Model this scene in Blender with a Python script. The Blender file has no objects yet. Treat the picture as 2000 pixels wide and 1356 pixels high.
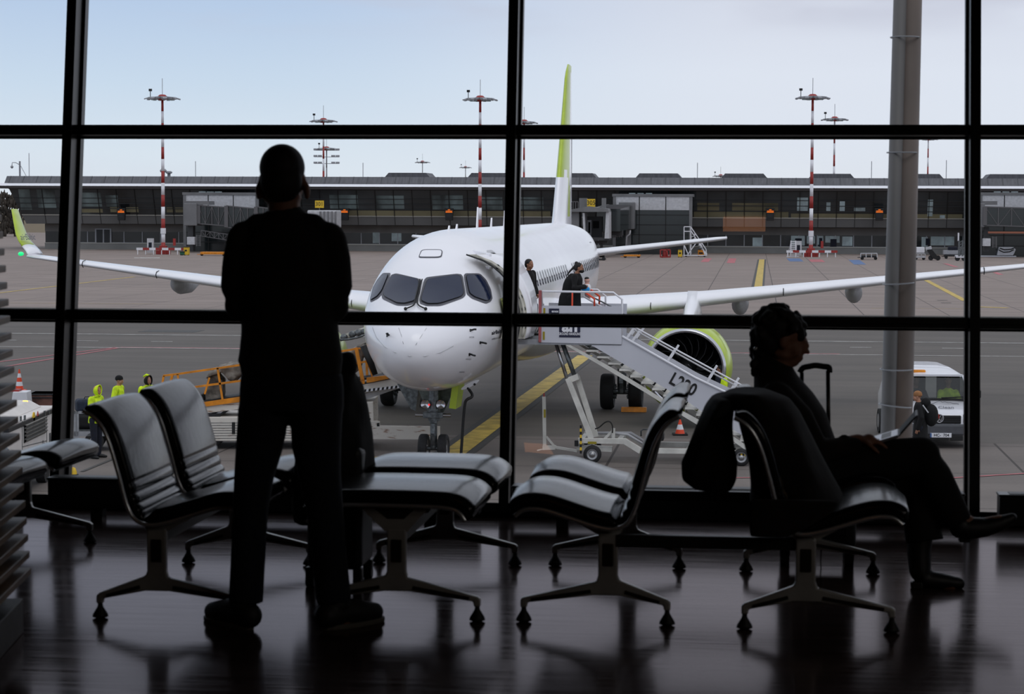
import bpy, bmesh, math, random
from mathutils import Vector, Matrix, Quaternion
from mathutils.bvhtree import BVHTree
random.seed(7)
PI=math.pi
S=bpy.context.scene; COL=S.collection
# ---------------------------------------------------------------- camera
FPX=4300.0; CH=1.6; TH=math.radians(3.633); RO=math.radians(.230)
CAM=Vector((0,0,CH))
FW=Vector((0,math.cos(TH),-math.sin(TH))); _u=Vector((0,math.sin(TH),math.cos(TH))); _r=Vector((1,0,0))
RT=_r*math.cos(RO)+_u*math.sin(RO); UP=-_r*math.sin(RO)+_u*math.cos(RO)
cd=bpy.data.cameras.new('camera'); cam=bpy.data.objects.new('camera',cd); COL.objects.link(cam)
cd.sensor_width=36; cd.lens=36*FPX/2000; cd.clip_start=.1; cd.clip_end=3000
cam.matrix_world=Matrix(((RT.x,UP.x,-FW.x,0),(RT.y,UP.y,-FW.y,0),(RT.z,UP.z,-FW.z,CH),(0,0,0,1)))
cd.dof.use_dof=True; cd.dof.focus_distance=52; cd.dof.aperture_fstop=8.5
S.camera=cam
S.view_settings.view_transform='Standard'; S.view_settings.look='None'; S.view_settings.gamma=1; S.view_settings.exposure=0
S.cycles.use_denoising=True
S.cycles.max_bounces=10; S.cycles.transparent_max_bounces=16; S.cycles.glossy_bounces=4; S.cycles.diffuse_bounces=4
S.cycles.sample_clamp_indirect=4; S.cycles.caustics_reflective=False; S.cycles.caustics_refractive=False
GZ=-4.5                                        # apron level below the lounge floor
def ray(x,y): return FW+RT*((x-1000)/FPX)-UP*((y-678)/FPX)
def atz(x,y,z): d=ray(x,y); return CAM+d*((z-CH)/d.z)
def aty(x,y,Y): d=ray(x,y); return CAM+d*(Y/d.y)
def G(x,y): return atz(x,y,GZ)
class Fr:
    """upright local frame: origin, yaw (about z); local x along, local y away, z up"""
    def __init__(s,o,yaw=0):
        s.o=Vector(o); s.yaw=yaw; s.ax=Vector((math.cos(yaw),math.sin(yaw),0)); s.ay=Vector((-math.sin(yaw),math.cos(yaw),0))
    def w(s,x,y,z): return s.o+s.ax*x+s.ay*y+Vector((0,0,z))
    def loc(s,p): d=Vector(p)-s.o; return Vector((d.dot(s.ax),d.dot(s.ay),d.z))
    def px(s,x,y,dy=0):
        d=ray(x,y); t=(s.o+s.ay*dy-CAM).dot(s.ay)/d.dot(s.ay); q=CAM+d*t-s.o
        return Vector((q.dot(s.ax),dy,q.z))
    def pl(s,pts,dy=0): return [(lambda q:(q.x,q.z))(s.px(x,y,dy)) for x,y in pts]
# ---------------------------------------------------------------- materials
def lin(c):
    def f(v):
        v/=255.; return v/12.92 if v<=.04045 else ((v+.055)/1.055)**2.4
    return (f(c[0]),f(c[1]),f(c[2]),1)
MATS={}
def mat(name,c,rough=.6,metal=0,spec=.5,var=0,scale=8,stretch=(1,1,1),emis=None,es=1,coat=0,bump=0,c2=None,sharp=(.35,.65),detail=4):
    m=bpy.data.materials.new(name); m.use_nodes=True; nt=m.node_tree; b=nt.nodes['Principled BSDF']
    col=lin(c); b.inputs['Base Color'].default_value=col; b.inputs['Roughness'].default_value=rough
    b.inputs['Metallic'].default_value=metal; b.inputs['Specular IOR Level'].default_value=spec
    b.inputs['Coat Weight'].default_value=coat; b.inputs['Coat Roughness'].default_value=.08
    if emis: b.inputs['Emission Color'].default_value=lin(emis); b.inputs['Emission Strength'].default_value=es
    if var or bump or c2:
        tc=nt.nodes.new('ShaderNodeTexCoord'); mp=nt.nodes.new('ShaderNodeMapping'); nz=nt.nodes.new('ShaderNodeTexNoise')
        mp.inputs['Scale'].default_value=stretch; nz.inputs['Scale'].default_value=scale; nz.inputs['Detail'].default_value=detail
        nt.links.new(tc.outputs['Object'],mp.inputs[0]); nt.links.new(mp.outputs[0],nz.inputs[0])
        if var or c2:
            cr=nt.nodes.new('ShaderNodeValToRGB'); nt.links.new(nz.outputs[0],cr.inputs[0])
            cr.color_ramp.elements[0].position=sharp[0]; cr.color_ramp.elements[1].position=sharp[1]
            a=c2 if c2 else tuple(max(0,v*(1-var)) for v in c); d=c if c2 else tuple(min(255,v*(1+var)) for v in c)
            cr.color_ramp.elements[0].color=lin(a); cr.color_ramp.elements[1].color=lin(d)
            nt.links.new(cr.outputs[0],b.inputs['Base Color'])
        if bump:
            bp=nt.nodes.new('ShaderNodeBump'); bp.inputs['Strength'].default_value=bump; bp.inputs['Distance'].default_value=.02
            nt.links.new(nz.outputs[0],bp.inputs['Height']); nt.links.new(bp.outputs[0],b.inputs['Normal'])
    MATS[name]=m; return m
# ---------------------------------------------------------------- mesh builder
class MB:
    def __init__(s,m=None): s.v=[];s.f=[];s.fm=[];s.fs=[];s.mats=[];s.cm=0;s.T=None
    # current material
    def use(s,m):
        if m not in s.mats: s.mats.append(m)
        s.cm=s.mats.index(m); return s
    def raw(s,vs,fs,smooth=False):
        o=len(s.v)
        for p in vs:
            p=Vector(p); s.v.append(s.T@p if s.T else p)
        for f in fs: s.f.append([i+o for i in f]); s.fm.append(s.cm); s.fs.append(smooth)
        return s
    def bx(s,x0,x1,y0,y1,z0,z1):
        vs=[(x,y,z) for x in (x0,x1) for y in (y0,y1) for z in (z0,z1)]
        return s.raw(vs,[(0,1,3,2),(4,6,7,5),(0,4,5,1),(2,3,7,6),(0,2,6,4),(1,5,7,3)])
    def box(s,c,d,R=None):
        c=Vector(c); vs=[]
        for x in (-.5,.5):
            for y in (-.5,.5):
                for z in (-.5,.5):
                    p=Vector((x*d[0],y*d[1],z*d[2]))
                    if R: p=R@p
                    vs.append(c+p)
        return s.raw(vs,[(0,1,3,2),(4,6,7,5),(0,4,5,1),(2,3,7,6),(0,2,6,4),(1,5,7,3)])
    def bar(s,p,q,w,h=None,up=(0,0,1)):
        """rectangular bar p->q, w across (side), h along up"""
        p=Vector(p);q=Vector(q);h=h or w; d=(q-p); L=d.length
        if L<1e-6: return s
        d/=L; up=Vector(up)
        if abs(d.dot(up))>.99: up=Vector((0,1,0)) if abs(d.y)<.9 else Vector((1,0,0))
        a=d.cross(up).normalized(); b=a.cross(d)
        vs=[]
        for e in (p,q):
            for sa,sb in ((-1,-1),(1,-1),(1,1),(-1,1)): vs.append(e+a*(sa*w/2)+b*(sb*h/2))
        return s.raw(vs,[(0,3,2,1),(4,5,6,7),(0,1,5,4),(1,2,6,5),(2,3,7,6),(3,0,4,7)])
    def tube(s,pts,r,n=8,caps=True,flat=None,smooth=True):
        pts=[Vector(p) for p in pts]; N=len(pts); rs=r if isinstance(r,(list,tuple)) else [r]*N
        T=[]
        for i in range(N):
            a=pts[max(0,i-1)]; b=pts[min(N-1,i+1)]; T.append((b-a).normalized())
        u=Vector((0,0,1)) if abs(T[0].z)<.9 else Vector((0,1,0))
        u=(u-T[0]*u.dot(T[0])).normalized(); vs=[];fs=[]
        for i in range(N):
            u=(u-T[i]*u.dot(T[i])).normalized(); w=T[i].cross(u)
            ru,rw=(rs[i],rs[i]*(flat or 1)) if not isinstance(rs[i],(list,tuple)) else rs[i]
            for k in range(n):
                a=2*PI*k/n; vs.append(pts[i]+u*(math.cos(a)*ru)+w*(math.sin(a)*rw))
        for i in range(N-1):
            for k in range(n):
                a=i*n+k;b=i*n+(k+1)%n; fs.append((a,b,b+n,a+n))
        if caps: fs.append(tuple(range(n-1,-1,-1))); fs.append(tuple(range((N-1)*n,N*n)))
        return s.raw(vs,fs,smooth)
    def ell(s,c,r,n=12,m=8,R=None):
        c=Vector(c); r=(r,r,r) if not isinstance(r,(list,tuple)) else r; vs=[];fs=[]
        for j in range(m+1):
            t=PI*j/m
            for i in range(n):
                a=2*PI*i/n; p=Vector((r[0]*math.sin(t)*math.cos(a),r[1]*math.sin(t)*math.sin(a),r[2]*math.cos(t)))
                if R: p=R@p
                vs.append(c+p)
        for j in range(m):
            for i in range(n):
                a=j*n+i;b=j*n+(i+1)%n; fs.append((a,a+n,b+n,b))
        return s.raw(vs,fs,True)
    def rings(s,rings,caps=True,smooth=True,closed=True):
        n=len(rings[0]); vs=[p for r in rings for p in r]; fs=[]
        for i in range(len(rings)-1):
            for k in range(n if closed else n-1):
                a=i*n+k;b=i*n+(k+1)%n; fs.append((a,b,b+n,a+n))
        if caps: fs.append(tuple(range(n-1,-1,-1))); fs.append(tuple(range((len(rings)-1)*n,len(rings)*n)))
        return s.raw(vs,fs,smooth)
    def lathe(s,prof,o=(0,0,0),ax=(0,0,1),n=24,smooth=True):
        """prof: (r, h) pairs along axis"""
        o=Vector(o); q=Vector((0,0,1)).rotation_difference(Vector(ax)).to_matrix(); R=[]
        for r,h in prof: R.append([o+q@Vector((r*math.cos(2*PI*k/n),r*math.sin(2*PI*k/n),h)) for k in range(n)])
        return s.rings(R,caps=False,smooth=smooth)
    def cyl(s,p,q,r,n=16,smooth=False):
        return s.tube([p,q],r,n,True,None,smooth)
    def prism(s,poly,y0,y1,ax='y'):
        """polygon (a,b) in the x-z plane extruded along y (or y-z along x, or x-y along z)"""
        n=len(poly); f={'y':lambda a,b,t:(a,t,b),'x':lambda a,b,t:(t,a,b),'z':lambda a,b,t:(a,b,t)}[ax]
        vs=[f(a,b,y0) for a,b in poly]+[f(a,b,y1) for a,b in poly]
        fs=[tuple(range(n)),tuple(range(2*n-1,n-1,-1))]+[(i,i+n,(i+1)%n+n,(i+1)%n) for i in range(n)]
        return s.raw(vs,fs)
    def mesh(s,name):
        me=bpy.data.meshes.new(name); me.from_pydata([tuple(p) for p in s.v],[],s.f)
        for m in s.mats: me.materials.append(m)
        me.polygons.foreach_set('material_index',s.fm); me.polygons.foreach_set('use_smooth',s.fs)
        bm=bmesh.new(); bm.from_mesh(me); bmesh.ops.recalc_face_normals(bm,faces=bm.faces); bm.to_mesh(me); bm.free()
        me.update(); return me
    def build(s,name,parent=None,loc=None,rz=0,bevel=0,seg=2,label=None,kind=None,sub=0,autosm=False):
        o=bpy.data.objects.new(name,s.mesh(name)); COL.objects.link(o)
        if parent: o.parent=parent
        if loc is not None: o.location=loc
        if rz: o.rotation_euler=(0,0,rz)
        if bevel:
            b=o.modifiers.new('bevel','BEVEL'); b.width=bevel; b.segments=seg; b.limit_method='ANGLE'; b.angle_limit=.6
        if sub: b=o.modifiers.new('sub','SUBSURF'); b.levels=b.render_levels=sub
        if label: o['label']=label
        if kind: o['kind']=kind
        return o
def tag(o,label,cat,group=None,kind=None):
    if label: o['label']=label
    if cat: o['category']=cat
    if group: o['group']=group
    if kind: o['kind']=kind
    return o
def thing(name,label,cat,fr=None,loc=None,rz=0,group=None):
    o=bpy.data.objects.new(name,None); COL.objects.link(o); o.empty_display_size=.2
    if fr: loc=fr.o; rz=fr.yaw
    o.location=loc or (0,0,0); o.rotation_euler=(0,0,rz); tag(o,label,cat,group); return o
def dup(r,parent=None,**kw):
    c=r.copy(); COL.objects.link(c)
    if parent: c.parent=parent
    for ch in [x for x in S.objects if x.parent==r]: dup(ch,c)
    if 'loc' in kw: c.location=kw['loc']
    if 'rz' in kw: c.rotation_euler=(0,0,kw['rz'])
    for k in ('label','group'):
        if k in kw: c[k]=kw[k]
    return c
def text_verts(txt,size=1,extr=.002,bold=0,ax='CENTER',ay='CENTER'):
    cu=bpy.data.curves.new('t','FONT'); cu.body=txt; cu.size=size; cu.extrude=extr; cu.offset=bold; cu.align_x=ax; cu.align_y=ay; cu.resolution_u=3
    o=bpy.data.objects.new('t',cu); COL.objects.link(o); bpy.context.view_layer.update()
    me=bpy.data.meshes.new_from_object(o.evaluated_get(bpy.context.evaluated_depsgraph_get()))
    vs=[v.co.copy() for v in me.vertices]; fs=[list(p.vertices) for p in me.polygons]
    bpy.data.objects.remove(o); bpy.data.curves.remove(cu); bpy.data.meshes.remove(me); return vs,fs
def text(mb,txt,o,right,up,size,m,xs=1,extr=.002,bold=0):
    """flat lettering: origin centre, right and up vectors"""
    vs,fs=text_verts(txt,size,extr,bold); r=Vector(right).normalized();u=Vector(up).normalized();w=r.cross(u);o=Vector(o)
    mb.use(m).raw([o+r*(v.x*xs)+u*v.y+w*v.z for v in vs],fs); return mb
# organic blobs: overlapping capsules melted into one surface
def melt(name,mb,parent=None,voxel=.02,smooth=6,mt=None,label=None):
    o=bpy.data.objects.new(name,mb.mesh(name)); COL.objects.link(o)
    r=o.modifiers.new('r','REMESH'); r.mode='VOXEL'; r.voxel_size=voxel; r.use_smooth_shade=True
    if smooth: q=o.modifiers.new('s','SMOOTH'); q.iterations=smooth; q.factor=.5
    bpy.context.view_layer.update()
    me=bpy.data.meshes.new_from_object(o.evaluated_get(bpy.context.evaluated_depsgraph_get()))
    o.modifiers.clear(); old=o.data; o.data=me; bpy.data.meshes.remove(old)
    me.materials.clear(); me.materials.append(mt)
    for p in me.polygons: p.use_smooth=True; p.material_index=0
    if parent: o.parent=parent
    if label: o['label']=label
    return o
def caps(mb,pts,rs,n=12,flat=None):
    """tapered limb with rounded joints"""
    mb.tube(pts,rs,n,True,flat)
    for p,r in zip(pts,rs if isinstance(rs,(list,tuple)) else [rs]*len(pts)):
        if not isinstance(r,(list,tuple)): mb.ell(p,r*.985,10,8)
    return mb
def clink(a,b,n):
    a=Vector(a);b=Vector(b); return [a.lerp(b,i/n) for i in range(n+1)]
def spline(pts,n=6):
    """Catmull-Rom through points"""
    P=[Vector(p) for p in pts]; out=[]
    for i in range(len(P)-1):
        p0=P[max(0,i-1)];p1=P[i];p2=P[i+1];p3=P[min(len(P)-1,i+2)]
        for k in range(n):
            t=k/n; out.append(.5*((2*p1)+(-p0+p2)*t+(2*p0-5*p1+4*p2-p3)*t*t+(-p0+3*p1-3*p2+p3)*t**3))
    out.append(P[-1]); return out
# ---------------------------------------------------------------- material palette
m_white=mat('white_paint',(226,226,232),.35,var=.03,scale=1.5)
m_fus=mat('aircraft_white',(244,243,248),.22,coat=.4,var=.012,scale=.7)
m_lime=mat('lime_paint',(178,200,42),.3,coat=.3,var=.03,scale=2)
m_greyp=mat('grey_paint',(150,152,158),.4,var=.04)
m_lgrey=mat('light_grey_paint',(190,190,194),.45,var=.05,scale=3)
m_seal=mat('window_seal_black',(22,23,28),.5)
m_wframe=mat('window_surround_grey',(84,84,92),.45)
m_cglass=mat('cockpit_glass',(16,28,56),.05,spec=.55)
m_rubber=mat('tyre_rubber',(26,26,28),.75,var=.15,scale=20)
m_hub=mat('wheel_hub_silver',(170,170,172),.35,metal=.7)
m_steel=mat('polished_steel',(175,175,178),.22,metal=1)
m_gear=mat('gear_metal',(96,100,102),.4,metal=.5,var=.2,scale=12)
m_dark=mat('dark_metal',(34,35,38),.45,metal=.3,var=.1)
m_black=mat('matte_black',(12,12,13),.6)
m_cavity=mat('dark_cavity',(14,14,16),.9)
m_lip=mat('intake_lip_metal',(200,200,206),.18,metal=1)
m_fan=mat('fan_blade',(20,20,23),.35,metal=.6)
m_fanedge=mat('fan_blade_edge',(92,92,96),.3,metal=.8)
m_red=mat('red_paint',(150,42,38),.5,var=.06)
m_redp=mat('faded_red_rubber',(158,84,86),.6,var=.06)
m_orange=mat('orange_paint',(214,132,22),.5,var=.1,scale=5)
m_yellow=mat('yellow_paint',(218,180,40),.5,var=.06)
m_hiyel=mat('reflective_yellow',(150,136,24),.5)
m_hivis=mat('hi_vis_fabric',(205,236,28),.8,var=.1,scale=9,emis=(205,236,28),es=0.0)
m_refl=mat('reflective_tape',(170,175,170),.4)
m_navy=mat('navy_fabric',(20,24,38),.9,var=.2,scale=12)
m_blackfab=mat('black_fabric',(14,14,16),.95,var=.2,scale=14)
m_skin=mat('skin',(176,128,104),.55,var=.04)
m_hair=mat('dark_hair',(18,14,12),.7,var=.3,scale=60,stretch=(1,1,.2))
m_conc=mat('concrete_light',(150,148,146),.8,var=.06,scale=2)
m_rust=mat('rusty_white_paint',(212,206,198),.6,c2=(126,78,40),scale=3.2,stretch=(1,1,5),sharp=(.30,.42),detail=8)
m_tarp=mat('canvas_tarp',(120,114,106),.9,var=.25,scale=4,bump=.6)
m_green=mat('green_paint',(28,92,62),.6)
m_blue=mat('blue_paint',(52,92,150),.6)
m_cone=mat('cone_orange',(226,70,30),.5)
m_wglass=mat('building_glass',(44,48,50),.06,spec=.6,var=.35,scale=.12)
def glass(name,tint=(1,1,1),ior=1.45,fac=1.0,rough=0):
    m=bpy.data.materials.new(name); m.use_nodes=True; nt=m.node_tree; nt.nodes.clear()
    o=nt.nodes.new('ShaderNodeOutputMaterial'); t=nt.nodes.new('ShaderNodeBsdfTransparent'); g=nt.nodes.new('ShaderNodeBsdfGlossy')
    mx=nt.nodes.new('ShaderNodeMixShader'); fr=nt.nodes.new('ShaderNodeFresnel'); fr.inputs[0].default_value=ior
    mu=nt.nodes.new('ShaderNodeMath'); mu.operation='MULTIPLY'; mu.inputs[1].default_value=fac
    t.inputs[0].default_value=(*tint,1); g.inputs['Roughness'].default_value=rough
    nt.links.new(fr.outputs[0],mu.inputs[0]); nt.links.new(mu.outputs[0],mx.inputs[0]); nt.links.new(t.outputs[0],mx.inputs[1]); nt.links.new(g.outputs[0],mx.inputs[2]); nt.links.new(mx.outputs[0],o.inputs[0])
    MATS[name]=m; return m
m_glass=glass('lounge_window_glass',(.985,.99,.985),1.45,.8)
m_autoglass=glass('vehicle_glass',(.45,.5,.5),1.5,1.4)
# ---------------------------------------------------------------- sky
w=bpy.data.worlds.new('sky'); S.world=w; w.use_nodes=True; nt=w.node_tree; L=nt.links.new
bg=nt.nodes['Background']; tc=nt.nodes.new('ShaderNodeTexCoord'); sx=nt.nodes.new('ShaderNodeSeparateXYZ'); L(tc.outputs['Generated'],sx.inputs[0])
def ramp(stops):
    r=nt.nodes.new('ShaderNodeValToRGB'); e=r.color_ramp.elements
    while len(e)<len(stops): e.new(.5)
    for k,(p,c) in zip(e,stops): k.position=p; k.color=lin(c)
    return r
mr=nt.nodes.new('ShaderNodeMapRange'); mr.inputs[1].default_value=0; mr.inputs[2].default_value=.5; L(sx.outputs[2],mr.inputs[0])
rl=ramp([(0,(226,233,242)),(.05,(218,229,241)),(.11,(203,220,239)),(.18,(186,206,234)),(.35,(196,208,228)),(1,(214,219,230))])
rr=ramp([(0,(228,233,241)),(.06,(224,230,242)),(.12,(224,230,243)),(.18,(216,221,236)),(.35,(206,212,226)),(1,(214,219,230))])
for r in (rl,rr): L(mr.outputs[0],r.inputs[0])
mh=nt.nodes.new('ShaderNodeMapRange'); mh.inputs[1].default_value=-.12; mh.inputs[2].default_value=.12; mh.interpolation_type='SMOOTHSTEP'; L(sx.outputs[0],mh.inputs[0])
mx=nt.nodes.new('ShaderNodeMix'); mx.data_type='RGBA'; L(mh.outputs[0],mx.inputs[0]); L(rl.outputs[0],mx.inputs[6]); L(rr.outputs[0],mx.inputs[7])
mp=nt.nodes.new('ShaderNodeMapping'); mp.inputs['Scale'].default_value=(7,7,34); mp.inputs['Location'].default_value=(.3,0,.12); L(tc.outputs['Generated'],mp.inputs[0])
nz=nt.nodes.new('ShaderNodeTexNoise'); nz.inputs['Scale'].default_value=1; nz.inputs['Detail'].default_value=6; nz.inputs['Roughness'].default_value=.5; L(mp.outputs[0],nz.inputs[0])
cr=ramp([(.46,(0,0,0)),(.64,(255,255,255))]); L(nz.outputs[0],cr.inputs[0])
# soft grey-lilac cloud bands near the horizon and above the frame, white haze patches elsewhere
cl=ramp([(0,(140,140,140)),(.02,(120,120,120)),(.055,(40,40,40)),(.15,(60,60,60)),(.178,(215,215,215)),(.3,(190,190,190)),(1,(120,120,120))]); L(mr.outputs[0],cl.inputs[0])
mu=nt.nodes.new('ShaderNodeMath'); mu.operation='MULTIPLY'; L(cr.outputs[0],mu.inputs[0]); L(cl.outputs[0],mu.inputs[1])
m2=nt.nodes.new('ShaderNodeMix'); m2.data_type='RGBA'; L(mu.outputs[0],m2.inputs[0]); L(mx.outputs[2],m2.inputs[6]); m2.inputs[7].default_value=lin((196,199,216))
L(m2.outputs[2],bg.inputs[0]); bg.inputs[1].default_value=1.06
# soft high sun behind thin cloud
sd=bpy.data.lights.new('sun','SUN'); sd.energy=.55; sd.angle=math.radians(35); sd.color=(1,.97,.93)
so=bpy.data.objects.new('sun',sd); COL.objects.link(so); so.rotation_euler=(math.radians(28),math.radians(12),0)
# ================================================================ lounge shell
PSI=math.radians(6.29); LEAN=math.radians(8.35)
FWn=Fr(Vector((math.sin(PSI),math.cos(PSI),0))*11.4,-PSI)      # foot of the glass wall
NV=FWn.ay; UV=FWn.ax
m_frame=mat('window_frame_dark',(24,25,27),.33,spec=.30)
m_wall=mat('lounge_wall',(34,32,32),.9,var=.05)
m_ceil=mat('lounge_ceiling',(30,30,31),.9,var=.05)
# glossy dark plank floor
m=bpy.data.materials.new('dark_plank_floor'); m.use_nodes=True; nt=m.node_tree; nt.nodes.clear(); L=nt.links.new
tc=nt.nodes.new('ShaderNodeTexCoord'); mp=nt.nodes.new('ShaderNodeMapping'); L(tc.outputs['Object'],mp.inputs[0])
bk=nt.nodes.new('ShaderNodeTexBrick'); bk.inputs['Scale'].default_value=1; bk.inputs['Brick Width'].default_value=1.3; bk.inputs['Row Height'].default_value=.085; bk.inputs['Mortar Size'].default_value=.0022
bk.inputs['Color1'].default_value=lin((74,58,54)); bk.inputs['Color2'].default_value=lin((58,45,43)); bk.inputs['Mortar'].default_value=lin((16,13,13)); L(mp.outputs[0],bk.inputs[0])
m3=nt.nodes.new('ShaderNodeMapping'); m3.inputs['Scale'].default_value=(1.2,26,1); L(tc.outputs['Object'],m3.inputs[0])
nz=nt.nodes.new('ShaderNodeTexNoise'); nz.inputs['Scale'].default_value=1.6; nz.inputs['Detail'].default_value=5; L(m3.outputs[0],nz.inputs[0])
df=nt.nodes.new('ShaderNodeBsdfDiffuse'); L(bk.outputs[0],df.inputs[0])
gl=nt.nodes.new('ShaderNodeBsdfGlossy'); gl.inputs[0].default_value=(1,.90,.90,1)
rr_=nt.nodes.new('ShaderNodeMapRange'); rr_.inputs[1].default_value=.3; rr_.inputs[2].default_value=.7; rr_.inputs[3].default_value=.10; rr_.inputs[4].default_value=.19; L(nz.outputs[0],rr_.inputs[0]); L(rr_.outputs[0],gl.inputs['Roughness'])
fr=nt.nodes.new('ShaderNodeFresnel'); fr.inputs[0].default_value=1.33
fm=nt.nodes.new('ShaderNodeMath'); fm.operation='MULTIPLY'; fm.inputs[1].default_value=.70; L(fr.outputs[0],fm.inputs[0])
f2=nt.nodes.new('ShaderNodeMath'); f2.operation='MULTIPLY'; L(fm.outputs[0],f2.inputs[0]); 
f3=nt.nodes.new('ShaderNodeMapRange'); f3.inputs[1].default_value=.25; f3.inputs[2].default_value=.75; f3.inputs[3].default_value=.8; f3.inputs[4].default_value=1.15; L(nz.outputs[0],f3.inputs[0]); L(f3.outputs[0],f2.inputs[1])
bp=nt.nodes.new('ShaderNodeBump'); bp.inputs['Strength'].default_value=.12; bp.inputs['Distance'].default_value=.002; L(bk.outputs['Fac'],bp.inputs['Height']); L(bp.outputs[0],gl.inputs['Normal'])
ms=nt.nodes.new('ShaderNodeMixShader'); L(f2.outputs[0],ms.inputs[0]); L(df.outputs[0],ms.inputs[1]); L(gl.outputs[0],ms.inputs[2])
oo=nt.nodes.new('ShaderNodeOutputMaterial'); L(ms.outputs[0],oo.inputs[0]); m_floor=m
RW=9.0; RB=-26; RH=4.3                         # half width, back (local y), height
def room(name,mm,*b):
    return MB().use(mm).bx(*b).build(name,loc=FWn.o,rz=FWn.yaw,kind='structure')
room('floor',m_floor,-RW,RW,RB,.02,-.12,0)
room('ceiling',m_ceil,-RW,RW,RB,.66,RH,RH+.2)
room('wall_back',m_wall,-RW,RW,RB-.2,RB,-.12,RH+.2)
for nm,x0 in (('wall_left',-RW-.2),('wall_right',RW)):
    MB().use(m_wall).prism([(RB-.2,-.12),(.02,-.12),(.66,RH+.2),(RB-.2,RH+.2)],x0,x0+.2,'x').build(nm,loc=FWn.o,rz=FWn.yaw,kind='structure')
# glass wall: leaning outward, mullions, one window per bay
def wp(s,d,t):
    """point on the leaning wall: s along, t up the slope, d inward(-)/outward(+) of the glass"""
    return Vector((s,t*math.sin(LEAN)+d*math.cos(LEAN),t*math.cos(LEAN)-d*math.sin(LEAN)))
def wbox(mb,s0,s1,d0,d1,t0,t1):
    return mb.raw([wp(s,d,t) for s in (s0,s1) for d in (d0,d1) for t in (t0,t1)],[(0,1,3,2),(4,6,7,5),(0,4,5,1),(2,3,7,6),(0,2,6,4),(1,5,7,3)])
MS=[-3.688+2.4035*i for i in range(-2,6)]; TT=[1.018,2.020,3.03]; TOP=4.36
for k,s in enumerate(MS):
    b=MB().use(m_frame); wbox(b,s-.026,s+.026,-.135,-.012,.0,TOP); wbox(b,s-.040,s+.040,-.012,.05,.0,TOP)
    o=b.build('trim_%d'%(k+1),loc=FWn.o,rz=FWn.yaw,bevel=.003,kind='structure'); o['label']='dark vertical window mullion'
for k in range(len(MS)-1):
    s0,s1=MS[k]+.026,MS[k+1]-.026
    g=wbox(MB().use(m_glass),s0,s1,.004,.006,.04,TOP)
    g=g.build('window_%d'%(k+1),loc=FWn.o,rz=FWn.yaw,kind='structure')
    for t in TT:
        b=MB().use(m_frame); wbox(b,s0,s1,-.105,-.004,t-.028,t+.022); wbox(b,s0,s1,-.004,.004,t-.038,t+.036); wbox(b,s0,s1,-.112,-.104,t-.034,t-.012)
        b.build('transom',g,bevel=.003)
    b=MB().use(m_frame); wbox(b,s0,s1,-.16,.06,-.0,.05); b.build('sill',g,bevel=.004)
room('trim_20',m_frame,-RW,RW,.3,.66,4.29,4.5)
# low convector casings in front of the glass, one per bay
names=['behind the slatted screen','behind the left pair of seats','behind the seated person','at the right edge beyond the boot']
m_conv=mat('convector_casing',(20,21,23),.35,spec=.5,var=.1)
for k in range(1,5):
    s0,s1=MS[k]+.085,MS[k+1]-.085
    r=thing('floor_convector','long black convector casing under the window, '+names[k-1],'radiator',loc=FWn.w((s0+s1)/2,-.42,0),rz=FWn.yaw,group=None)
    h=(s1-s0)/2
    MB().use(m_conv).bx(-h,h,-.06,.06,.05,.192).bx(-h-.004,h+.004,-.066,.066,.192,.204).build('casing',r,bevel=.004)
    MB().use(m_dark).bx(-h+.05,h-.05,-.045,.045,.204,.2065).build('grille',r)
    for x in (-h+.25,h-.25): MB().use(m_dark).bx(x-.03,x+.03,-.04,.04,0,.056).build('foot',r)
# ---------------------------------------------------------------- slatted screen at the left edge
m_slat=mat('brown_wood_slat',(118,88,56),.5,var=.2,scale=3,stretch=(1,1,14))
m_slate=mat('grey_plinth',(88,88,90),.6,var=.08)
P=atz(44,1238,0); fs=Fr(P,math.radians(3))
r=thing('slatted_screen','dark brown open wooden slat screen on grey plinth at the far left edge','screen',fr=fs)
b=MB().use(m_slat)
for i in range(27):
    y=1122-32.8*i; q=fs.px(61-(1122-y)*.083,y,0); z=q.z; x=q.x; h=.026
    b.raw([(x-.09,-.75,z),(x,-.75,z),(x,0,z),(x-.09,0,z),(x-.09,-.75,z+h),(x,-.75,z+h),(x,0,z+h),(x-.09,0,z+h)],[(0,3,2,1),(4,5,6,7),(0,1,5,4),(1,2,6,5),(2,3,7,6),(3,0,4,7)])
b.build('slats',r,bevel=.003)
q=fs.px(9,1130,0); q2=fs.px(-8,330,0)
MB().use(m_dark).prism([(-.6,.1),(q.x,.1),(q2.x,q2.z),(-.6,q2.z)],-.06,-.02).build('upright',r,bevel=.003)
MB().use(m_slate).bx(-.9,0,-1.0,.02,0,.13).build('plinth',r,bevel=.004)
# ceiling lamps of the lounge, dim and behind the viewer
m_lampd=mat('lamp_diffuser',(200,190,175),.5,emis=(255,232,205),es=.9)
for i,(x,y) in enumerate(((6.2,-15.5),(8,-15.5),(6.2,-11.8),(8,-11.8),(6.2,-8),(8,-8))):
    r=thing('ceiling_lamp','square ceiling lamp of the dim lounge','lamp',loc=FWn.w(x,y,RH),rz=-PSI,group='ceiling lamps on the right behind the viewer')
    MB().use(m_dark).bx(-.62,.62,-.62,.62,-.05,0).build('frame',r); MB().use(m_lampd).bx(-.58,.58,-.58,.58,-.055,-.05).build('diffuser',r)
    ld=bpy.data.lights.new('lamp','AREA'); ld.size=1.1; ld.energy=14; ld.color=(1,.97,.93); lo=bpy.data.objects.new('lamp_light',ld); COL.objects.link(lo); lo.parent=r; lo.location=(0,0,-.07)
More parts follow.
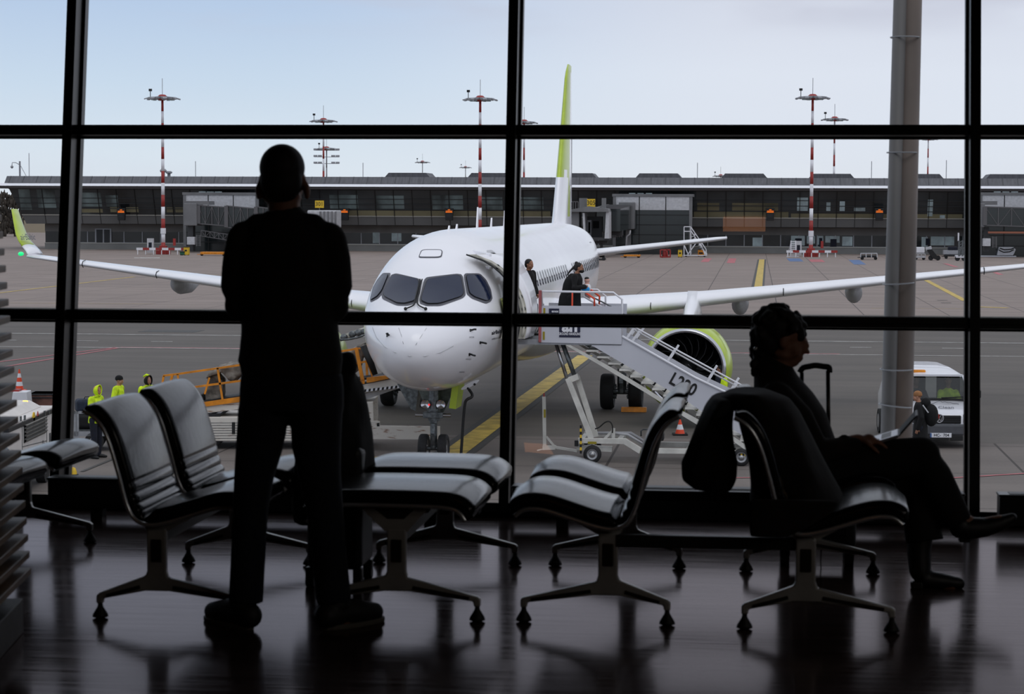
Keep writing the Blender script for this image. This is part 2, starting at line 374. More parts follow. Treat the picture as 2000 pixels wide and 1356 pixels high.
# two orange lamps on the ceiling that show as faint glows in the leaning glass
GN=(Vector((0,0,1))*math.sin(LEAN)-FWn.ay*math.cos(LEAN)).normalized()
m_lampo=mat('orange_lamp',(200,110,60),.5,emis=(255,170,112),es=1.9)
def mirror_pt(px,py):
    d=ray(px,py); t=(FWn.o-CAM).dot(GN)/d.dot(GN); p=CAM+d*t; v=d-2*d.dot(GN)*GN; return p+v*((RH-.06-p.z)/v.z)
for nm,quad in (('orange ceiling lamp reflected in the glass above the right wing',((1412,423),(1495,423),(1495,452),(1412,452))),('orange ceiling lamp reflected low in the glass beside the central mullion',((1012,864),(1068,868),(1082,888),(1018,882)))):
    P=[mirror_pt(*q) for q in quad]; c=sum(P,Vector())/4; c.z=RH
    r=thing('ceiling_lamp',nm,'lamp',loc=c); MB().use(m_dark).rings([[p-c+Vector((0,0,.02)) for p in P],[p-c+Vector((0,0,.06)) for p in P]],smooth=False).build('frame',r)
    MB().use(m_lampo).raw([p-c for p in P],[(0,1,2,3)]).build('diffuser',r)
# ---------------------------------------------------------------- leaning round column outside, with down pipe and straps
Yb,Yt=13.2,13.9
A=aty(1749,872,Yb); B=aty(1772,0,Yt); d=(B-A)/(B.z-A.z)
def cp(z): return A+d*(z-A.z)
m_col=mat('column_concrete',(98,86,80),.6,var=.12,scale=3,stretch=(1,1,.3))
m_col2=mat('column_steel_grey',(102,100,100),.5,var=.08,scale=3,stretch=(1,1,.3))
r=thing('concrete_column','grey round column with steel straps standing just outside the glass','column',loc=(cp(GZ).x,cp(GZ).y,GZ))
def cl(z): return cp(z)-Vector((cp(GZ).x,cp(GZ).y,GZ))
MB().use(m_col).tube([cl(GZ)+Vector((.022,0,0)),cl(4.5)+Vector((.018,0,0))],[.088,.070],32).build('shaft',r)
MB().use(m_col2).tube([cl(GZ)+Vector((-.058,-.045,0)),cl(4.5)+Vector((-.050,-.045,0))],[.052,.041],24).build('down_pipe',r)
for py,tl in ((65,.0),(297,.0),(553,.006),(717,0),(785,-.01)):
    z=aty(1760,py,Yb+.3).z; c=cl(z); b=MB().use(m_greyp)
    rx=.099-(z+1)*.0032
    b.tube([c+Vector((-.012+rx*1.02*math.cos(a),(-.02+rx*math.sin(a)),tl*math.cos(a))) for a in [2*PI*k/32 for k in range(33)]],.0042,6,False)
    b.build('strap',r)
# ================================================================ apron
def bands(name,c1,c2,joint=0,jc=(70,66,64),rough=.8,spec=.3):
    m=bpy.data.materials.new(name); m.use_nodes=True; nt=m.node_tree; L=nt.links.new; b=nt.nodes['Principled BSDF']
    b.inputs['Roughness'].default_value=rough; b.inputs['Specular IOR Level'].default_value=spec
    tc=nt.nodes.new('ShaderNodeTexCoord'); mp=nt.nodes.new('ShaderNodeMapping'); mp.inputs['Scale'].default_value=(.05,.5,1); L(tc.outputs['Object'],mp.inputs[0])
    nz=nt.nodes.new('ShaderNodeTexNoise'); nz.inputs['Scale'].default_value=1; nz.inputs['Detail'].default_value=7; nz.inputs['Roughness'].default_value=.62; L(mp.outputs[0],nz.inputs[0])
    cr=nt.nodes.new('ShaderNodeValToRGB'); cr.color_ramp.elements[0].position=.3; cr.color_ramp.elements[1].position=.7
    cr.color_ramp.elements[0].color=lin(c1); cr.color_ramp.elements[1].color=lin(c2); L(nz.outputs[0],cr.inputs[0])
    n2=nt.nodes.new('ShaderNodeTexNoise'); n2.inputs['Scale'].default_value=.35; n2.inputs['Detail'].default_value=6; L(tc.outputs['Object'],n2.inputs[0])
    n3=nt.nodes.new('ShaderNodeTexNoise'); n3.inputs['Scale'].default_value=14; n3.inputs['Detail'].default_value=3; L(tc.outputs['Object'],n3.inputs[0])
    ad=nt.nodes.new('ShaderNodeMath'); ad.operation='ADD'; L(n2.outputs[0],ad.inputs[0]); L(n3.outputs[0],ad.inputs[1])
    mr=nt.nodes.new('ShaderNodeMapRange'); mr.inputs[1].default_value=.6; mr.inputs[2].default_value=1.4; mr.inputs[3].default_value=.86; mr.inputs[4].default_value=1.12; L(ad.outputs[0],mr.inputs[0])
    mx=nt.nodes.new('ShaderNodeMix'); mx.data_type='RGBA'; mx.blend_type='MULTIPLY'; mx.inputs[0].default_value=1; L(cr.outputs[0],mx.inputs[6]); L(mr.outputs[0],mx.inputs[7]); last=mx.outputs[2]
    if joint:
        bk=nt.nodes.new('ShaderNodeTexBrick'); bk.offset=0; bk.inputs['Scale'].default_value=1; bk.inputs['Brick Width'].default_value=joint; bk.inputs['Row Height'].default_value=joint*1.25; bk.inputs['Mortar Size'].default_value=.035; bk.inputs['Mortar Smooth'].default_value=.2
        m2=nt.nodes.new('ShaderNodeMapping'); m2.inputs['Location'].default_value=(8.3,3.1,0); L(tc.outputs['Object'],m2.inputs[0]); L(m2.outputs[0],bk.inputs[0])
        bk.inputs['Color1'].default_value=(1,1,1,1); bk.inputs['Color2'].default_value=(.93,.93,.93,1)
        m4=nt.nodes.new('ShaderNodeMix'); m4.data_type='RGBA'; m4.blend_type='MULTIPLY'; m4.inputs[0].default_value=1; L(last,m4.inputs[6]); L(bk.outputs[0],m4.inputs[7]); 
        m5=nt.nodes.new('ShaderNodeMix'); m5.data_type='RGBA'; L(bk.outputs['Fac'],m5.inputs[0]); L(m4.outputs[2],m5.inputs[6]); m5.inputs[7].default_value=lin(jc); last=m5.outputs[2]
    L(last,b.inputs['Base Color']); return m
m_cfar=bands('concrete_far_apron',(130,118,112),(152,138,131),4.85,(86,78,76))
m_asph=bands('asphalt_taxi_strip',(86,81,77),(101,95,90),0)
m_cnear=bands('concrete_stand',(103,96,92),(119,111,106),4.85,(66,60,57))
FG=Fr((0,0,GZ),-PSI)
def gl_(x,y): return FG.loc(G(x,y)).y
y_far=gl_(1000,609); y_near=gl_(1912,866)
def strip(name,mm,y0,y1,x0=-260,x1=260):
    o=MB().use(mm).raw([(x0,y0,0),(x1,y0,0),(x1,y1,0),(x0,y1,0)],[(0,1,2,3)]).build(name,loc=FG.o,rz=FG.yaw,kind='structure'); return o
strip('apron_near_concrete',m_cnear,12,y_near); strip('apron_asphalt',m_asph,y_near,y_far); strip('apron_far_concrete',m_cfar,y_far,480)
m_grass=bands('dry_grass',(98,84,62),(118,102,74))
strip('grass_field',m_grass,480,2600,-1500,1500)
# painted lines: each one a flat strip of paint on the slab
m_pw=mat('white_line_paint',(198,196,192),.6,var=.12,scale=3); m_py=mat('yellow_line_paint',(188,160,66),.6,var=.15,scale=2,stretch=(1,1,1))
m_pr=mat('red_line_paint',(176,92,98),.6,var=.1,scale=3); m_pb=mat('blue_line_paint',(74,104,150),.6,var=.1); m_pk=mat('black_line_edge',(62,60,58),.7,var=.1)
def line(p,q,w,mm,name='apron_line',lift=.012):
    a=G(*p);b=G(*q);d=(b-a).normalized();n=Vector((-d.y,d.x,0))*w/2;z=Vector((0,0,lift))
    MB().use(mm).raw([a-n+z,b-n+z,b+n+z,a+n+z],[(0,1,2,3)]).build(name,kind='structure')
line((-60,650.8),(2060,671.6),.22,m_pw); line((-60,677),(2060,697.5),.16,m_pw); line((235,679.3),(1640,692.3),.20,m_pr,lift=.02)
for x in (-10,150,295,1660,1840):
    line((x,665.0+x*.0085),(x+42,665.0+(x+42)*.0085),.16,m_pw)
line((-40,712),(228,679),.16,m_pr); line((-40,725),(232,680),.16,m_pr)
line((868,899.5),(1145,693),1.05,m_pk,lift=.008); line((870,898),(1143,695),.62,m_py,lift=.016)
line((772,901.5),(946,901.5),.14,m_py)
line((690,894),(765,894),.14,m_py); line((765,894),(722,924),.2,m_py); line((690,905),(752,905),.1,m_py); line((690,917),(736,917),.12,m_py); line((690,900),(745,900),.5,m_pk,lift=.006)
line((1479,568),(1488,507),1.0,m_pk,lift=.008); line((1480,567),(1488,507),.62,m_py); line((1447,565.5),(1512,565.5),.8,m_py,lift=.018)
line((1800,543),(1885,588),.45,m_py); line((1905,599.5),(1968,602),.7,m_py); line((1700,602.5),(1905,603.5),.12,m_py)
line((-30,576),(262,541),.3,m_py); line((-30,592),(300,594),.12,m_py); line((330,537),(470,537),.2,m_py)
line((1845,935.5),(2050,922.5),.12,m_pr); line((1350,935.5),(1500,933.5),.1,m_pr)
line((1376,512),(1383,505),.9,m_pr); line((1427,514),(1431,505),.9,m_pr); line((1549,505),(1556,511),1.6,m_pb); line((1592,507),(1598,512),1.6,m_pr); line((1668,508),(1680,517),1.3,m_pb)
line((160,922),(226,895),.1,m_pk); line((150,930),(262,933),.1,m_pw); line((262,504),(312,504),2.2,m_pw); line((103,489),(190,488),1.2,m_pw); line((1846,515),(1868,522),.5,m_pr); line((1935,529),(1955,537),.5,m_pr)
line((1243,588),(1262,588),.5,m_pk);line((1246,591.5),(1260,591.5),.5,m_pk);line((1830,587),(1850,587),.4,m_pk);line((1838,592),(1858,592),.4,m_pk)
# manhole plate and yellow cone-like marker near the sill
b=MB().use(m_pk); q=FG.loc(G(335,647)); b.bx(q.x-1.4,q.x+1.4,q.y-1,q.y+1,.0,.01); b.build('manhole_cover',loc=FG.o,rz=FG.yaw,kind='structure')
# ================================================================ terminal pier across the apron
m_zinc=mat('roof_zinc',(88,88,93),.6,var=.08,scale=.6,stretch=(6,1,1))
m_eave=mat('eave_white_metal',(236,236,242),.5)
m_soff=mat('soffit_dark',(52,46,46),.7)
m_span=mat('spandrel_grey_panel',(98,98,98),.6,var=.05,scale=.2)
m_lowall=mat('lower_wall_grey',(112,110,108),.7,var=.06,scale=.3)
m_base=mat('base_wall_grey',(124,124,122),.7,var=.06,scale=.3)
m_mull=mat('facade_mullion',(12,12,13),.5)
m_blind=mat('tan_floor_band',(112,106,82),.7,var=.12,scale=.15)
m_slab=mat('pale_slab_edge',(170,168,160),.6)
m_lit=mat('bright_room_behind_glass',(120,132,136),.5,var=.3,scale=.5,emis=(150,165,172),es=.12)
FT=Fr(G(1000,493),-PSI)
def tz(y): return FT.px(1250,y).z
XL=FT.px(30,400).x; XR=72
Zp,Ze1,Ze0,Zs,Zg1,Zg0,Zsp0,Zr,Zl1,Zl0=[tz(y) for y in (347,361.5,366.5,372,372,425,443,457,458.5,481)]
term=thing('terminal_building','long low grey airport pier with slanted dark glazing and white eave across the apron','building',fr=FT)
DP=24
X0r=FT.px(14,345).x
MB().use(m_zinc).prism([(-1.2,Ze1),(-.1,Zp),(DP,Zp),(DP,Ze1)],X0r,XR,'x').build('roof',term)
def comb(mb,xs,w,p0,p1,base,th=.06):
    """one connected rack of bars: xs positions, bars run p0->p1 in the (y,z) plane, joined by a foot strip"""
    P0=Vector((0,*p0));P1=Vector((0,*p1));d=(P1-P0).normalized();B=P0+d*base;n=Vector((0,d.z,-d.y))*th*(-1)
    for off in (Vector(),n):
        pass
    pts=[Vector((xs[0]-w/2,P0.y,P0.z))]
    for x in xs:
        pts+= [Vector((x-w/2,B.y,B.z)),Vector((x-w/2,P1.y,P1.z)),Vector((x+w/2,P1.y,P1.z)),Vector((x+w/2,B.y,B.z))]
    pts.append(Vector((xs[-1]+w/2,P0.y,P0.z))); m=len(pts)
    vs=pts+[p+n for p in pts]; fs=[(i,(i+1)%m,(i+1)%m+m,i+m) for i in range(m)]
    # faces: foot strip pieces and bars
    k=len(xs); fb=[0]
    for s_ in (0,m):
        fs.append(tuple(j+s_ for j in [0]+[1+4*q+e for q in range(k) for e in (0,3)]+[m-1]))
        for q in range(k): fs.append(tuple(1+4*q+e+s_ for e in range(4)))
    return mb.raw(vs,fs)
b=MB().use(mat('zinc_seam',(70,71,76),.6)); comb(b,[X0r+.6+i*1.93 for i in range(74) if X0r+.6+i*1.93<XR],.06,(-1.2,Ze1),(-.1,Zp),.05,.05)
roofseams=b.build('roof_seams',term)
for k,(a,c) in enumerate(((759,832),(921,988),(1105,1157),(1249,1323),(1416,1491),(1588,1661),(1775,1835),(1934,2010))):
    xa,xc=FT.px(a,345,3).x,FT.px(c,345,3).x; zt=FT.px(1250,338.6,3).z
    MB().use(m_zinc).prism([(xa-.9,Zp-.4),(xa,zt),(xc,zt),(xc+.9,Zp-.4)],3,9,'y').build('roof_vent_housing',term)
MB().use(m_eave).prism([(-1.95,Ze0),(-1.2,Ze1),(-1.2,Ze0)],FT.px(-10,355).x,XR,'x').build('eave',term)
MB().use(m_soff).bx(FT.px(-4,355).x,XR,-1.85,DP,Zs,Ze0-.02).build('soffit',term)
# upper glazing leans outward; face y at top -1.0, bottom +.6 
def fy(z): return .9-1.9*(z-Zsp0)/(Zg1-Zsp0)
xl0,xl1=FT.px(41,430).x,FT.px(22,372).x
def xl(z): return xl0+(xl1-xl0)*(z-Zg0)/(Zg1-Zg0)
def face(mb,x0,x1,z0,z1,off=0,slope_left=False):
    a0=xl(z0) if slope_left else x0; a1=xl(z1) if slope_left else x0
    return mb.raw([(a0,fy(z0)+off,z0),(x1,fy(z0)+off,z0),(x1,fy(z1)+off,z1),(a1,fy(z1)+off,z1),(a0+.3,DP,z0),(x1,DP,z0),(x1,DP,z1),(a1+.3,DP,z1)],[(0,1,2,3),(0,3,7,4),(0,4,5,1),(3,2,6,7),(1,5,6,2)])
face(MB().use(m_wglass),0,XR,Zg0,Zg1,0,True).build('upper_glazing',term)
face(MB().use(m_span),0,XR,Zsp0,Zg0-.001,0,True).build('spandrel',term)
face(MB().use(m_slab),0,XR,Zg0-.06,Zg0+.07,-.08,True).build('slab_edge',term)
g=MB().use(m_mull)
xs=[FT.px(1022+36*i,400).x for i in range(-29,30)]
for x in xs:
    if x>xl0+1: g.bar((x,fy(Zg0)-.06,Zg0),(x,fy(Zg1)-.06,Zg1),.09,.12)
for z in (tz(391),tz(401.5),tz(411.5)): g.bx(xl(z),XR,fy(z)-.09,fy(z)+.02,z-.05,z+.05)
g.bx(xl(Zg1),XR,fy(Zg1)-.09,fy(Zg1),Zg1-.1,Zg1+.02)
g.build('facade_grid',term)
g=MB().use(m_mull); comb(g,[x for x in xs if x>xl0+1],.05,(fy(Zsp0),Zsp0),(fy(Zg0),Zg0),.04,.05)
g.build('spandrel_joints',term)
# tan bands seen low in the glazing, brighter rooms
def panel(name,mm,px0,px1,py0,py1,off=-.035):
    z0,z1=tz(py1),tz(py0); x0,x1=FT.px(px0,py0).x,FT.px(px1,py0).x
    b=MB().use(mm); b.raw([(x0,fy(z0)+off,z0),(x1,fy(z0)+off,z0),(x1,fy(z1)+off,z1),(x0,fy(z1)+off,z1),(x0,fy(z0)+off+.02,z0),(x1,fy(z0)+off+.02,z0),(x1,fy(z1)+off+.02,z1),(x0,fy(z1)+off+.02,z1)],[(0,1,2,3),(0,4,5,1),(1,5,6,2),(2,6,7,3),(3,7,4,0),(4,7,6,5)])
    b.build(name,term)
for a,c,u,v in ((660,985,413.5,424),(1016,1075,413.5,424),(1355,1540,413,425),(1545,1735,416,425),(1790,1880,416,425),(215,232,409,419),(246,270,409,419),(325,339,409,419),(342,358,409,419),(130,200,412,420)):
    panel('tan_band',m_blind,a,c,u,v)
m_roomd=mat('dim_room_behind_glass',(80,90,90),.5,var=.45,scale=.35,stretch=(1,1,.4))
m_roomt=mat('tan_room_behind_glass',(92,86,66),.5,var=.3,scale=.3,stretch=(.3,1,3))
for a,c,u,v in ((645,700,383,410),(735,790,384,410),(845,905,383,411),(935,982,386,411),(1016,1062,386,410),(1362,1405,396,412),(1430,1520,396,412),(160,200,380,408),(208,232,385,408),(40,62,368,415),(75,110,372,412)):
    panel('dim_room',m_roomt if 1350<a<1540 else m_roomd,a,c,u,v)
for a,c,u,v in ((1557,1578,385,411),(1614,1622,394,412),(1668,1690,404,411),(1640,1650,392,411),(1812,1822,388,420),(1836,1846,418,425)):
    panel('bright_room',m_lit,a,c,u,v,-.045)
# white structural columns behind glass, leaning
# lower storey
XL0=FT.px(88,470,3).x
MB().use(m_lowall).bx(XL0,XR,3,DP-1,Zl1,Zsp0+.05).build('lower_wall',term)
MB().use(m_wglass).bx(XL0+.05,XR,3.02,DP-1.1,Zl0,Zl1).build('lower_glazing',term)
MB().use(m_base).bx(XL0,XR,2.9,DP-1,0,Zl0).build('base_wall',term)
MB().use(m_slab).bx(XL0,XR,2.84,2.9,Zl0-.12,Zl0).build('base_ledge',term)
g=MB().use(m_greyp); comb(g,[x for x in xs if x>XL0+1],.12,(3.0,Zl0),(3.0,Zl1),.05,.07)
g.build('lower_window_frames',term)
def low(name,mm,px0,px1,py0,py1,y=2.95):
    z0,z1=FT.px(1250,py1,3).z,FT.px(1250,py0,3).z; MB().use(mm).bx(FT.px(px0,py0,3).x,FT.px(px1,py0,3).x,y,y+.06,z0,z1).build(name,term)
for a,c,u,v in ((1545,1572,459,478),(1576,1592,459,474),(1597,1608,459,476),(1612,1640,459,472),(1645,1665,460,478),(1818,1864,459,476),(1800,1812,460,479),(915,936,461,476),(728,742,457,478),(765,784,458,474),(1470,1490,463,480)):
    low('bright_room',m_lit,a,c,u,v)
for a,c,u,v in ((1553,1566,464,480),(1600,1606,463,480),(1622,1634,465,480),(1808,1816,463,476)): low('figure_silhouette',m_navy,a,c,u,v,2.88)  # flat navy panels for silhouettes of people in the lower windows
low('entrance_door',m_greyp,186,218,452,482,2.86); low('door_leaf',m_dark,189,201,454,480,2.8); low('door_leaf',m_dark,204,215,454,480,2.8)
# ventilation cowls on roof, thin aerials
for px,py in ((319,334),(330,338)):
    q=FT.px(px,347,6); r=thing('roof_cowl','galvanised vent cowl on the pier roof beside the leftmost mast, '+('larger one' if px==319 else 'smaller one'),'vent',fr=None,loc=FT.w(q.x,6,Zp),rz=-PSI)
    h=FT.px(px,py-4,6).z-Zp
    MB().use(m_greyp).lathe([(.22,0),(.22,h*.55),(.42,h*.6),(.5,h*.8),(.3,h),(0,h)],n=14).build('cowl',r)
for k,(px,py,ds) in enumerate(((57,299,'far left'),(382,315,'above the left jet bridge'),(709,318,'right of the striped mast pair'),(1362,318,'right of the green tail fin'),(1702,315,'just left of the concrete column'),(1848,313,'right of the concrete column'))):
    q=FT.px(px,345,8); h=FT.px(px,py,8).z-Zp
    o=MB().use(m_greyp).cyl((0,0,0),(0,0,h),.05,6).build('whip_aerial',loc=FT.w(q.x,8,Zp)); tag(o,'hair thin whip aerial on the pier roof, '+ds,'antenna')
q=FT.px(39,352,5); r=thing('roof_camera_mast','small crooked camera mast on the pier roof at the far left','camera mast',loc=FT.w(q.x,5,Zp),rz=-PSI)
h=FT.px(39,315,5).z-Zp
MB().use(m_greyp).cyl((0,0,-.3),(0,0,h),.14,8).build('mast',r)
MB().use(m_greyp).tube([(0,0,h-.5),(-.6,0,h-.2),(-1.1,0,h-.2),(-1.15,0,h-.6)],.05,6).build('arm',r)
MB().use(m_greyp).ell((-1.15,0,h-.8),.22,10,8).build('dome_camera',r)
MB().use(m_greyp).bar((.1,0,h-.6),(.95,0,.0),.06).build('stay',r)
# docking displays
m_amber=mat('amber_led',(30,14,4),.5,emis=(255,120,20),es=1.0)
for k,(px,ds) in enumerate(((237,'left of the leftmost striped mast'),(673,'just right of the standing person'),(877,'above the aircraft nose'),(1504,'left of the right striped mast'),(1717,'beside the concrete column'))):
    q=FT.px(px,420); z=tz(421); yy=fy(z)-1.15
    r=thing('docking_display','black stand display with amber letters on the pier, '+ds,'display',loc=FT.w(FT.px(px,419,yy).x,yy,FT.px(px,419,yy).z),rz=-PSI)
    b=MB().use(m_black).prism([(-.6,.85),(.6,.85),(.52,-.8),(-.46,-.8)],-.25,.25); b.build('housing',r,bevel=.04)
    b=MB().use(m_amber); 
    for i,(zz,wd) in enumerate(((.62,.16),(.45,.44),(.29,.46))):
        b.bx(-wd+.03,wd+.03,-.275,-.255,zz-.045,zz+.045)
    b.build('amber_text',r)
    MB().use(m_dark).bx(-.3,.36,-.28,-.25,-.45,.02).build('lower_panel',r)
    MB().use(m_dark).bx(-.12,.12,.2,.62,-.3,-.1).build('bracket',r)
# ---------------------------------------------------------------- floodlight masts
def mast(base,h,label,seg,first,r0=.24,heads=True,scale=1,paint=True,group=None,plain_base=False):
    r=thing('floodlight_mast',label,'mast',loc=base,group=group)
    n=max(2,int(round(h/seg))); 
    b=MB(); 
    for i in range(n):
        za,zb=h*i/n,h*(i+1)/n; ra=r0*(1-.45*i/n); rb=r0*(1-.45*(i+1)/n)
        b.use((m_red if (i+first)%2 else m_white) if paint else m_greyp).tube([(0,0,za),(0,0,zb)],[ra,rb],12)
    b.build('pole',r)
    s=scale
    MB().use(m_red).lathe([(0,.62*s),(.35*s,.58*s),(.62*s,.35*s),(.72*s,.05*s),(.3*s,-.15*s),(0,-.15*s)],(0,0,h),n=14).build('domed_cap',r)
    for i in range(8):
        a=2*PI*i/8+.3; d=Vector((math.cos(a),math.sin(a),0)); c=Vector((0,0,h+.12*s))
        g=MB().use(m_greyp); g.bar(c+d*.5*s+Vector((0,0,.1)),c+d*1.75*s,.75*s,.26*s); g.bar(c+d*1.8*s+Vector((0,0,.02)),c+d*2.25*s-Vector((0,0,.12*s)),.5*s,.14*s)
        g.use(m_lit).box(c+d*1.2*s-Vector((0,0,.2*s)),(.4*s,.4*s,.1*s)); g.build('floodlight',r)
    MB().use(m_greyp).cyl((0,0,h),(0,0,h+2.6*s),.04*s,6).build('lightning_rod',r)
    g=MB().use(m_dark).cyl((-1.5*s,0,h+.2*s),(-1.5*s,0,h+1.2*s),.05*s,6); g.bx(-1.7*s,-1.3*s,-.1*s,.1*s,h+1.0*s,h+1.3*s); g.build('anemometer',r)
    return r
def top(px,py,Y): return aty(px,py,Y).z
for (px,pb,pt,ds) in ((319,497,194,'leftmost'),(937,499,196,'behind the aircraft nose'),(1583.5,502,193,'rightmost near mast')):
    g0=G(px,pb); h=top(px,pt,g0.y)-GZ
    r=mast(g0,h,{'leftmost':'tall red and white floodlight mast left of the standing person','behind the aircraft nose':'tall red and white floodlight mast rising behind the aircraft nose','rightmost near mast':'tall red and white floodlight mast left of the concrete column'}[ds],1.55,1,.27)
    b=MB().use(m_red).bx(-.45,.45,-.4,.4,0,1.1); b.use(m_redp if 0 else m_red).bx(-.9,.9,-.25,.25,0,.5); b.build('red_base',r,bevel=.03)
    b=MB().use(m_white).cyl((0,0,2.6),(0,0,3.3),.34,12); b.build('collar',r)
    b=MB().use(m_lgrey).bx(-2.0,-1.2,-.3,.3,.2,2.0); b.use(m_navy).bx(-1.8,-1.4,-.33,-.3,.6,1.5); b.build('switch_cabinet',r,bevel=.02)
    b=MB()
    for i in range(8): b.use(m_red if i%2 else m_white).bx(-3.2+i*.8,-2.4+i*.8,-1.1,-.95,.55,.85)
    for i in range(7): b.use(m_white).bx(-3.1+i*1.0,-3.0+i*1.0,-1.08,-.98,0,.55)
    b.build('striped_barrier',r)
    if px<1000 or px>1500: MB().use(m_red).bx(1.25,1.55,-.2,.2,1.1,2.0).build('fire_extinguisher_box',r)
for (px,pt,Y,ds,sc) in ((632,238,352,'behind the pier near the standing person\'s head',1),(1023,241,352,'seen just right of the central window mullion',1),(1628,235,352,'behind the pier left of the concrete column',1),(1811,273,455,'behind the pier right of the concrete column',.9)):
    z=top(px,pt,Y)-GZ; g0=aty(px,405,Y); g0.z=GZ
    mast(g0,z,'distant red and white floodlight mast '+ds,1.9,0,.22,scale=sc)
for (px,pt,Y,ds,sc) in ((638,292,400,'short dense mast beside the distant striped one near the head',.9),(825,318,700,'small grey floodlight mast on the skyline above the nose',1.1),(909,328,700,'smallest grey floodlight mast left of the central mullion',.9),(1407,345,700,'low grey floodlight cluster peeping over the pier roof',1.2)):
    z=top(px,pt,Y)-GZ; g0=aty(px,405,Y); g0.z=GZ
    r=mast(g0,z,ds,3,0,.2,scale=sc,paint=False)
    if px==638:
        for zz in (-2.4,-1.2,0):
            g=MB().use(m_greyp)
            for xx in (-2,-1.2,1.2,2): g.box((xx,0,z+zz),(.7,.4,.35))
            g.bx(-2.2,2.2,-.05,.05,z+zz-.2,z+zz-.1); g.build('lamp_row',r)
# trees far left beyond the pier
m_tree=mat('winter_tree_brown',(62,56,50),.95,var=.25,scale=.3)
for i in range(7):
    q=aty((-14,8,30,-3,19,-26,38)[i],412,(430,430,430,470,470,470,470)[i]); h=random.uniform(8.2,9.4); q.z=GZ
    b=MB().use(m_tree)
    for k in range(110):
        a=random.uniform(0,6.28); rr=random.uniform(0,.95)**.7; zz=random.uniform(.04,.97)*h; b.ell((rr*math.cos(a),rr*math.sin(a),zz),(random.uniform(.12,.3),random.uniform(.12,.3),random.uniform(.3,.8)),5,4)
    r=thing('distant_tree','brown leafless tree at the far left beyond the apron','tree',loc=q,group='bare trees beyond the apron at the far left')
    b.build('crown',r); MB().use(m_tree).cyl((0,0,0),(0,0,h*.5),.2,6).build('trunk',r)
# ---------------------------------------------------------------- jet bridges
m_jb=mat('jet_bridge_grey',(112,112,114),.55,var=.06,scale=.6)
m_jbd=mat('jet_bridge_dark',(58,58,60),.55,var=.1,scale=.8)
m_jglass=mat('jet_bridge_glass',(30,36,38),.12,spec=.6)
m_truss=mat('truss_grey',(92,90,92),.5)
def truss(mb,F,p,q,hz,y,n,w=.14):
    """side truss between plan points p,q (x,ztop)"""
    (xa,za),(xb,zb)=p,q
    mb.bar((xa,y,za),(xb,y,zb),w,w); mb.bar((xa,y,za-hz),(xb,y,zb-hz),w,w)
    for i in range(n+1):
        t=i/n; x=xa+(xb-xa)*t; z=za+(zb-za)*t; mb.bar((x,y,z),(x,y,z-hz),w*.8,w*.8)
        if i<n:
            x2=xa+(xb-xa)*(i+1)/n; z2=za+(zb-za)*(i+1)/n; mb.bar((x,y,z-(hz if i%2 else 0)),(x2,y,z2-(0 if i%2 else hz)),w*.5,w*.5)
# connector halls (glass boxes) are part of each bridge's fixed end
def hall(px0,px1,pt,ywall,label,rot=None):
    F=FT; x0,x1=F.px(px0,430,ywall).x,F.px(px1,430,ywall).x; zt=F.px((px0+px1)/2,pt,ywall).z
    r=thing('boarding_hall',label,'building',loc=F.w(x0,ywall,0),rz=F.yaw)
    W=x1-x0
    b=MB().use(m_jb); b.bx(-.1,W+.1,-.1,-ywall-2.1,zt-.35,zt); b.build('roof',r); 
    b=MB().use(m_lgrey); b.bx(0,W,0,.2,zt-2.1,zt-.35); b.build('upper_panel',r)
    b=MB().use(m_jglass); b.bx(.1,W-.1,.05,-ywall-2.2,0.0,zt-2.1); b.build('glass_walls',r)
    g=MB().use(m_jb); 
    for x in (0,W-.4): g.bx(x,x+.4,-.05,.3,0,zt)
    g.build('corner_posts',r)
    g=MB().use(m_mull)
    for i in range(1,3): g.bx(W*i/3-.06,W*i/3+.06,-.02,.08,0,zt-.35)
    for k in range(1,5): z=(zt-2.1)*k/4.5; g.bx(.4,W-.4,-.02,.08,z-.05,z+.05)
    g.build('glazing_grid',r)
    b=MB().use(m_lit)
    for i in range(3): b.bx(W*.2+i*1.1,W*.2+i*1.1+.8,.3,1.0,zt,zt+.12)
    b.build('roof_lights',r)
    return r
hall(1197,1352,379,-8,'grey framed glass boarding hall on the pier right of the aircraft tail')
hall(358,505,376,-8,'grey framed glass boarding hall left of the standing person')
hall(1912,2060,376,-8,'grey framed glass boarding hall at the right edge')
def sign(root,x,y,z,txt,w=1.15,h=1.0):
    b=MB().use(m_yellow).bx(x-w/2,x+w/2,y-.1,y+.1,z-h/2,z+h/2); b.build('gate_sign',root,label='yellow gate number sign')
    text(MB(),txt,(x,y-.115,z),(1,0,0),(0,0,1),h*.78,m_black,.95).build('gate_number',root)
# --- middle bridge, cab turned towards the camera
F=Fr(FT.w(FT.px(1200,490,-13).x,-13,0),-PSI)
r=thing('jet_bridge','grey jet bridge with open cab and yellow sign 305 right of the green tail','jet bridge',fr=F)
def P_(x,y,d=0): q=F.px(x,y,d); return (q.x,q.z)
def rect(mb,x0,x1,y0,y1,d0,d1):
    a=F.px(x0,y1,d0); c=F.px(x1,y0,d0); return mb.bx(a.x,c.x,d0,d1,a.z,c.z)
b=rect(MB().use(m_jb),1208,1238,395,448,1,5); b.build('rotunda',r,bevel=.1)
b=rect(MB().use(m_jb),1222,1232,448,491,2.6,3.6); b.build('rotunda_column',r)
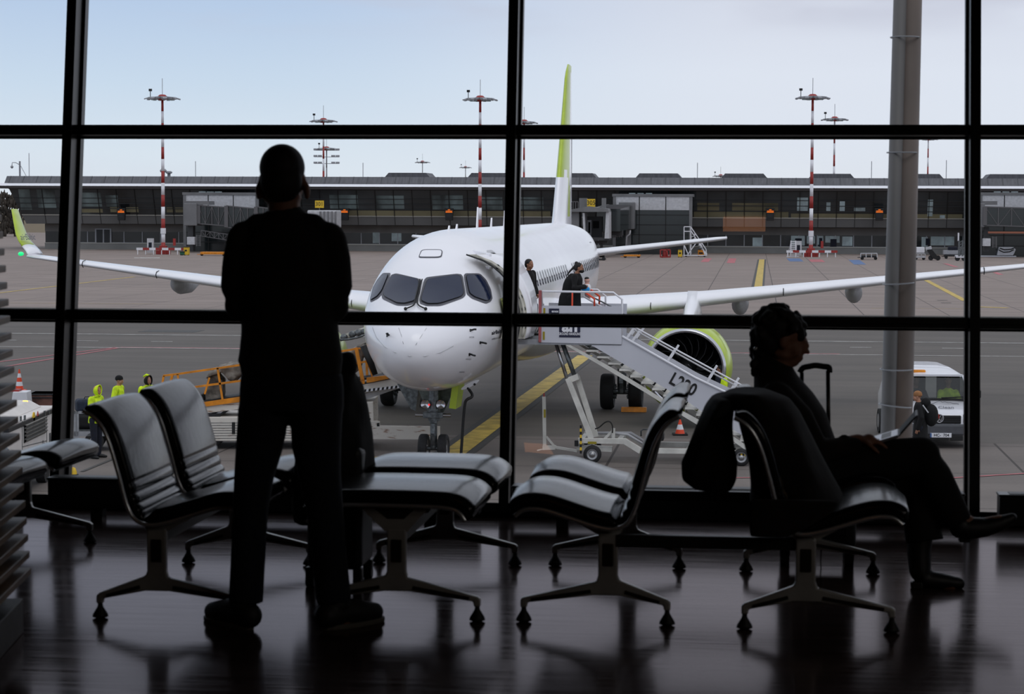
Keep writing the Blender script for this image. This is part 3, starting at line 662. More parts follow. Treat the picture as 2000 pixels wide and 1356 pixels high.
# tunnel: from rotunda coming nearer to the camera and left
ta=F.px(1212,402,2); tb=F.px(1188,408,-12); za=F.px(1212,447,2).z; zb=F.px(1188,452,-12).z
b=MB().use(m_jglass)
def tun(mb,p,q,z0p,z1p,z0q,z1q,w):
    p=Vector(p);q=Vector(q);d=(q-p);d.z=0;d.normalize();n=Vector((-d.y,d.x,0))*w/2
    vs=[]
    for c,z0,z1 in ((p,z0p,z1p),(q,z0q,z1q)):
        for sg in (-1,1):
            for z in (z0,z1): vs.append(Vector((c.x,c.y,z))+n*sg)
    mb.raw(vs,[(0,1,3,2),(4,6,7,5),(0,4,5,1),(2,3,7,6),(0,2,6,4),(1,5,7,3)]); return mb
tun(b,(ta.x,2,0),(tb.x,-12,0),za,ta.z,zb,tb.z,3); b.build('tunnel',r)
g=MB().use(m_truss); 
for k in range(9):
    t=k/8; x=ta.x+(tb.x-ta.x)*t; y=2-14*t; z1=ta.z+(tb.z-ta.z)*t; z0=za+(zb-za)*t; g.bx(x-1.62,x-1.45,y-.1,y+.1,z0,z1); g.bx(x-1.62,x+1.6,y-.1,y+.1,z1,z1+.15)
g.bar((ta.x-1.55,2,ta.z),(tb.x-1.55,-12,tb.z),.2,.35); g.bar((ta.x-1.55,2,za),(tb.x-1.55,-12,zb),.25,.45); g.build('tunnel_frame',r)
b=MB().use(m_jb); d0,d1=-16,-12
q0=F.px(1105,466,d0);q1=F.px(1190,412,d0)
b.bx(q0.x,F.px(1131,440,d0).x,d0,d1,q0.z,F.px(1110,412,d0).z); b.build('cab_left_wall',r,bevel=.05)
b=MB().use(m_jb); b.prism([P_(1104,414,d0),(P_(1112,410,d0)),P_(1150,403,d0),P_(1188,408,d0),P_(1190,414,d0)],d0-.6,d1); b.build('cab_roof',r)
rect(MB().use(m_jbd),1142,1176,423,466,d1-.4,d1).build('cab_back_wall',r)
rect(MB().use(m_lgrey),1147,1155,430,463,d1-.5,d1-.4).build('cab_door',r); rect(MB().use(m_cavity),1149,1153,434,455,d1-.55,d1-.5).build('cab_door_window',r)
rect(MB().use(m_cavity),1158,1170,432,446,d1-.5,d1-.4).build('cab_window',r)
b=MB().use(m_lgrey); b.prism([P_(1138,416,d0),P_(1142,416,d0),P_(1144,464,d0),P_(1140,464,d0)],d0-.3,d1); b.prism([P_(1184,414,d0),P_(1190,414,d0),P_(1190,466,d0),P_(1181,466,d0)],d0-.3,d1); b.build('canopy_bellows',r)
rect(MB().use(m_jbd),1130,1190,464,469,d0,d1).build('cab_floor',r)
g=MB().use(m_truss)
for px in (1108,1113,1118,1123,1128): q=F.px(px,410,d0);q2=F.px(px,394,d0); g.bar((q.x,d0+1,q.z),(q.x,d0+1,q2.z),.09)
q=F.px(1108,394,d0);q2=F.px(1128,394,d0); g.bar((q.x,d0+1,q.z),(q2.x,d0+1,q2.z),.09); g.build('roof_railing',r)
rect(MB().use(m_jb),1131,1145,387,410,d0+1,d0+3).build('air_unit',r); rect(MB().use(m_jb),1175,1183,387,408,d0+2,d0+3).build('lamp_stand',r)
q=F.px(1154,396.5,d0); sign(r,q.x,d0+.5,q.z,'305',.98,.98)
# undercarriage
g=MB().use(m_jbd)
a=F.px(1190,458,-12);c=F.px(1152,470,-12);e=F.px(1152,492,-12); z0=0
rect(g,1192,1216,450,460,-10,-8.6); rect(g,1150,1186,471,476,-13,-11); rect(g,1155,1160,471,488,-12.4,-11.8); rect(g,1172,1177,471,488,-12.4,-11.8)
g.build('wheel_carriage',r)
for px in (1157,1176): q=F.px(px,489,-12.6); MB().use(m_rubber).cyl((q.x-.3,-12.6,.55),(q.x+.3,-12.6,.55),.55,16).build('wheel',r)
g=MB().use(m_truss); a=F.px(1190,450,-6);c=F.px(1215,447,-6)
for k in range(5):
    x=a.x+(c.x-a.x)*k/5; x2=a.x+(c.x-a.x)*(k+1)/5; z=a.z; g.bar((x,-6,z),(x2,-6,z-.9),.08); g.bar((x2,-6,z-.9),(x2,-6,z),.08)
g.bar((a.x,-6,a.z-.9),(c.x,-6,c.z-.9),.1); g.build('under_truss',r)
MB().use(m_lgrey).tube([F.px(1231,450,0),F.px(1230,457,0),F.px(1224,462,0),F.px(1223,480,0)],.12,6).build('cable',r)
# --- side-on bridges (left and right edge)
def side_bridge(label,x0,mir,tunnels,cab,rot,num=None,numx=0):
    F=Fr(FT.w(FT.px(x0,490,-14).x,-14,0),-PSI)
    r=thing('jet_bridge',label,'jet bridge',fr=F)
    def R(mm,name,a,c,u,v,d0,d1,bev=0):
        p=F.px(a,v,d0);q=F.px(c,u,d0); return MB().use(mm).bx(min(p.x,q.x),max(p.x,q.x),d0,d1,p.z,q.z).build(name,r,bevel=bev)
    R(m_jb,'rotunda',*rot,0,3.4,.1)
    R(m_jb,'rotunda_hood',rot[0]+3,rot[1]+24,rot[2]-4,rot[2]+3,.2,3.2)
    R(m_jbd,'rotunda_column',rot[0]+8,rot[0]+18,rot[3],491,1,2.2)
    R(m_lgrey,'control_cabinet',rot[0]+6,rot[0]+21,rot[3]+22,rot[3]+37,-.6,.4,.03)
    g=MB().use(m_truss)
    for px in (rot[0]+25,rot[0]+32): a=F.px(px,rot[3]+18,-.4);c=F.px(px,rot[3]+40,-.4); g.bar(a,c,.12)
    for k in range(7): a=F.px(rot[0]+25,rot[3]+20+3*k,-.4);c=F.px(rot[0]+32,rot[3]+20+3*k,-.4); g.bar(a,c,.07)
    g.build('service_ladder',r)
    for (xa,ya,xb,yb,hh,d0,d1,n) in tunnels:
        A_=F.px(xa,ya,d0);B_=F.px(xb,yb,d0);h=(F.px(xa,ya,d0).z-F.px(xa,ya+hh,d0).z)
        MB().use(m_jglass).prism([(A_.x,A_.z),(B_.x,B_.z),(B_.x,B_.z-h),(A_.x,A_.z-h)],d0+.1,d1).build('tunnel',r)
        t=MB().use(m_truss); truss(t,F,(A_.x,A_.z),(B_.x,B_.z),h,d0,n); t.bar((A_.x,d0,A_.z),(A_.x,d0,A_.z-h),.5,.3); t.build('tunnel_frame',r)
    if cab:
        a,c,u,v=cab; R(m_lgrey,'cab',a,c,u,v,-.5,3,.15)
        b=MB().use(m_jb)
        for i in range(5): px=a+(c-a)*(.45+.13*i); p=F.px(px,v,-.6);q=F.px(px,u+2,-.6); b.bx(p.x-.1,p.x+.12,-.75,-.5,p.z,q.z)
        b.build('cab_bellows',r)
        R(m_jbd,'wheel_carriage',a-60,a-50,v+5,486,.6,1.6)
        for px in (a-62,a-48): q=F.px(px,490,.8); MB().use(m_rubber).cyl((q.x,.6,.55),(q.x,1.2,.55),.55,16).build('wheel',r)
    if num:
        q=F.px(numx,399,.5); sign(r,q.x,.5,q.z,num,1.15,.95); MB().use(m_truss).bx(q.x-.06,q.x+.06,.5,.6,F.px(numx,411,.5).z,q.z-.3).build('sign_post',r)
    return r,F,R
rb,Fb,Rb=side_bridge('grey jet bridge with trussed telescopic tunnel, partly hidden by the standing person',372,1,((388,401,440,405,36,.3,3,4),(442,402,540,412,42,0,3.3,7),(500,404,600,417,40,-.4,3.7,7)),(600,657,411,446),(359,384,397,441),'301',624)
g=MB().use(m_truss); a=Fb.px(392,450,0);c=Fb.px(470,462,0)
truss(g,Fb,(a.x,a.z),(c.x,c.z),.75,.2,9,.1); g.build('under_truss',rb)
rc,Fc,Rc=side_bridge('grey jet bridge with glass sided tunnel at the right edge',1925,1,((1924,404,2080,409,36,0,3.2,6),),None,(1914,1924,397,444))
Rc(mat('orange_bridge_stripe',(150,92,70),.6),'lower_beam',1930,2080,453,456,-.2,.1)
# ================================================================ airliner, nose towards the lounge
HD=math.radians(7.21)
FA=Fr(G(847,904),-HD)          # origin under the nose wheels; x to the aircraft's left (picture right), y aft, z up
air=thing('passenger_jet','white passenger jet with lime green tail and engines parked nose first outside the window','airplane',fr=FA)
ST=[(-3.40,2.95,2.85,.04,2.90),(-3.33,3.16,2.63,.27,2.89),(-3.15,3.36,2.44,.50,2.90),(-2.85,3.55,2.26,.74,2.94),(-2.4,3.78,2.08,1.01,3.02),(-1.9,4.02,1.94,1.24,3.12),
(-1.5,4.24,1.87,1.37,3.2),(-1.0,4.56,1.80,1.50,3.32),(-.5,4.86,1.76,1.59,3.42),(.2,5.17,1.73,1.67,3.5),(1.2,5.42,1.71,1.73,3.58),(2.4,5.53,1.70,1.755,3.62),(4,5.55,1.70,1.76,3.63),(8,5.55,1.70,1.76,3.63),
(14,5.55,1.70,1.76,3.63),(20,5.55,1.70,1.76,3.63),(23,5.55,1.78,1.75,3.66),(26,5.55,2.15,1.66,3.85),(29,5.52,2.85,1.40,4.2),(32,5.42,3.62,.98,4.55),(34.3,5.25,4.25,.50,4.75),(35.3,5.1,4.6,.22,4.85)]
def stat(L):
    i=0
    while i<len(ST)-2 and L>ST[i+1][0]: i+=1
    a,b=ST[i],ST[i+1]; p=ST[max(0,i-1)]; q=ST[min(len(ST)-1,i+2)]; h=b[0]-a[0]; t=(L-a[0])/h; out=[]
    for k in range(1,5):
        m0=(b[k]-p[k])/max(1e-6,b[0]-p[0])*h; m1=(q[k]-a[k])/max(1e-6,q[0]-a[0])*h
        if i==0 : m0=(b[k]-a[k])*1.6
        t2=t*t;t3=t2*t; out.append((2*t3-3*t2+1)*a[k]+(t3-2*t2+t)*m0+(-2*t3+3*t2)*b[k]+(t3-t2)*m1)
    return out
def fring(L,n=72,inf=0):
    zt,zb,hw,zc=stat(L); R=[]
    for k in range(n):
        a=2*PI*k/n; c,s_=math.cos(a),math.sin(a); R.append(Vector(((hw+inf)*c,L,zc+((zt-zc)+inf)*s_ if s_>=0 else zc+((zc-zb)+inf)*s_)))
    return R
Ls=[-3.4+.0*1]+[ -3.4+3.4*(k/26)**1.7*1 for k in range(1,27)]+[.25*k for k in range(1,14)]+[3.5+1.0*k for k in range(1,18)]+[21+.7*k for k in range(1,21)]+[35.3]
Ls=sorted(set(Ls)); b=MB().use(m_fus).rings([fring(L) for L in Ls]); fus=b.build('fuselage',air)
bv=BVHTree.FromPolygons([Vector(p) for p in b.v],b.f)
def hitray(px,py,off):
    o=FA.loc(CAM); d=ray(px,py); d=Vector((d.dot(FA.ax),d.dot(FA.ay),d.z)).normalized()
    h=bv.ray_cast(o,d)
    if h[0] is None:
        # outside the outline: closest point of the skin
        best=None
        for t in [48+.25*k for k in range(60)]:
            q=bv.find_nearest(o+d*t)
            if best is None or q[3]<best[3]: best=q
        h=best
    n=h[1]
    if n.dot(d)>0: n=-n
    return h[0]+n*off
def skin(name,polys,mm,off,mapf,res=5,parent=None,label=None,thick=0):
    """patch of the aircraft's skin inside an outline; follows the curvature"""
    bm=bmesh.new()
    for poly in polys:
        vs=[bm.verts.new((x,y,0)) for x,y in poly]; bm.faces.new(vs)
    for _ in range(8):
        bmesh.ops.triangulate(bm,faces=bm.faces)
        ed=[e for e in bm.edges if e.calc_length()>res]
        if not ed: break
        bmesh.ops.subdivide_edges(bm,edges=ed,cuts=1)
    bmesh.ops.triangulate(bm,faces=bm.faces)
    vs=[mapf(v.co.x,v.co.y,off) for v in bm.verts]; bm.verts.index_update(); fs=[[v.index for v in f.verts] for f in bm.faces]; bm.free()
    return MB().use(mm).raw(vs,fs,True).build(name,parent or air,label=label)
def z2(pts,f=3.988,ox=500,oy=300): return [(ox+x/f,oy+y/f) for x,y in pts]
def rnd(pts,n=4,r=.28):
    """round polygon corners"""
    out=[];N=len(pts)
    for i in range(N):
        p=Vector(pts[i-1]);c=Vector(pts[i]);q=Vector(pts[(i+1)%N]); a=c.lerp(p,min(.45,r));e=c.lerp(q,min(.45,r))
        for k in range(n+1):
            t=k/n; out.append(tuple(a*(1-t)**2+c*2*t*(1-t)+e*t*t))
    return out
OUT=[[(1048,932),(990,932),(945,985),(912,1045),(890,1130),(893,1160),(950,1132),(988,1092),(1047,950)],
 [(1095,935),(1292,982),(1280,1080),(1255,1165),(1180,1188),(1095,1186),(985,1135),(978,1095),(1030,985),(1058,945)],
 [(1310,985),(1330,965),(1560,938),(1597,942),(1612,962),(1634,1105),(1608,1130),(1440,1190),(1330,1190),(1278,1172),(1272,1140)],
 [(1614,935),(1742,935),(1792,985),(1828,1060),(1840,1130),(1826,1155),(1790,1172),(1680,1132),(1638,1095)]]
INN=[[(1034,948),(998,948),(957,995),(926,1050),(900,1125),(901,1143),(948,1115),(983,1072)],
 [(1088,950),(1250,982),(1268,1005),(1255,1100),(1233,1152),(1160,1172),(1100,1168),(1008,1118),(996,1092),(1042,998),(1066,958)],
 [(1330,1002),(1352,982),(1560,952),(1590,965),(1613,1090),(1592,1118),(1430,1172),(1340,1175),(1290,1152),(1292,1120)],
 [(1632,952),(1735,952),(1772,990),(1806,1052),(1824,1118),(1812,1142),(1785,1148),(1700,1120),(1660,1090)]]
def grow(poly,k):
    cx=sum(p[0] for p in poly)/len(poly);cy=sum(p[1] for p in poly)/len(poly); return [(cx+(x-cx)*k,cy+(y-cy)*k) for x,y in poly]
for o_,i_ in zip(OUT,INN):
    w_=skin('window_surround',[rnd(z2(o_),3,.2)],m_wframe,.010,hitray)
    skin('window_seal',[rnd(z2(grow(i_,1.045)),3,.22)],m_seal,.020,hitray,parent=w_)
    skin('cockpit_window',[rnd(z2(i_),3,.22)],m_cglass,.034,hitray,parent=w_)
# hatch outline above the windshield
hx=rnd(z2([(1290,748),(1440,748),(1455,765),(1445,815),(1270,815),(1268,800)]),4,.3)
hi_=rnd(z2([(1296,755),(1436,755),(1446,768),(1437,807),(1278,807),(1276,798)]),4,.3)
k=skin('escape_hatch',[hx],m_wframe,.008,hitray); skin('hatch_cover',[hi_],m_fus,.014,hitray,parent=k)
# wipers
def on(px,py,off=.05): return hitray(px,py,off)
for pts in ([(793,607),(808,600),(811,590),(819,558),(821,549)],[(831,607),(818,600),(816,590),(822,560),(825,549)]):
    b=MB().use(m_black).tube([on(*p) for p in spline([(x,y,0) for x,y in pts],5) for p in [(p.x,p.y)]],.017,6); b.ell(on(*pts[0],.05),.04,8,6); b.build('wiper',air)
# probes, seams and small marks on the nose
for (x,y,a) in ((921,645,.1),(940,669,.1),(919,692,.1),(760,655,.04)):
    b=MB().use(m_dark); p=on(x,y,.0);q=on(x+4,y,.09); b.tube([p,on(x,y,.08),q+Vector((.0,-.08,0))],.022,6); b.bar(on(x-3,y-2,.005),on(x-3,y+3,.005),.05,.02); b.build('air_probe',air)
m_mark=mat('stencil_grey',(90,92,100),.5)
def seam(pts,w=.024,mm=None,off=.003,name='panel_seam'):
    P=[on(x,y,off) for x,y in pts]; b=MB().use(mm or m_lgrey).tube([p for p in P],w/2,4); return b.build(name,air)
seam([(728,640),(736,660),(752,678),(772,689),(800,696),(830,696),(860,689),(885,676)])

seam([(779,641),(784,655),(788,672)],.016)
seam([(833,641),(822,658),(812,674)],.016)
skin('air_scoop',[[(1022+15*math.cos(.35*k),704-5*math.cos(.35*k)+4.5*math.sin(.35*k)) for k in range(18)]],m_dark,.01,hitray)
for (x,y,t,s_) in ((921,659,'AOA',4.5),(915,702,'PITOT',4),(934,636,'STATIC',3.2),(902,727,'DRAIN',3.4)):
    vs,fs=text_verts(t,s_,0,0); skinv=[hitray(x+v.x,y-v.y,.006) for v in vs]; MB().use(m_mark).raw(skinv,fs).build('stencil_mark',air)
for (x,y,sc,t,mm) in ((971.5,648.5,10.5,'airBaltic',m_navy),(971.5,660.5,4.6,'AIRBUS A220-300',m_navy)):
    vs,fs=text_verts(t,sc,0,.25 if sc>6 else 0); mx_=max(abs(v.x) for v in vs)
    MB().use(mm).raw([hitray(x+v.x/mx_*11.5,y-v.y-(v.x/mx_)*2.6,.006) for v in vs],fs).build('airline_name' if sc>6 else 'type_name',air)
# side decals use (y along the body, z) cast sideways
def hitside(s):
    def f(L,z,off):
        h=bv.ray_cast(Vector((s*6,L,z)),Vector((-s,0,0)))
        if h[0] is None: h=bv.find_nearest(Vector((s*1.8,L,z)))
        n=h[1]; n=n if n.x*s>0 else -n
        return h[0]+n*off
    return f
for s in (1,-1):
    hs=hitside(s)
    for i in range(37):
        L=4.2+i*.62 if i<18 else 4.9+i*.62
        if abs(L-16.0)<.1: continue
        w_=skin('cabin_window',[rnd([(L-.13,4.0),(L+.13,4.0),(L+.13,4.38),(L-.13,4.38)],3,.4)],m_cglass if s>0 else m_seal,.012,hs,res=.3)
    for (L,z0,z1) in ((26.6,3.05,4.85),):
        for (a,c,e,f) in ((L-.42,L+.42,z0,z0+.03),(L-.42,L+.42,z1,z1+.03),(L-.42,L-.39,z0,z1),(L+.39,L+.42,z0,z1)): skin('rear_door_outline',[[(a,e),(c,e),(c,f),(a,f)]],m_greyp,.006,hs,res=.5)
    vs,fs=text_verts('airBaltic',1.35,0,.02); sg=1 if s>0 else -1
    MB().use(m_navy).raw([hs(6.6+v.x*.8*sg,3.02+v.y,.008) for v in vs],fs).build('airline_lettering',air)
# pale strokes of the sky-blue livery highlight along the crown
# belly fairing
def brg(L):
    t=(L-9.6)/11.4; e=math.sin(PI*max(0,min(1,t)))**.45; R=[]
    for k in range(24):
        a=PI+PI*k/23; R.append(Vector((1.96*e*math.cos(a)*(1) if e>.01 else 0,L,2.55+math.sin(a)*1.12*e)))
    return R
MB().use(m_fus).rings([brg(9.6+11.4*k/24) for k in range(25)],caps=False,closed=False).build('belly_fairing',air)
# ---------------------------------------------------------------- wings
def airfoil(s,LE,c,z,th,n=9):
    """closed section at span s"""
    up=[];lo=[]
    for k in range(n+1):
        x=(k/n)**1.8; y=5*th*(.2969*math.sqrt(x)-.126*x-.3516*x*x+.2843*x**3-.1015*x**4)
        up.append(Vector((s,LE+x*c,z+(y*1.05+.0)*c))); lo.append(Vector((s,LE+x*c,z-y*.85*c)))
    return up+lo[-2:0:-1]
for sg in (1,-1):
    sec=[]
    for t in [0,.06,.12,.2,.3,.42,.55,.7,.85,.95,1]:
        s_=1.3+t*(16.6-1.3); LE=10.5+.53*(s_-1.75)-(.5*max(0,3.2-s_) if s_<3.2 else 0); c=6.6-(6.6-3.7)*min(1,(s_-1.3)/4.9) if s_<6.2 else 3.7-(3.7-1.45)*(s_-6.2)/10.4
        sec.append(airfoil(sg*s_,LE,c,2.84+.095*s_-.004*(s_-9)*0,.13-.03*t))
    wg=MB().use(m_fus).rings(sec).build('wing',air)
    # slat gap lines around the leading edge
    for s_ in (4.4,8.2,11.4,14.3):
        LE=10.5+.53*(s_-1.75); c=MB().use(m_seal); z=2.84+.095*s_
        c.tube([Vector((sg*s_,LE+.35,z+.13)),Vector((sg*s_,LE+.08,z+.10)),Vector((sg*s_,LE-.012,z)),Vector((sg*s_,LE+.1,z-.1))],.014,4); c.build('slat_gap',wg)
    a=LE0=10.5+.53*(16.6-1.75); z=2.84+.095*16.6
    # winglet: sweeps up and out
    sec=[]
    for k in range(9):
        t=k/8; ang=min(1,t*2.2); s_=16.6+.42*math.sin(ang*1.05)+.85*max(0,t-.15); zz=z+.05+1.50*t**1.2; c=1.50-.85*t; LE=LE0+.12+1.5*t
        r_=[]
        base=airfoil(0,0,c,0,.12)
        tilt=math.radians(15+55*min(1,t*2.5))
        for p in base: r_.append(Vector((sg*(s_-p.z*math.sin(tilt)),LE+p.y,zz+p.z*math.cos(tilt))))
        sec.append(r_)
    MB().use(m_fus).rings(sec[:3]).build('wing_tip',wg)
    wl=MB().use(m_lime).rings(sec[2:]).build('winglet',wg)
    if sg<0:
        vs,fs=text_verts('airBaltic',.42,0,.01); P0=sec[3][0]; 
        o=Vector((-16.95,LE0+1.15,z+.45)); text(MB(),'airBaltic',(-17.0+.12,LE0+.95,z+.62),(.25,1,0),(-.25,.15,1),.3,m_mark,.9).build('winglet_lettering',wl)
    MB().use(mat('nav_green' if sg<0 else 'nav_red',(30,200,120) if sg<0 else (210,40,40),.3,emis=(30,230,130) if sg<0 else (240,40,40),es=1.0)).ell((sg*16.85,LE0+.18,z+.08),(.09,.13,.07),10,8).build('navigation_light',wg)
    # flap track fairings
    for s_,rr in ((10.35 if sg>0 else 11.1,.26),(6.9,.25)):
        LE=10.5+.53*(s_-1.75); z1=2.84+.095*s_; L1=LE+1.1
        MB().use(m_lgrey).rings([[Vector((sg*s_+rr*w*math.cos(2*PI*k/16),L1+y,z1-.26+dz+rr*1.25*w*math.sin(2*PI*k/16))) for k in range(16)] for y,w,dz in ((0,.12,.02),(.12,.5,0),(.35,.8,-.02),(.8,1,-.05),(1.8,1,-.05),(2.8,.6,.05),(3.5,.1,.15))]).build('flap_fairing',wg)
    # ---- engine
    ex,ez,eL=sg*5.56,1.67,8.9
    en=MB().use(m_lime).lathe([(1.12,.10),(1.19,.22),(1.25,.6),(1.27,1.2),(1.22,2.2),(1.05,3.2),(.98,3.25)],(ex,eL,ez),(0,1,0),48).build('engine_nacelle',air)
    MB().use(m_lip).lathe([(.99,.32),(.985,.16),(1.0,.06),(1.04,.01),(1.08,.02),(1.115,.08),(1.13,.13)],(ex,eL,ez),(0,1,0),48).build('intake_lip',en)
    MB().use(m_dark).lathe([(.99,.32),(.97,.8),(.97,1.15)],(ex,eL,ez),(0,1,0),48).build('intake_duct',en)
    MB().use(m_cavity).lathe([(.97,1.1),(0,1.12)],(ex,eL,ez),(0,1,0),32).build('fan_back',en)
    for k in range(18):
        a=2*PI*k/18; b=MB().use(m_fan); R=[]
        for j in range(5):
            t=j/4; rr=.26+.69*t; aa=a+.35*t*t; pitch=.25+.6*t; w=.13+.05*math.sin(PI*t)
            for e in (-1,1):
                a2=aa+e*w*math.cos(pitch)/max(rr,.3)*.6; R.append(Vector((ex+rr*math.cos(a2),eL+.88+e*w*math.sin(pitch)*.8,ez+rr*math.sin(a2))))
        b.raw(R,[(2*j,2*j+1,2*j+3,2*j+2) for j in range(4)],True); b.use(m_fanedge).tube([R[2*j] for j in range(5)],.012,4); b.build('fan_blade',en)
    MB().use(m_dark).lathe([(.0,0),(.12,.08),(.22,.25),(.28,.5)],(ex,eL+.4,ez),(0,1,0),24).build('spinner',en)
    b=MB().use(m_fanedge).tube([(ex+.05,eL+.42,ez+.1),(ex+.14,eL+.5,ez+.02),(ex+.15,eL+.6,ez-.12)],.018,5); b.build('spinner_swirl',en)
    LEe=10.5+.53*(5.56-1.75); ze=2.84+.095*5.56
    b=MB().use(m_fus); R=[]
    for (y,zt_,zb_,w) in ((eL+.9,ez+1.26,ez+1.1,.05),(eL+1.6,ez+1.45,ez+1.1,.16),(LEe-.3,ze+.02,ez+1.1,.24),(LEe+.6,ze+.3,ez+1.0,.26),(LEe+2.6,ze+.1,ez+.8,.2),(LEe+4,ze-.1,ez+.9,.05)):
        R.append([Vector((ex-w,y,zb_)),Vector((ex+w,y,zb_)),Vector((ex+w,y,(zt_+zb_)/2)),Vector((ex+w*.55,y,zt_)),Vector((ex-w*.55,y,zt_)),Vector((ex-w,y,(zt_+zb_)/2))])
    b.rings(R).build('engine_pylon',air)
    MB().use(m_dark).lathe([(.6,2.6),(.62,3.6),(.3,4.6),(.0,5.0)],(ex,eL,ez),(0,1,0),24).build('exhaust_cone',en)
# ---------------------------------------------------------------- tail
for sg in (1,-1):
    sec=[]
    for t in (0,.25,.5,.75,.93,1):
        s_=.5+5.5*t; sec.append(airfoil(sg*s_,28.2+.55*s_,3.0-1.6*t if t<.97 else 1.1,4.28+.115*s_,.11))
    MB().use(m_fus).rings(sec).build('tailplane',air)
b=MB(); NZ=22; rows=[]
for j in range(NZ+1):
    t=j/NZ; z=5.2+6.28*t; LE=26.6+4.15*t**.92; TE=32.9-.35*t; 
    if t>.93: LE+=(t-.93)*6; 
    r=[]
    for p in airfoil(0,0,TE-LE,0,.09 if t<.97 else .05,12): r.append(Vector((p.z*1.0,LE+p.y,z)))
    rows.append(r)
# dorsal fillet: bigger chord at the base
for r in rows[:3]: r[0].y-=(.9,.45,.15)[rows.index(r)]
n=len(rows[0]); o=[p for r in rows for p in r]; b.use(m_fus); b.use(m_lime)
b.raw(o,[],True)
for j in range(NZ):
    for k in range(n):
        a=j*n+k;c=j*n+(k+1)%n; f=[a,c,c+n,a+n]; cy=sum(o[i].y for i in f)/4; cz=sum(o[i].z for i in f)/4
        LE=rows[j][0].y; fr_=(cy-LE)/(32.9-LE)
        lime=(fr_<.36 and cz>7.5-3.2*abs(fr_-.14)) or cz>11.15 or (cz<=7 and .30<fr_<.5 and cz>5.9)
        b.f.append(f); b.fm.append(1 if lime else 0); b.fs.append(True)
b.f.append(list(range(NZ*n,(NZ+1)*n))); b.fm.append(1); b.fs.append(False)
fin=b.build('tail_fin',air)
MB().use(m_mark).bx(-.02,.02,32.2,32.8,6.3,8.9).build('rudder_seam',fin)  # thin grey seam near the rudder's trailing edge
# crown antennas
for (px,py,h) in ((943,446,.55),(982,443,.25),(873,452,.12),(891,449,.12),(1022,440,.45),(1055,439,.4)):
    o_=FA.loc(CAM); L=((px-870)/14+2) ; q=bv.ray_cast(Vector((0,max(2,L),9)),Vector((0,0,-1)))[0]
    MB().use(m_fus).prism([(q.y-.1,q.z-.05),(q.y+.12,q.z-.05),(q.y+.15,q.z+h),(q.y+.10,q.z+h)],-.02,.02,'x').build('antenna',air)
# ---------------------------------------------------------------- open forward door on the left side, drawn outward and forward
def arc(L,inf,z0,z1,n=14):
    zt,zb,hw,zc=stat(L); out=[]
    for k in range(n+1):
        z=z0+(z1-z0)*k/n; s_=(z-zc)/(zt-zc if z>zc else zc-zb); s_=max(-1,min(1,s_)); out.append(Vector((hw*math.sqrt(1-s_*s_)+inf,L,z)))
    return out
zD0,zD1=3.0,4.98
hs=hitside(1)
skin('door_opening',[rnd([(1.15,zD0),(2.05,zD0),(2.05,zD1),(1.15,zD1)],4,.3)],m_cavity,.012,hs,res=.3)
skin('door_surround',[rnd([(1.08,zD0-.07),(2.12,zD0-.07),(2.12,zD1+.07),(1.08,zD1+.07)],4,.3)],m_lgrey,.006,hs,res=.3)
dl=[];L0,L1=-.15,1.3
rows=[arc(L0,.42,zD0,zD1),arc(L0,.62,zD0,zD1),arc(L1,.60,zD0,zD1),arc(L1,.40,zD0,zD1)]
m_inner=mat('door_inner_lining',(196,192,180),.6,var=.08,scale=3)
b=MB(); nn=len(rows[0]); vs=[p for r in rows for p in r]; b.use(m_inner); b.raw(vs,[],True)
def addf(f,mi,sm=True): b.f.append(f); b.fm.append(mi); b.fs.append(sm)
b.use(m_fus)
for k in range(nn-1):
    for j in range(4):
        a=j*nn+k; c=((j+1)%4)*nn+k; addf([a,a+1,c+1,c],1 if j==1 else 0,j==1)
addf([0,nn,2*nn,3*nn],0,False); addf([nn-1,2*nn-1,3*nn-1,4*nn-1],0,False)
door=b.build('forward_door',air)
# mechanism on the door's front edge
e0=arc(L0-.03,.47,zD0,zD1); e1=arc(L0-.03,.56,zD0,zD1)
g=MB().use(m_dark)
for k in (2,4,5,7,9,10,12): g.ell(e1[k],(.05,.03,.06),8,6)
g.tube([p+Vector((-.02,-.02,0)) for p in e0],.02,6); g.build('latch_mechanism',door)
g=MB().use(m_inner); g.tube([p+Vector((.03,-.02,0)) for p in arc(L0-.02,.53,zD0+.05,zD1-.05)],.03,6); g.build('edge_rail',door)
g=MB().use(mat('olive_slide_pack',(104,108,58),.8,var=.4,scale=14)); p=arc(L0-.05,.24,3.35,3.95); g.rings([[q+Vector((-.17,0,0)),q+Vector((.1,0,0)),q+Vector((.1,.7,0)),q+Vector((-.17,.7,0))] for q in p],smooth=False).build('slide_pack',door)
g=MB().use(m_inner); p=arc(L0-.05,.26,3.0,3.3); g.rings([[q+Vector((-.2,0,0)),q+Vector((.14,0,0)),q+Vector((.14,.8,0)),q+Vector((-.2,.8,0))] for q in p],smooth=False).build('lower_bustle',door)
g=MB().use(m_fus); A=arc(.2,.05,4.5,5.02)[-1]; B=arc(.2,.42,4.5,4.9)[-1]
for L in (.15,.5): g.bar(A+Vector((-.1,L+.5,.05)),B+Vector((0,L-.2,.05)),.07); g.bar(A+Vector((-.05,L+.6,-.25)),B+Vector((0,L-.2,-.25)),.05)
g.build('hinge_arm',door)
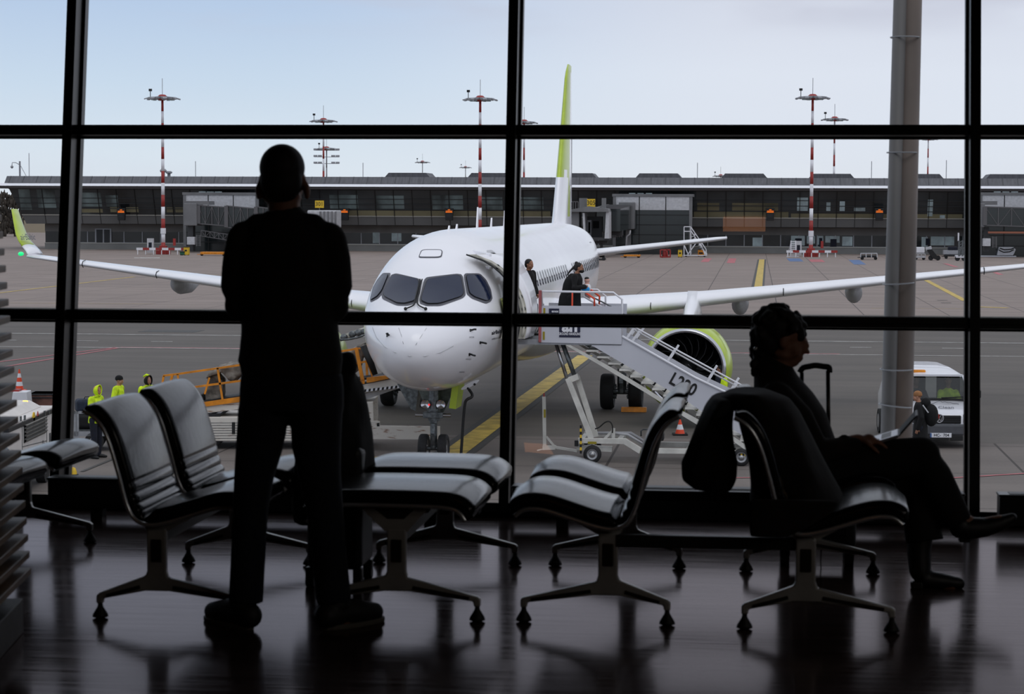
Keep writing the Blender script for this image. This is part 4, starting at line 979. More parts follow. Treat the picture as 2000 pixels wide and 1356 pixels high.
# forward cargo door, swung up like a wing on the right-hand side of the aircraft
pts=[(718,641),(705,642),(690,646),(675,653),(662,661)]
FD=Fr(FA.w(0,4.2,0),-HD)
Pc=[FD.loc(FA.w(0,0,0)) for _ in (0,)]
def fa(px,py,L): q=Fr(FA.w(0,L,0),-HD).px(px,py); return Vector((q.x,L,q.z))
R=[]
for (x,y) in ((720,641),(700,643),(682,649),(664,658)):
    p=fa(x,y,4.2); R.append([p,p+Vector((0,0,-.13)),p+Vector((0,1.3,-.13)),p+Vector((0,1.3,0))])
cdoor=MB().use(m_inner).rings(R,smooth=False).build('cargo_door',air)
g=MB().use(m_gear)
for (x,y) in ((712,648),(700,650),(688,653),(672,659)): p=fa(x,y,4.15); g.ell(p,(.10,.05,.09),8,6)
R=[fa(x,y,4.1) for x,y in ((718,652),(700,659),(680,663),(664,664))]; g.tube(R,.03,6); g.build('door_ribs',cdoor)
# ---------------------------------------------------------------- nose gear
ng=MB().use(m_gear).cyl((0,0,.35),(0,0,1.0),.085,16); ng=ng.build('nose_gear_strut',air)
b=MB().use(m_gear).cyl((0,.05,1.0),(0,.12,1.95),.15,16); b.bar((0,.1,1.3),(0,1.6,1.9),.1); b.build('upper_strut',ng)
def wheel(cx,cy,r,w,par,hubm=m_hub,nm='wheel'):
    wv=MB().use(m_rubber).lathe([(r*.58,-w/2*.8),(r*.72,-w/2),(r*.9,-w/2),(r*.985,-w*.36),(r,-w*.2),(r,w*.2),(r*.985,w*.36),(r*.9,w/2),(r*.72,w/2),(r*.58,w/2*.8)],(cx,cy,r),(1,0,0),32).build(nm,par)
    h=MB().use(hubm).lathe([(0,-w*.34),(r*.2,-w*.36),(r*.28,-w*.2),(r*.5,-w*.25),(r*.6,-w*.42),(r*.6,w*.42),(r*.5,w*.25),(r*.28,w*.2),(r*.2,w*.36),(0,w*.34)],(cx,cy,r),(1,0,0),24).build('hub',wv); return wv
wheel(-.235,0,.345,.21,ng); wheel(.235,0,.345,.21,ng)
MB().use(m_gear).cyl((-.2,0,.345),(.2,0,.345),.05,12).build('axle',ng)
b=MB().use(m_gear); b.bx(-.09,.09,-.1,.1,.95,1.25); b.bx(-.24,.24,-.14,.06,1.08,1.22); b.bar((0,-.1,.95),(0,-.16,.7),.1,.05); b.bar((0,-.16,.7),(0,-.06,.42),.1,.05); b.build('steering_block',ng,bevel=.01)
b=MB().use(m_steel).cyl((-.43,-.08,1.15),(.43,-.08,1.15),.045,14); b.build('steering_cylinder',ng)
for sx in (-1,1):
    l=MB().use(m_dark).lathe([(.0,.06),(.09,.05),(.115,0),(.115,-.02)],(sx*.185,-.1,1.41),(0,1,0),18).build('landing_light',ng)
    MB().use(m_lip).lathe([(.11,-.015),(.07,.02),(0,.03)],(sx*.185,-.105,1.41),(0,1,0),18).build('reflector',l)
MB().use(mat('red_beacon',(220,30,30),.4,emis=(255,40,40),es=1.2)).ell((-.09,-.14,1.40),.025,8,6).build('parking_light',ng)
b=MB().use(mat('belly_grey_green',(112,120,116),.5,var=.15)); 
b.prism([(-.45,1.78),(-.20,1.20),(.2,1.20),(.45,1.78)],.3,.36); b.build('gear_bay_flap',air)
b=MB().use(m_gear); b.prism([(-.95,1.85),(-.62,1.25),(-.5,1.2),(-.42,1.82)],.35,.9); b.build('gear_door',air)
b=MB().use(m_lime); a=FA.px(893,758);c=FA.px(886,797); b.bar((a.x,.25,a.z+.15),(c.x,.25,c.z),.16,.9,up=(0,1,0)); b.build('gear_door',air)
b=MB().use(m_gear); b.bar((.35,.7,1.8),(.16,.2,1.3),.05); b.bar((-.35,.9,1.8),(-.16,.2,1.3),.05); b.build('drag_brace',ng)
# ---------------------------------------------------------------- main gear
for sg in (-1,1):
    x0=sg*3.37; L=14.76
    mg=MB().use(m_gear).cyl((x0,L,.5),(x0,L,2.6),.14,16).build('main_gear_strut',air)
    for e in (-1,1):
        q=MB(); w_=wheel(x0+e*.43,L,.54,.40,mg,m_gear)
    b=MB().use(m_gear).cyl((x0-.3,L,.54),(x0+.3,L,.54),.09,12); 
    for e in (-1,1):
        for k in range(8): a=2*PI*k/8; b.cyl((x0+e*.16,L+.19*math.cos(a),.54+.19*math.sin(a)),(x0+e*.28,L+.19*math.cos(a),.54+.19*math.sin(a)),.035,6)
    b.build('brake_pack',mg)
    b=MB().use(m_gear).bar((x0,L,1.6),(x0-sg*1.6,L,2.1),.12); b.bar((x0,L-.18,1.2),(x0,L-.3,.8),.12,.06); b.build('side_brace',mg)
    MB().use(m_fus).bx(x0+sg*.52-.02,x0+sg*.52+.02,L-.5,L+.5,1.4,2.4).build('main_gear_door',air)
# ground power cable and hatch
b=MB().use(m_white); P=[hitray(x,y,.02) for x,y in ((918,751),)][0]
hatch=fa(918,752,-.3); b=MB().use(m_white); b.rings([[hatch+Vector((.20*math.cos(a)*1.0+.09*math.sin(a)*.8,dy,.09*math.sin(a)+.09*math.cos(a)*.9)) for a in [2*PI*k/20 for k in range(20)]] for dy in (0,.03)],smooth=False); hatch_o=b.build('power_hatch',air)
g=MB().use(m_black)
for (x,y) in ((914,759),(927,751)): g.ell(fa(x,y,-.33),.03,8,6)
g.build('hatch_bolt',hatch_o)
cable=[fa(x,y,L) for x,y,L in ((916,761,-.2),(922,770,-.25),(921,776,-.3),(912,781,-.35),(908,790,-.35),(905,820,-.35),(903,850,-.35),(901,880,-.35),(899,905,-.35),(893,915,-.5),(870,935,-.9))]
for p in cable[-3:]: p.z=max(p.z,.03)
cb=MB().use(m_black).tube(spline(cable,5),[.035]*(5*10+1),8).build('power_cable',loc=FA.o,rz=FA.yaw); tag(cb,'black ground power cable hanging from the jet beside its nose wheels','cable')
def chock(F_,x,L,z,label,w=.45,red=True,name='wheel_chock'):
    r=thing(name,label,'wheel chock',loc=F_.w(x,L,0),rz=F_.yaw)
    MB().use(m_orange).prism([(-.16,0),(.16,0),(.09,.14),(-.09,.14)],-w/2,w/2,'x').build('wedge',r,bevel=.01)
    if red: MB().use(m_cone).bx(w/2,w/2+.12,-.1,.1,0,.2).build('end_cap',r,bevel=.02)
    return r
chock(FA,.22,-.50,0,'orange wheel chock in front of the right hand nose wheel',.40)
chock(FA,3.37+.43,14.76-.8,0,'orange wheel chock at the jet main wheels behind the mobile stairs',.75,False)
# ================================================================ figures
def hand(mb,w,d,nrm,side=1,curl=.5,s=1.0,spread=.25):
    """palm with four fingers and a thumb; w wrist, d pointing direction, nrm palm normal, side +1/-1 thumb side"""
    w=Vector(w);d=Vector(d).normalized();nrm=Vector(nrm); nrm=(nrm-d*nrm.dot(d)).normalized(); t=d.cross(nrm).normalized()*side
    pc=w+d*.045*s; 
    for k in (-1.4,-.5,.5,1.4): mb.tube([w+t*k*.010*s,w+d*.088*s+t*k*.019*s],[.016*s,.0125*s],8); mb.ell(w+d*.088*s+t*k*.019*s,.0125*s,8,6)
    mb.ell(pc,(.034*s,.034*s,.034*s),8,6)
    ln=(.072,.080,.075,.058)
    for i,k in enumerate((1.4,.5,-.5,-1.4)):
        b=w+d*.088*s+t*k*.020*s; dd=(d+t*k*.06*spread*4).normalized(); p=[b]; a=0
        for seg in (.45,.32,.23):
            a+=curl*.95; v=(dd*math.cos(a)+nrm*math.sin(a)); p.append(p[-1]+v*ln[i]*s*seg*1.05)
        mb.tube(p,[.0098*s,.0092*s,.0086*s,.0074*s],8)
        for q,r in zip(p,(.0098,.0092,.0086,.0074)): mb.ell(q,r*s,8,6)
    b=w+d*.022*s+t*.026*s; v=(t*.75+d*.62+nrm*.25).normalized(); v2=(t*.25+d*.85+nrm*(.3+.5*curl)).normalized()
    p=[b,b+v*.034*s,b+v*.034*s+v2*.030*s,b+v*.034*s+v2*.054*s]; mb.tube(p,[.015*s,.0125*s,.0108*s,.009*s],8)
    for q,r in zip(p,(.015,.0125,.0108,.009)): mb.ell(q,r*s,8,6)
def head(mb,c,f,up=(0,0,1),s=1.0):
    """head with brow, nose, lips, chin, jaw and ears; c centre, f facing"""
    c=Vector(c);f=Vector(f).normalized();up=Vector(up);up=(up-f*up.dot(f)).normalized();r=f.cross(up).normalized()
    R=Matrix((r,f,up)).transposed()
    def e(x,y,z,a,b,h): mb.ell(c+R@Vector((x*s,y*s,z*s)),(a*s,b*s,h*s),14,10,R)
    e(0,-.012,.035,.077,.098,.085); e(0,.012,-.02,.064,.080,.085); e(0,.035,-.075,.042,.045,.038); e(0,.062,-.088,.020,.020,.018)
    e(0,.078,.018,.052,.018,.012); e(0,.096,-.012,.012,.014,.028); e(0,.106,-.030,.016,.015,.011); e(0,.083,-.058,.024,.014,.008); e(0,.083,-.069,.022,.013,.008)
    for k in (-1,1): e(k*.030,.070,-.005,.018,.014,.012); e(k*.043,.052,-.035,.024,.026,.028); e(k*.077,-.008,-.010,.008,.020,.032); e(k*.045,.005,-.062,.022,.045,.022)
    return R
def person(label,origin,facing,mats,h=1.76,arms='down',lean=0,hood=False,hair=None,cap=None,voxel=.016,stance=.10,step=0,extra=None,group=None,coat=0,headturn=0,hips=.0,scale_w=1.0,bulk=1.0):
    """origin: feet on the ground; facing: angle of the look direction in the ground plane (0 = +x)"""
    r=thing('person',label,'person',loc=origin,group=group); k=h/1.78
    fw=Vector((math.cos(facing),math.sin(facing),0)); lf=Vector((-math.sin(facing),math.cos(facing),0))
    def J(l,f,z): return (lf*(l*scale_w)+fw*(f+lean*max(0,z-.9)))*k+Vector((0,0,z*k))
    hf=facing+headturn; hv=Vector((math.cos(hf),math.sin(hf),-.12))
    A={'down':((.25,.02,1.17),(.25,.10,.93)),'pocket':((.29,-.03,1.18),(.20,.13,.98)),'front':((.26,.02,1.18),(.08,.22,1.10)),'hold':((.27,.06,1.20),(.10,.28,1.22)),'carry':((.25,-.05,1.18),(.22,.05,.92))}[arms]
    body=MB(); jk=MB(); tr=MB(); sh=MB()
    head(body,J(0,.03,1.66),hv,s=k)
    caps(body,[J(0,.0,1.45),J(0,.015,1.58)],[.062*k,.056*k])
    body.ell(J(0,0,1.33),(.11*k,.10*k,.17*k)); body.ell(J(0,0,1.02),(.11*k,.10*k,.12*k)); caps(body,[J(0,0,1.02),J(0,0,1.36)],[.10*k,.10*k]); caps(body,[J(-.16,0,1.44),J(.16,0,1.44)],[.05*k,.05*k])
    for s in (-1,1):
        e,hd_=A; st=step*s
        P=[J(s*.185,0,1.45),J(s*e[0],e[1],e[2]),J(s*hd_[0],hd_[1],hd_[2])]
        caps(body,P,[.052*k,.042*k,.028*k]); d=(P[2]-P[1]).normalized(); hand(body,P[2],d,-lf*s if arms!='front' else Vector((0,0,-1)),s if arms!='front' else -s,.45,k)
        caps(jk,P,[.086*k,.074*k,.056*k]); jk.ell(J(s*.15,0,1.43),(.082*k,.082*k,.082*k))
        L=[J(s*.095,0,.95),J(s*stance*1.02,.03+st*.6,.50),J(s*stance*1.15,st,.09)]
        caps(body,L,[.085*k,.055*k,.036*k]); caps(tr,L,[.105*k,.078*k,.066*k]); tr.tube([L[2],L[2]+Vector((0,0,-.035*k))],[.066*k,.064*k],12)
        a=J(s*stance*1.15,st,.0); toe=fw*.92+lf*s*.3; toe.normalize()
        body.ell(a+toe*.05*k+Vector((0,0,.045*k)),(.045*k,.045*k,.04*k))
        q=[a-toe*.06*k+Vector((0,0,.05*k)),a+toe*.04*k+Vector((0,0,.05*k)),a+toe*.13*k+Vector((0,0,.040*k)),a+toe*.19*k+Vector((0,0,.032*k))]
        sb=MB(); caps(sb,q,[.048*k,.050*k,.044*k,.032*k]); sb.ell(a+Vector((0,0,.08*k)),.052*k); o=melt('shoe',sb,r,.012,3,mats['shoe'])
    # torso of the jacket
    z0=.86-coat
    R=[]
    for z,a,b in ((z0,.205+.06*coat,.175+.06*coat),(.98,.195,.165),(1.12,.175,.145),(1.28,.19,.15),(1.40,.18,.135),(1.47,.12,.105),(1.53,.078,.078)):
        R.append([J(0,0,z)+lf*(a*k*math.cos(t))+fw*(b*bulk*k*math.sin(t)-(bulk-1)*.06) for t in [2*PI*i/20 for i in range(20)]])
    jk.rings(R); jk.ell(J(0,0,1.02),(.02,.02,.02))
    tr.rings([[J(0,0,z)+lf*(a*k*math.cos(t))+fw*(b*k*math.sin(t)) for t in [2*PI*i/16 for i in range(16)]] for z,a,b in ((.82,.15,.125),(.93,.175,.14),(1.06,.165,.13))])
    melt('body',body,r,min(voxel,.012),2,mats['skin'])
    j=melt('jacket',jk,r,voxel,3,mats['jacket']); t_=melt('trousers',tr,r,voxel,3,mats['trousers'])
    HR=Matrix((Vector((hv.y,-hv.x,0)).normalized(),Vector((hv.x,hv.y,0)).normalized(),Vector((0,0,1)))).transposed(); hc=J(0,.03,1.66)
    def hl(x,y,z): return hc+HR@(Vector((x,y,z))*k)
    if hood:
        b=MB(); R=[]
        for i in range(9):
            t=i/8; a=t*PI*.62-.15  # from face opening back
            c=hl(0,.075-.16*t,.01-.02*t); w=.118*k*math.sqrt(max(.02,1-(t*.93)**2.2)); 
            R.append([c+HR@Vector((w*math.cos(q),.0,w*1.18*math.sin(q)+(.0))) for q in [2*PI*i2/18 for i2 in range(18)]])
        b.rings(R,caps=False); b.raw([],[]); o=b.build('hood',r); b2=o.modifiers.new('s','SOLIDIFY'); b2.thickness=.018; o2=MB().use(mats['jacket']).tube([hl(0,-.03,-.13),hl(0,-.01,-.17)],[.09*k,.11*k],16).build('collar',r)
        o.data.materials.append(mats['hood'] if 'hood' in mats else mats['jacket'])
    if hair:
        b=MB(); b.ell(hl(0,-.022,.045),(.084*k,.100*k,.088*k),16,12,HR); b.ell(hl(0,-.06,-.0),(.078*k,.062*k,.085*k),14,10,HR); melt('hair',b,r,.01,1,hair)
    if cap:
        b=MB(); b.ell(hl(0,-.01,.055),(.090*k,.106*k,.085*k),16,12,HR); b.ell(hl(0,-.01,.03),(.093*k,.110*k,.035*k),16,8,HR); melt('beanie',b,r,.01,1,cap)
    r['_']=0; del r['_']
    return r,J,fw,lf,k
def band(mb,J,z,a,b,lf,fw,k,w=.05,mm=None):
    R=[[J(0,0,z+dz)+lf*(a*k*math.cos(t))+fw*(b*k*math.sin(t)) for t in [2*PI*i/20 for i in range(20)]] for dz in (-w/2,w/2)]
    mb.use(mm or m_refl).rings(R,caps=False)
HV={'skin':m_skin,'jacket':m_hivis,'trousers':m_navy,'shoe':m_black}
def worker(label,px,py,top,facing,arms,Y=None,**kw):
    q=aty(px,py,Y) if Y else G(px,py); q.z=GZ
    r,J,fw,lf,k=person(label,q,facing,HV,arms=arms,scale_w=1.16,**kw)
    b=MB(); band(b,J,1.08,.193,.165,lf,fw,k); band(b,J,1.22,.20,.165,lf,fw,k) if kw.get('two') else None
    b.build('reflective_band',r)
    return r,J,fw,lf,k
w1=worker('person in lime hi-vis jacket with hood up and navy trousers by the baggage cart',187,895,745,-.35,'front',hood=True,lean=.03)
w2=worker('person in lime hi-vis jacket and black beanie looking right, between two hooded colleagues',232,860,728,-.15,'pocket',Y=56.1,cap=m_blackfab)
m_hoodb=mat('black_hood_lining',(16,16,18),.95)
HV['hood']=m_hoodb
w3=worker('person in lime hi-vis jacket with black and lime hood, rightmost of three workers',287,860,727,-.5,'down',Y=56.1,hood=True)
r,J,fw,lf,k=w3; MB().use(m_hivis).tube([J(0,.08,1.79),J(0,.0,1.805),J(0,-.08,1.76)],[.03,.036,.03],8,flat=1.3).build('hood_stripe',r)
del HV['hood']
# worker beyond the stairs in a lime vest over navy
q=aty(1409,725,60.5); q.z=GZ
w4=person('person in lime hi-vis vest over navy sleeves behind the mobile stairs near the engine',q,2.6,{'skin':m_skin,'jacket':m_navy,'trousers':m_navy,'shoe':m_black},arms='down',hair=m_hair,h=1.78)
r,J,fw,lf,k=w4; R=[[J(0,0,z)+lf*(a*math.cos(t))+fw*(b*math.sin(t)) for t in [2*PI*i/20 for i in range(20)]] for z,a,b in ((.92,.20,.175),(1.1,.195,.165),(1.28,.205,.17),(1.44,.19,.15),(1.50,.12,.11))]
MB().use(m_hivis).rings(R,caps=False).build('safety_vest',r)
# walker with backpack in front of the van
q=aty(1797,913,52); q.z=GZ
w5=person('person in black coat and tan beanie with black backpack before the white van',q,PI-.25,{'skin':m_skin,'jacket':m_blackfab,'trousers':m_navy,'shoe':m_black},arms='carry',cap=mat('tan_beanie',(150,104,66),.9,var=.1),h=1.78,coat=.25,lean=.08,scale_w=1.1)
r,J,fw,lf,k=w5; b=MB(); b.ell(J(0,-.27,1.22),(.17,.17,.27)); b.ell(J(0,-.16,1.52),(.12,.10,.12)); melt('backpack',b,r,.016,3,m_blackfab)
MB().use(m_red).bar(J(.0,-.44,1.25),J(0,-.44,1.15),.03).build('red_tag',r)
MB().use(m_lgrey).bar(J(.19,-.10,1.48),J(.2,-.22,1.30),.05,.02).build('light_strap',r)
# ================================================================ mobile passenger stairs at the open door
FS=Fr(G(1157,905),-HD)
st=thing('mobile_stairs','white towable passenger stairs numbered L220 leading up to the jet door','stairs',fr=FS)
def SP(pts,d=0): return FS.pl(pts,d)
m_panel=mat('stairs_panel_white',(196,197,206),.5,var=.02,scale=.8)
m_sw=mat('stairs_frame_white',(206,204,198),.5,var=.06,scale=3)
W=1.55
def q(x,y,d=0): return FS.px(x,y,d)
def dpx(poly,name,mm,d0,d1,par=st,bev=0): return MB().use(mm).prism(SP(poly,d0),d0,d1).build(name,par,bevel=bev)
pn=dpx([(1058,597),(1215,599),(1214,673),(1056,669)],'platform_panel',m_panel,-.02,.02)
MB().use(m_panel).prism(SP([(1058,597),(1215,599),(1214,673),(1056,669)],0),W,W+.04).build('platform_panel',st)
pz=q(1100,664).z; a=q(1010,664).x; e=q(1214,664).x
b=MB().use(m_greyp).bx(a,e,0,W,pz-.12,pz); b.build('platform_floor',st)
g=MB().use(m_gear)
for i in range(16): x=a+.02+i*.035; g.bar((x,.02,pz+.01),(x+.05,W,pz+.01),.008)
g.build('floor_grating',st)
b=MB().use(m_redp); p0=q(1052,669);p1=q(1058,567); b.bx(p0.x,p1.x,-.06,.04,p0.z,p1.z); b.build('door_bumper',st,bevel=.015)
p0=q(1022,660,W*.6);p1=q(1026,640,W*.6); MB().use(m_redp).bx(p0.x,p1.x+.04,W*.6,W*.6+.08,p0.z,p1.z+.2).build('door_bumper',st,bevel=.01)
for (x0,y0,x1,y1) in ((1061,602,1065,617),(1060,648,1064,664)):
    u=q(x0,y1,-.03);v=q(x1,y0,-.03); MB().use(m_hiyel).bx(u.x,v.x,-.028,-.02,u.z,v.z).build('reflective_marker',pn)
u=q(1072,613,-.03);v=q(1092,603,-.03); sg_=MB().use(mat('navy_sign',(18,20,52),.5)).bx(u.x,v.x,-.03,-.02,u.z,v.z).build('small_sign',pn)
c=q(1082.5,608.2,-.035); text(MB(),'enex',(c.x+.02,-.034,c.z),(1,0,0),(0,0,1),.085,m_white,1.0,.001,.002).build('sign_lettering',sg_)
u=q(1092,659,-.03);v=q(1133.5,614,-.03); s2=MB().use(MATS['navy_sign']).bx(u.x,v.x,-.03,-.02,u.z,v.z).build('company_sign',pn)
c=q(1112.5,652.6,-.035); text(MB(),'GROUND HANDLING',(c.x,-.034,c.z),(1,0,0),(0,0,1),.088,m_white,.62,.001,.002).build('sign_lettering',s2)
c=q(1112.8,636.5,-.035); text(MB(),'an',(c.x,-.034,c.z),(1,0,0),(0,0,1),.44,m_white,.92,.001,.016).build('sign_lettering',s2)
# platform rails
def rail(pts,r,mm,name,ds=None,par=st):
    b=MB().use(mm); b.tube([q(x,y,(d if ds is None else ds)) for x,y,*dd in pts for d in [dd[0] if dd else 0]],r,8); return b.build(name,par)
rail([(1059,598),(1059,569),(1198,571.5),(1215,585),(1215,660)],.026,m_white,'platform_rail',0)
rail([(1120,566),(1167,566),(1183,578.5),(1183,640)],.026,m_white,'platform_rail',W)
rail([(1118,569),(1116.5,660)],.020,m_cone,'orange_rail',.12)
rail([(1144,572),(1161,584),(1161,600)],.022,m_cone,'orange_rail',.35)
rail([(1147,567),(1155,567),(1171,579),(1170,598)],.024,m_cone,'orange_rail',W-.15)
# upper steep handrail inside
rail([(1138,578),(1172,598),(1240,640)],.024,m_lgrey,'inner_handrail',.55)
rail([(1150,577),(1192,598),(1250,634)],.018,m_gear,'inner_handrail',W-.2)
# side skin of the flight (near and far)
flight=[(1163,679),(1150,672.5),(1215,673),(1215,657.5),(1356,738),(1424,770),(1480,803),(1480,868),(1374,806),(1336,780)]
fl=dpx(flight,'flight_panel',m_panel,0,.03); MB().use(m_panel).prism(SP(flight,0),W,W+.03).build('flight_panel',st)
rail([(1215,657),(1356,737),(1424,769.5),(1482,803)],.030,m_white,'panel_edge',-.01,fl)
# number
c=q(1334,752,-.03); a=q(1300,733,0);e=q(1368,771,0); d=(e-a).normalized(); u=Vector((-d.z,0,d.x))
text(MB(),'L220',(c.x,-.012,c.z),d,u,.42,m_black,.80,.001,.010).build('number',fl)
# stringers and treads
for dd in (0,W-.04):
    MB().use(m_sw).prism(SP([(1103,673),(1112,673),(1190,716),(1263,760),(1323,798),(1366,821),(1429,851),(1466,876),(1462,884),(1429,860),(1360,829),(1322,806),(1262,768),(1189,724),(1140,695)],0),dd,dd+.06).build('stringer',st)
top=(1140,680);bot=(1462,868); N=15
m_tread=mat('tread_grey',(126,124,120),.7)
for i in range(N):
    t=(i+.3)/N; x=top[0]+(bot[0]-top[0])*t; y=top[1]+(bot[1]-top[1])*t; c=q(x,y)
    MB().use(m_sw).bx(c.x-.02,c.x+.27,.03,W,c.z-.045,c.z).build('tread',st)
b=MB().use(m_tread)
for i in range(N):
    t=(i+.3)/N; x=top[0]+(bot[0]-top[0])*t; y=top[1]+(bot[1]-top[1])*t; c=q(x,y); b.bx(c.x-.03,c.x-.02,.03,W,c.z-.16,c.z-.045)
b.build('tread_lips',st)
# handrails down the flight
for ds in (0,W):
    rail([(1215,624),(1246,643),(1466,762),(1482,771)],.020,m_white,'handrail',ds)
    rail([(1215,632),(1236,643),(1454,763),(1482,779)],.020,m_lgrey,'handrail',ds)
for (x0,y0,x1,y1) in ((1238,641,1224,661),(1249,647,1234,668),(1319,682,1303,707),(1396,723,1380,749),(1440,748,1424,772)):
    b=MB().use(m_white); b.bar(q(x0,y0),q(x1,y1),.055,.055); b.build('rail_post',st)
    b=MB().use(m_white); b.bar(q(x0,y0)+Vector((0,W,0)),q(x1,y1)+Vector((0,W,0)),.055,.055); b.build('rail_post',st)
# lifting rams and legs
for dd in (.25,W-.35):
    MB().use(m_steel).tube([q(1086,672,dd),q(1108,742,dd)],.045,12).build('ram_piston',st)
    MB().use(m_gear).tube([q(1099,672,dd),q(1125,742,dd)],.055,12).build('ram_piston',st)
b=MB().use(m_sw); b.bar(q(1109,739,.15),q(1155,857,.15),.16,.12,up=(1,0,0)); b.build('lift_arm',st); 
b=MB().use(m_sw); b.bar(q(1127,735,.5),q(1164,853,.5),.16,.12,up=(1,0,0)); b.build('lift_arm',st)
b=MB().use(m_sw); b.bar(q(1112,742,.3),q(1130,735,.3),.3,.14); b.build('arm_collar',st)
# chassis
for dd in (0,W-.1):
    MB().use(m_sw).prism(SP([(1129,856),(1165,857),(1222,857),(1253,876),(1345,877),(1468,881),(1468,889),(1345,887),(1247,886),(1218,868),(1130,866)],0),dd,dd+.10).build('chassis_beam',st,bevel=.006)
for x in (1135,1210,1345,1450):
    c=q(x,863 if x<1220 else 882); MB().use(m_sw).bx(c.x-.06,c.x+.06,.1,W-.1,c.z-.06,c.z+.06).build('cross_member',st)
b=MB().use(m_lgrey)
b.tube([q(1158,846,.9),q(1232,846,.9),q(1262,864,.9)],.035,8); b.tube([q(1190,846,.5),q(1226,849,.5),q(1258,868,.5)],.03,8); b.build('hydraulic_pipe',st)
MB().use(m_sw).bar(q(1181,857,.3),q(1200,838,.3),.06).build('bracket',st)
b=MB().use(m_sw); c=q(1198,857,.3);e=q(1202,837,.3); b.bx(c.x-.04,c.x+.04,.25,.35,c.z,e.z); b.build('bracket',st)
MB().use(m_black).tube(spline([q(1162,838,.2),q(1170,835,.2),q(1182,825,.2),q(1191,824,.2),q(1196,832,.2),q(1196,846,.2)],5),.016,6).build('hose',st)
for (x0,y0,x1,y1) in ((1148,863,1165,867.5),(1250,882,1267,886)):
    u=q(x0,y1,-.01);v=q(x1,y0,-.01); MB().use(m_hiyel).bx(u.x,v.x,-.012,0,u.z,v.z).build('reflective_marker',st)
def wheelp(cx,cy,dd,rp,par,w=.16,nm='wheel'):
    c=q(cx,cy,dd); r=abs(q(cx,cy-rp,dd).z-c.z)
    wv=MB().use(m_rubber).lathe([(r*.62,-w/2),(r*.9,-w/2),(r,-w*.3),(r,w*.3),(r*.9,w/2),(r*.62,w/2)],(c.x,dd,r),(0,1,0),28).build(nm,par)
    MB().use(m_hub).lathe([(0,-w*.46),(r*.22,-w*.48),(r*.26,-w*.25),(r*.5,-w*.2),(r*.62,-w*.46),(r*.62,w*.4),(0,w*.4)],(c.x,dd,r),(0,1,0),24).build('rim',wv)
for dd in (.0,W): wheelp(1157,888,dd,17.5,st); wheelp(1448,897,dd,17,st)
MB().use(m_sw).prism(SP([(1125,880),(1125,868),(1140,872),(1195,874),(1194,884),(1150,882)],-.0),.1,.3).build('axle_frame',st)
b=MB().use(m_gear); c=q(1157,888); b.cyl((c.x,0,c.z),(c.x,W,c.z),.03,8); b.build('axle',st)
# yellow/black stripes
def striped(x0,y0,x1,y1,dd,n,name):
    b=MB(); 
    for i in range(n):
        t0,t1=i/n,(i+1)/n; b.use(m_yellow if i%2 else m_black)
        if abs(y1-y0)>abs(x1-x0): u=q(x0,y0+(y1-y0)*t1,dd);v=q(x1,y0+(y1-y0)*t0,dd)
        else: u=q(x0+(x1-x0)*t0,y1,dd);v=q(x0+(x1-x0)*t1,y0,dd)
        b.bx(u.x,v.x,dd-.02,dd,u.z,v.z)
    return b.build(name,st)
striped(1132.5,831,1136.5,886,-.05,9,'striped_jack'); striped(1443,886.5,1468,890.5,-.02,7,'hazard_strip')
b=MB().use(m_sw); u=q(1435,893,0);v=q(1469,886,0); b.bx(u.x,v.x,0,W,u.z,v.z); b.build('foot_step',st)
# tow bar, folded up drawbar
b=MB().use(m_sw); b.bar(q(1128,881,.5),q(1085,874,.75),.06); b.bar(q(1128,881,1.1),q(1085,874,.8),.06); b.bar(q(1086,874,.78),q(1060,875,.78),.10); b.bar(q(1062,877,.78),q(1049,880,.78),.03,.03); b.build('drawbar',st)
b=MB().use(m_sw); b.bar(q(1064,877,.78),q(1062.5,775,.78),.08,.09); b.bar(q(1067,853,.78),q(1082,871,.78),.03,.05); hb=b.build('tow_handle',st)
MB().use(m_red).bar(q(1062.5,776,.78),q(1062.5,768,.78),.03).build('red_grip',hb); MB().use(m_hiyel).bar(q(1064,816,.73),q(1064,800,.73),.05,.01,up=(0,1,0)).build('reflective_marker',hb)
u=q(1122,872,0);v=q(1129,861,0); MB().use(m_black).bx(u.x,v.x,0,.12,u.z,v.z).build('jack_housing',st)
b=MB().use(m_gear); b.tube([q(1252,852,1.2),q(1252,842,1.2),q(1256,839,1.2),q(1296,839,1.2)],.02,6); b.build('frame_hoop',st)
u=q(1272,861,1);v=q(1296,847,1); MB().use(m_black).bx(u.x,v.x,1,1.4,u.z,v.z).build('battery_box',st,bevel=.02)
# cone behind stairs
def cone(p,h,label,stripes=3,base=.19):
    r=thing('traffic_cone',label,'traffic cone',loc=p)
    b=MB(); n=stripes*2-1
    for i in range(n):
        t0=.05+.95*i/n;t1=.05+.95*(i+1)/n; b.use(m_cone if i%2==0 else m_white).lathe([(base*.72*(1-t0*.86),h*t0),(base*.72*(1-t1*.86),h*t1)],n=20)
    b.build('body',r); MB().use(m_cone if stripes>2 else m_black).bx(-base,base,-base,base,0,.045).build('base',r,bevel=.008); return r
cone(G(1328,850),.42,'short orange and white traffic cone on black base under the mobile stairs',2,.2)
cone(G(38,764),.72,'tall orange and white striped traffic cone at far left',3,.2)
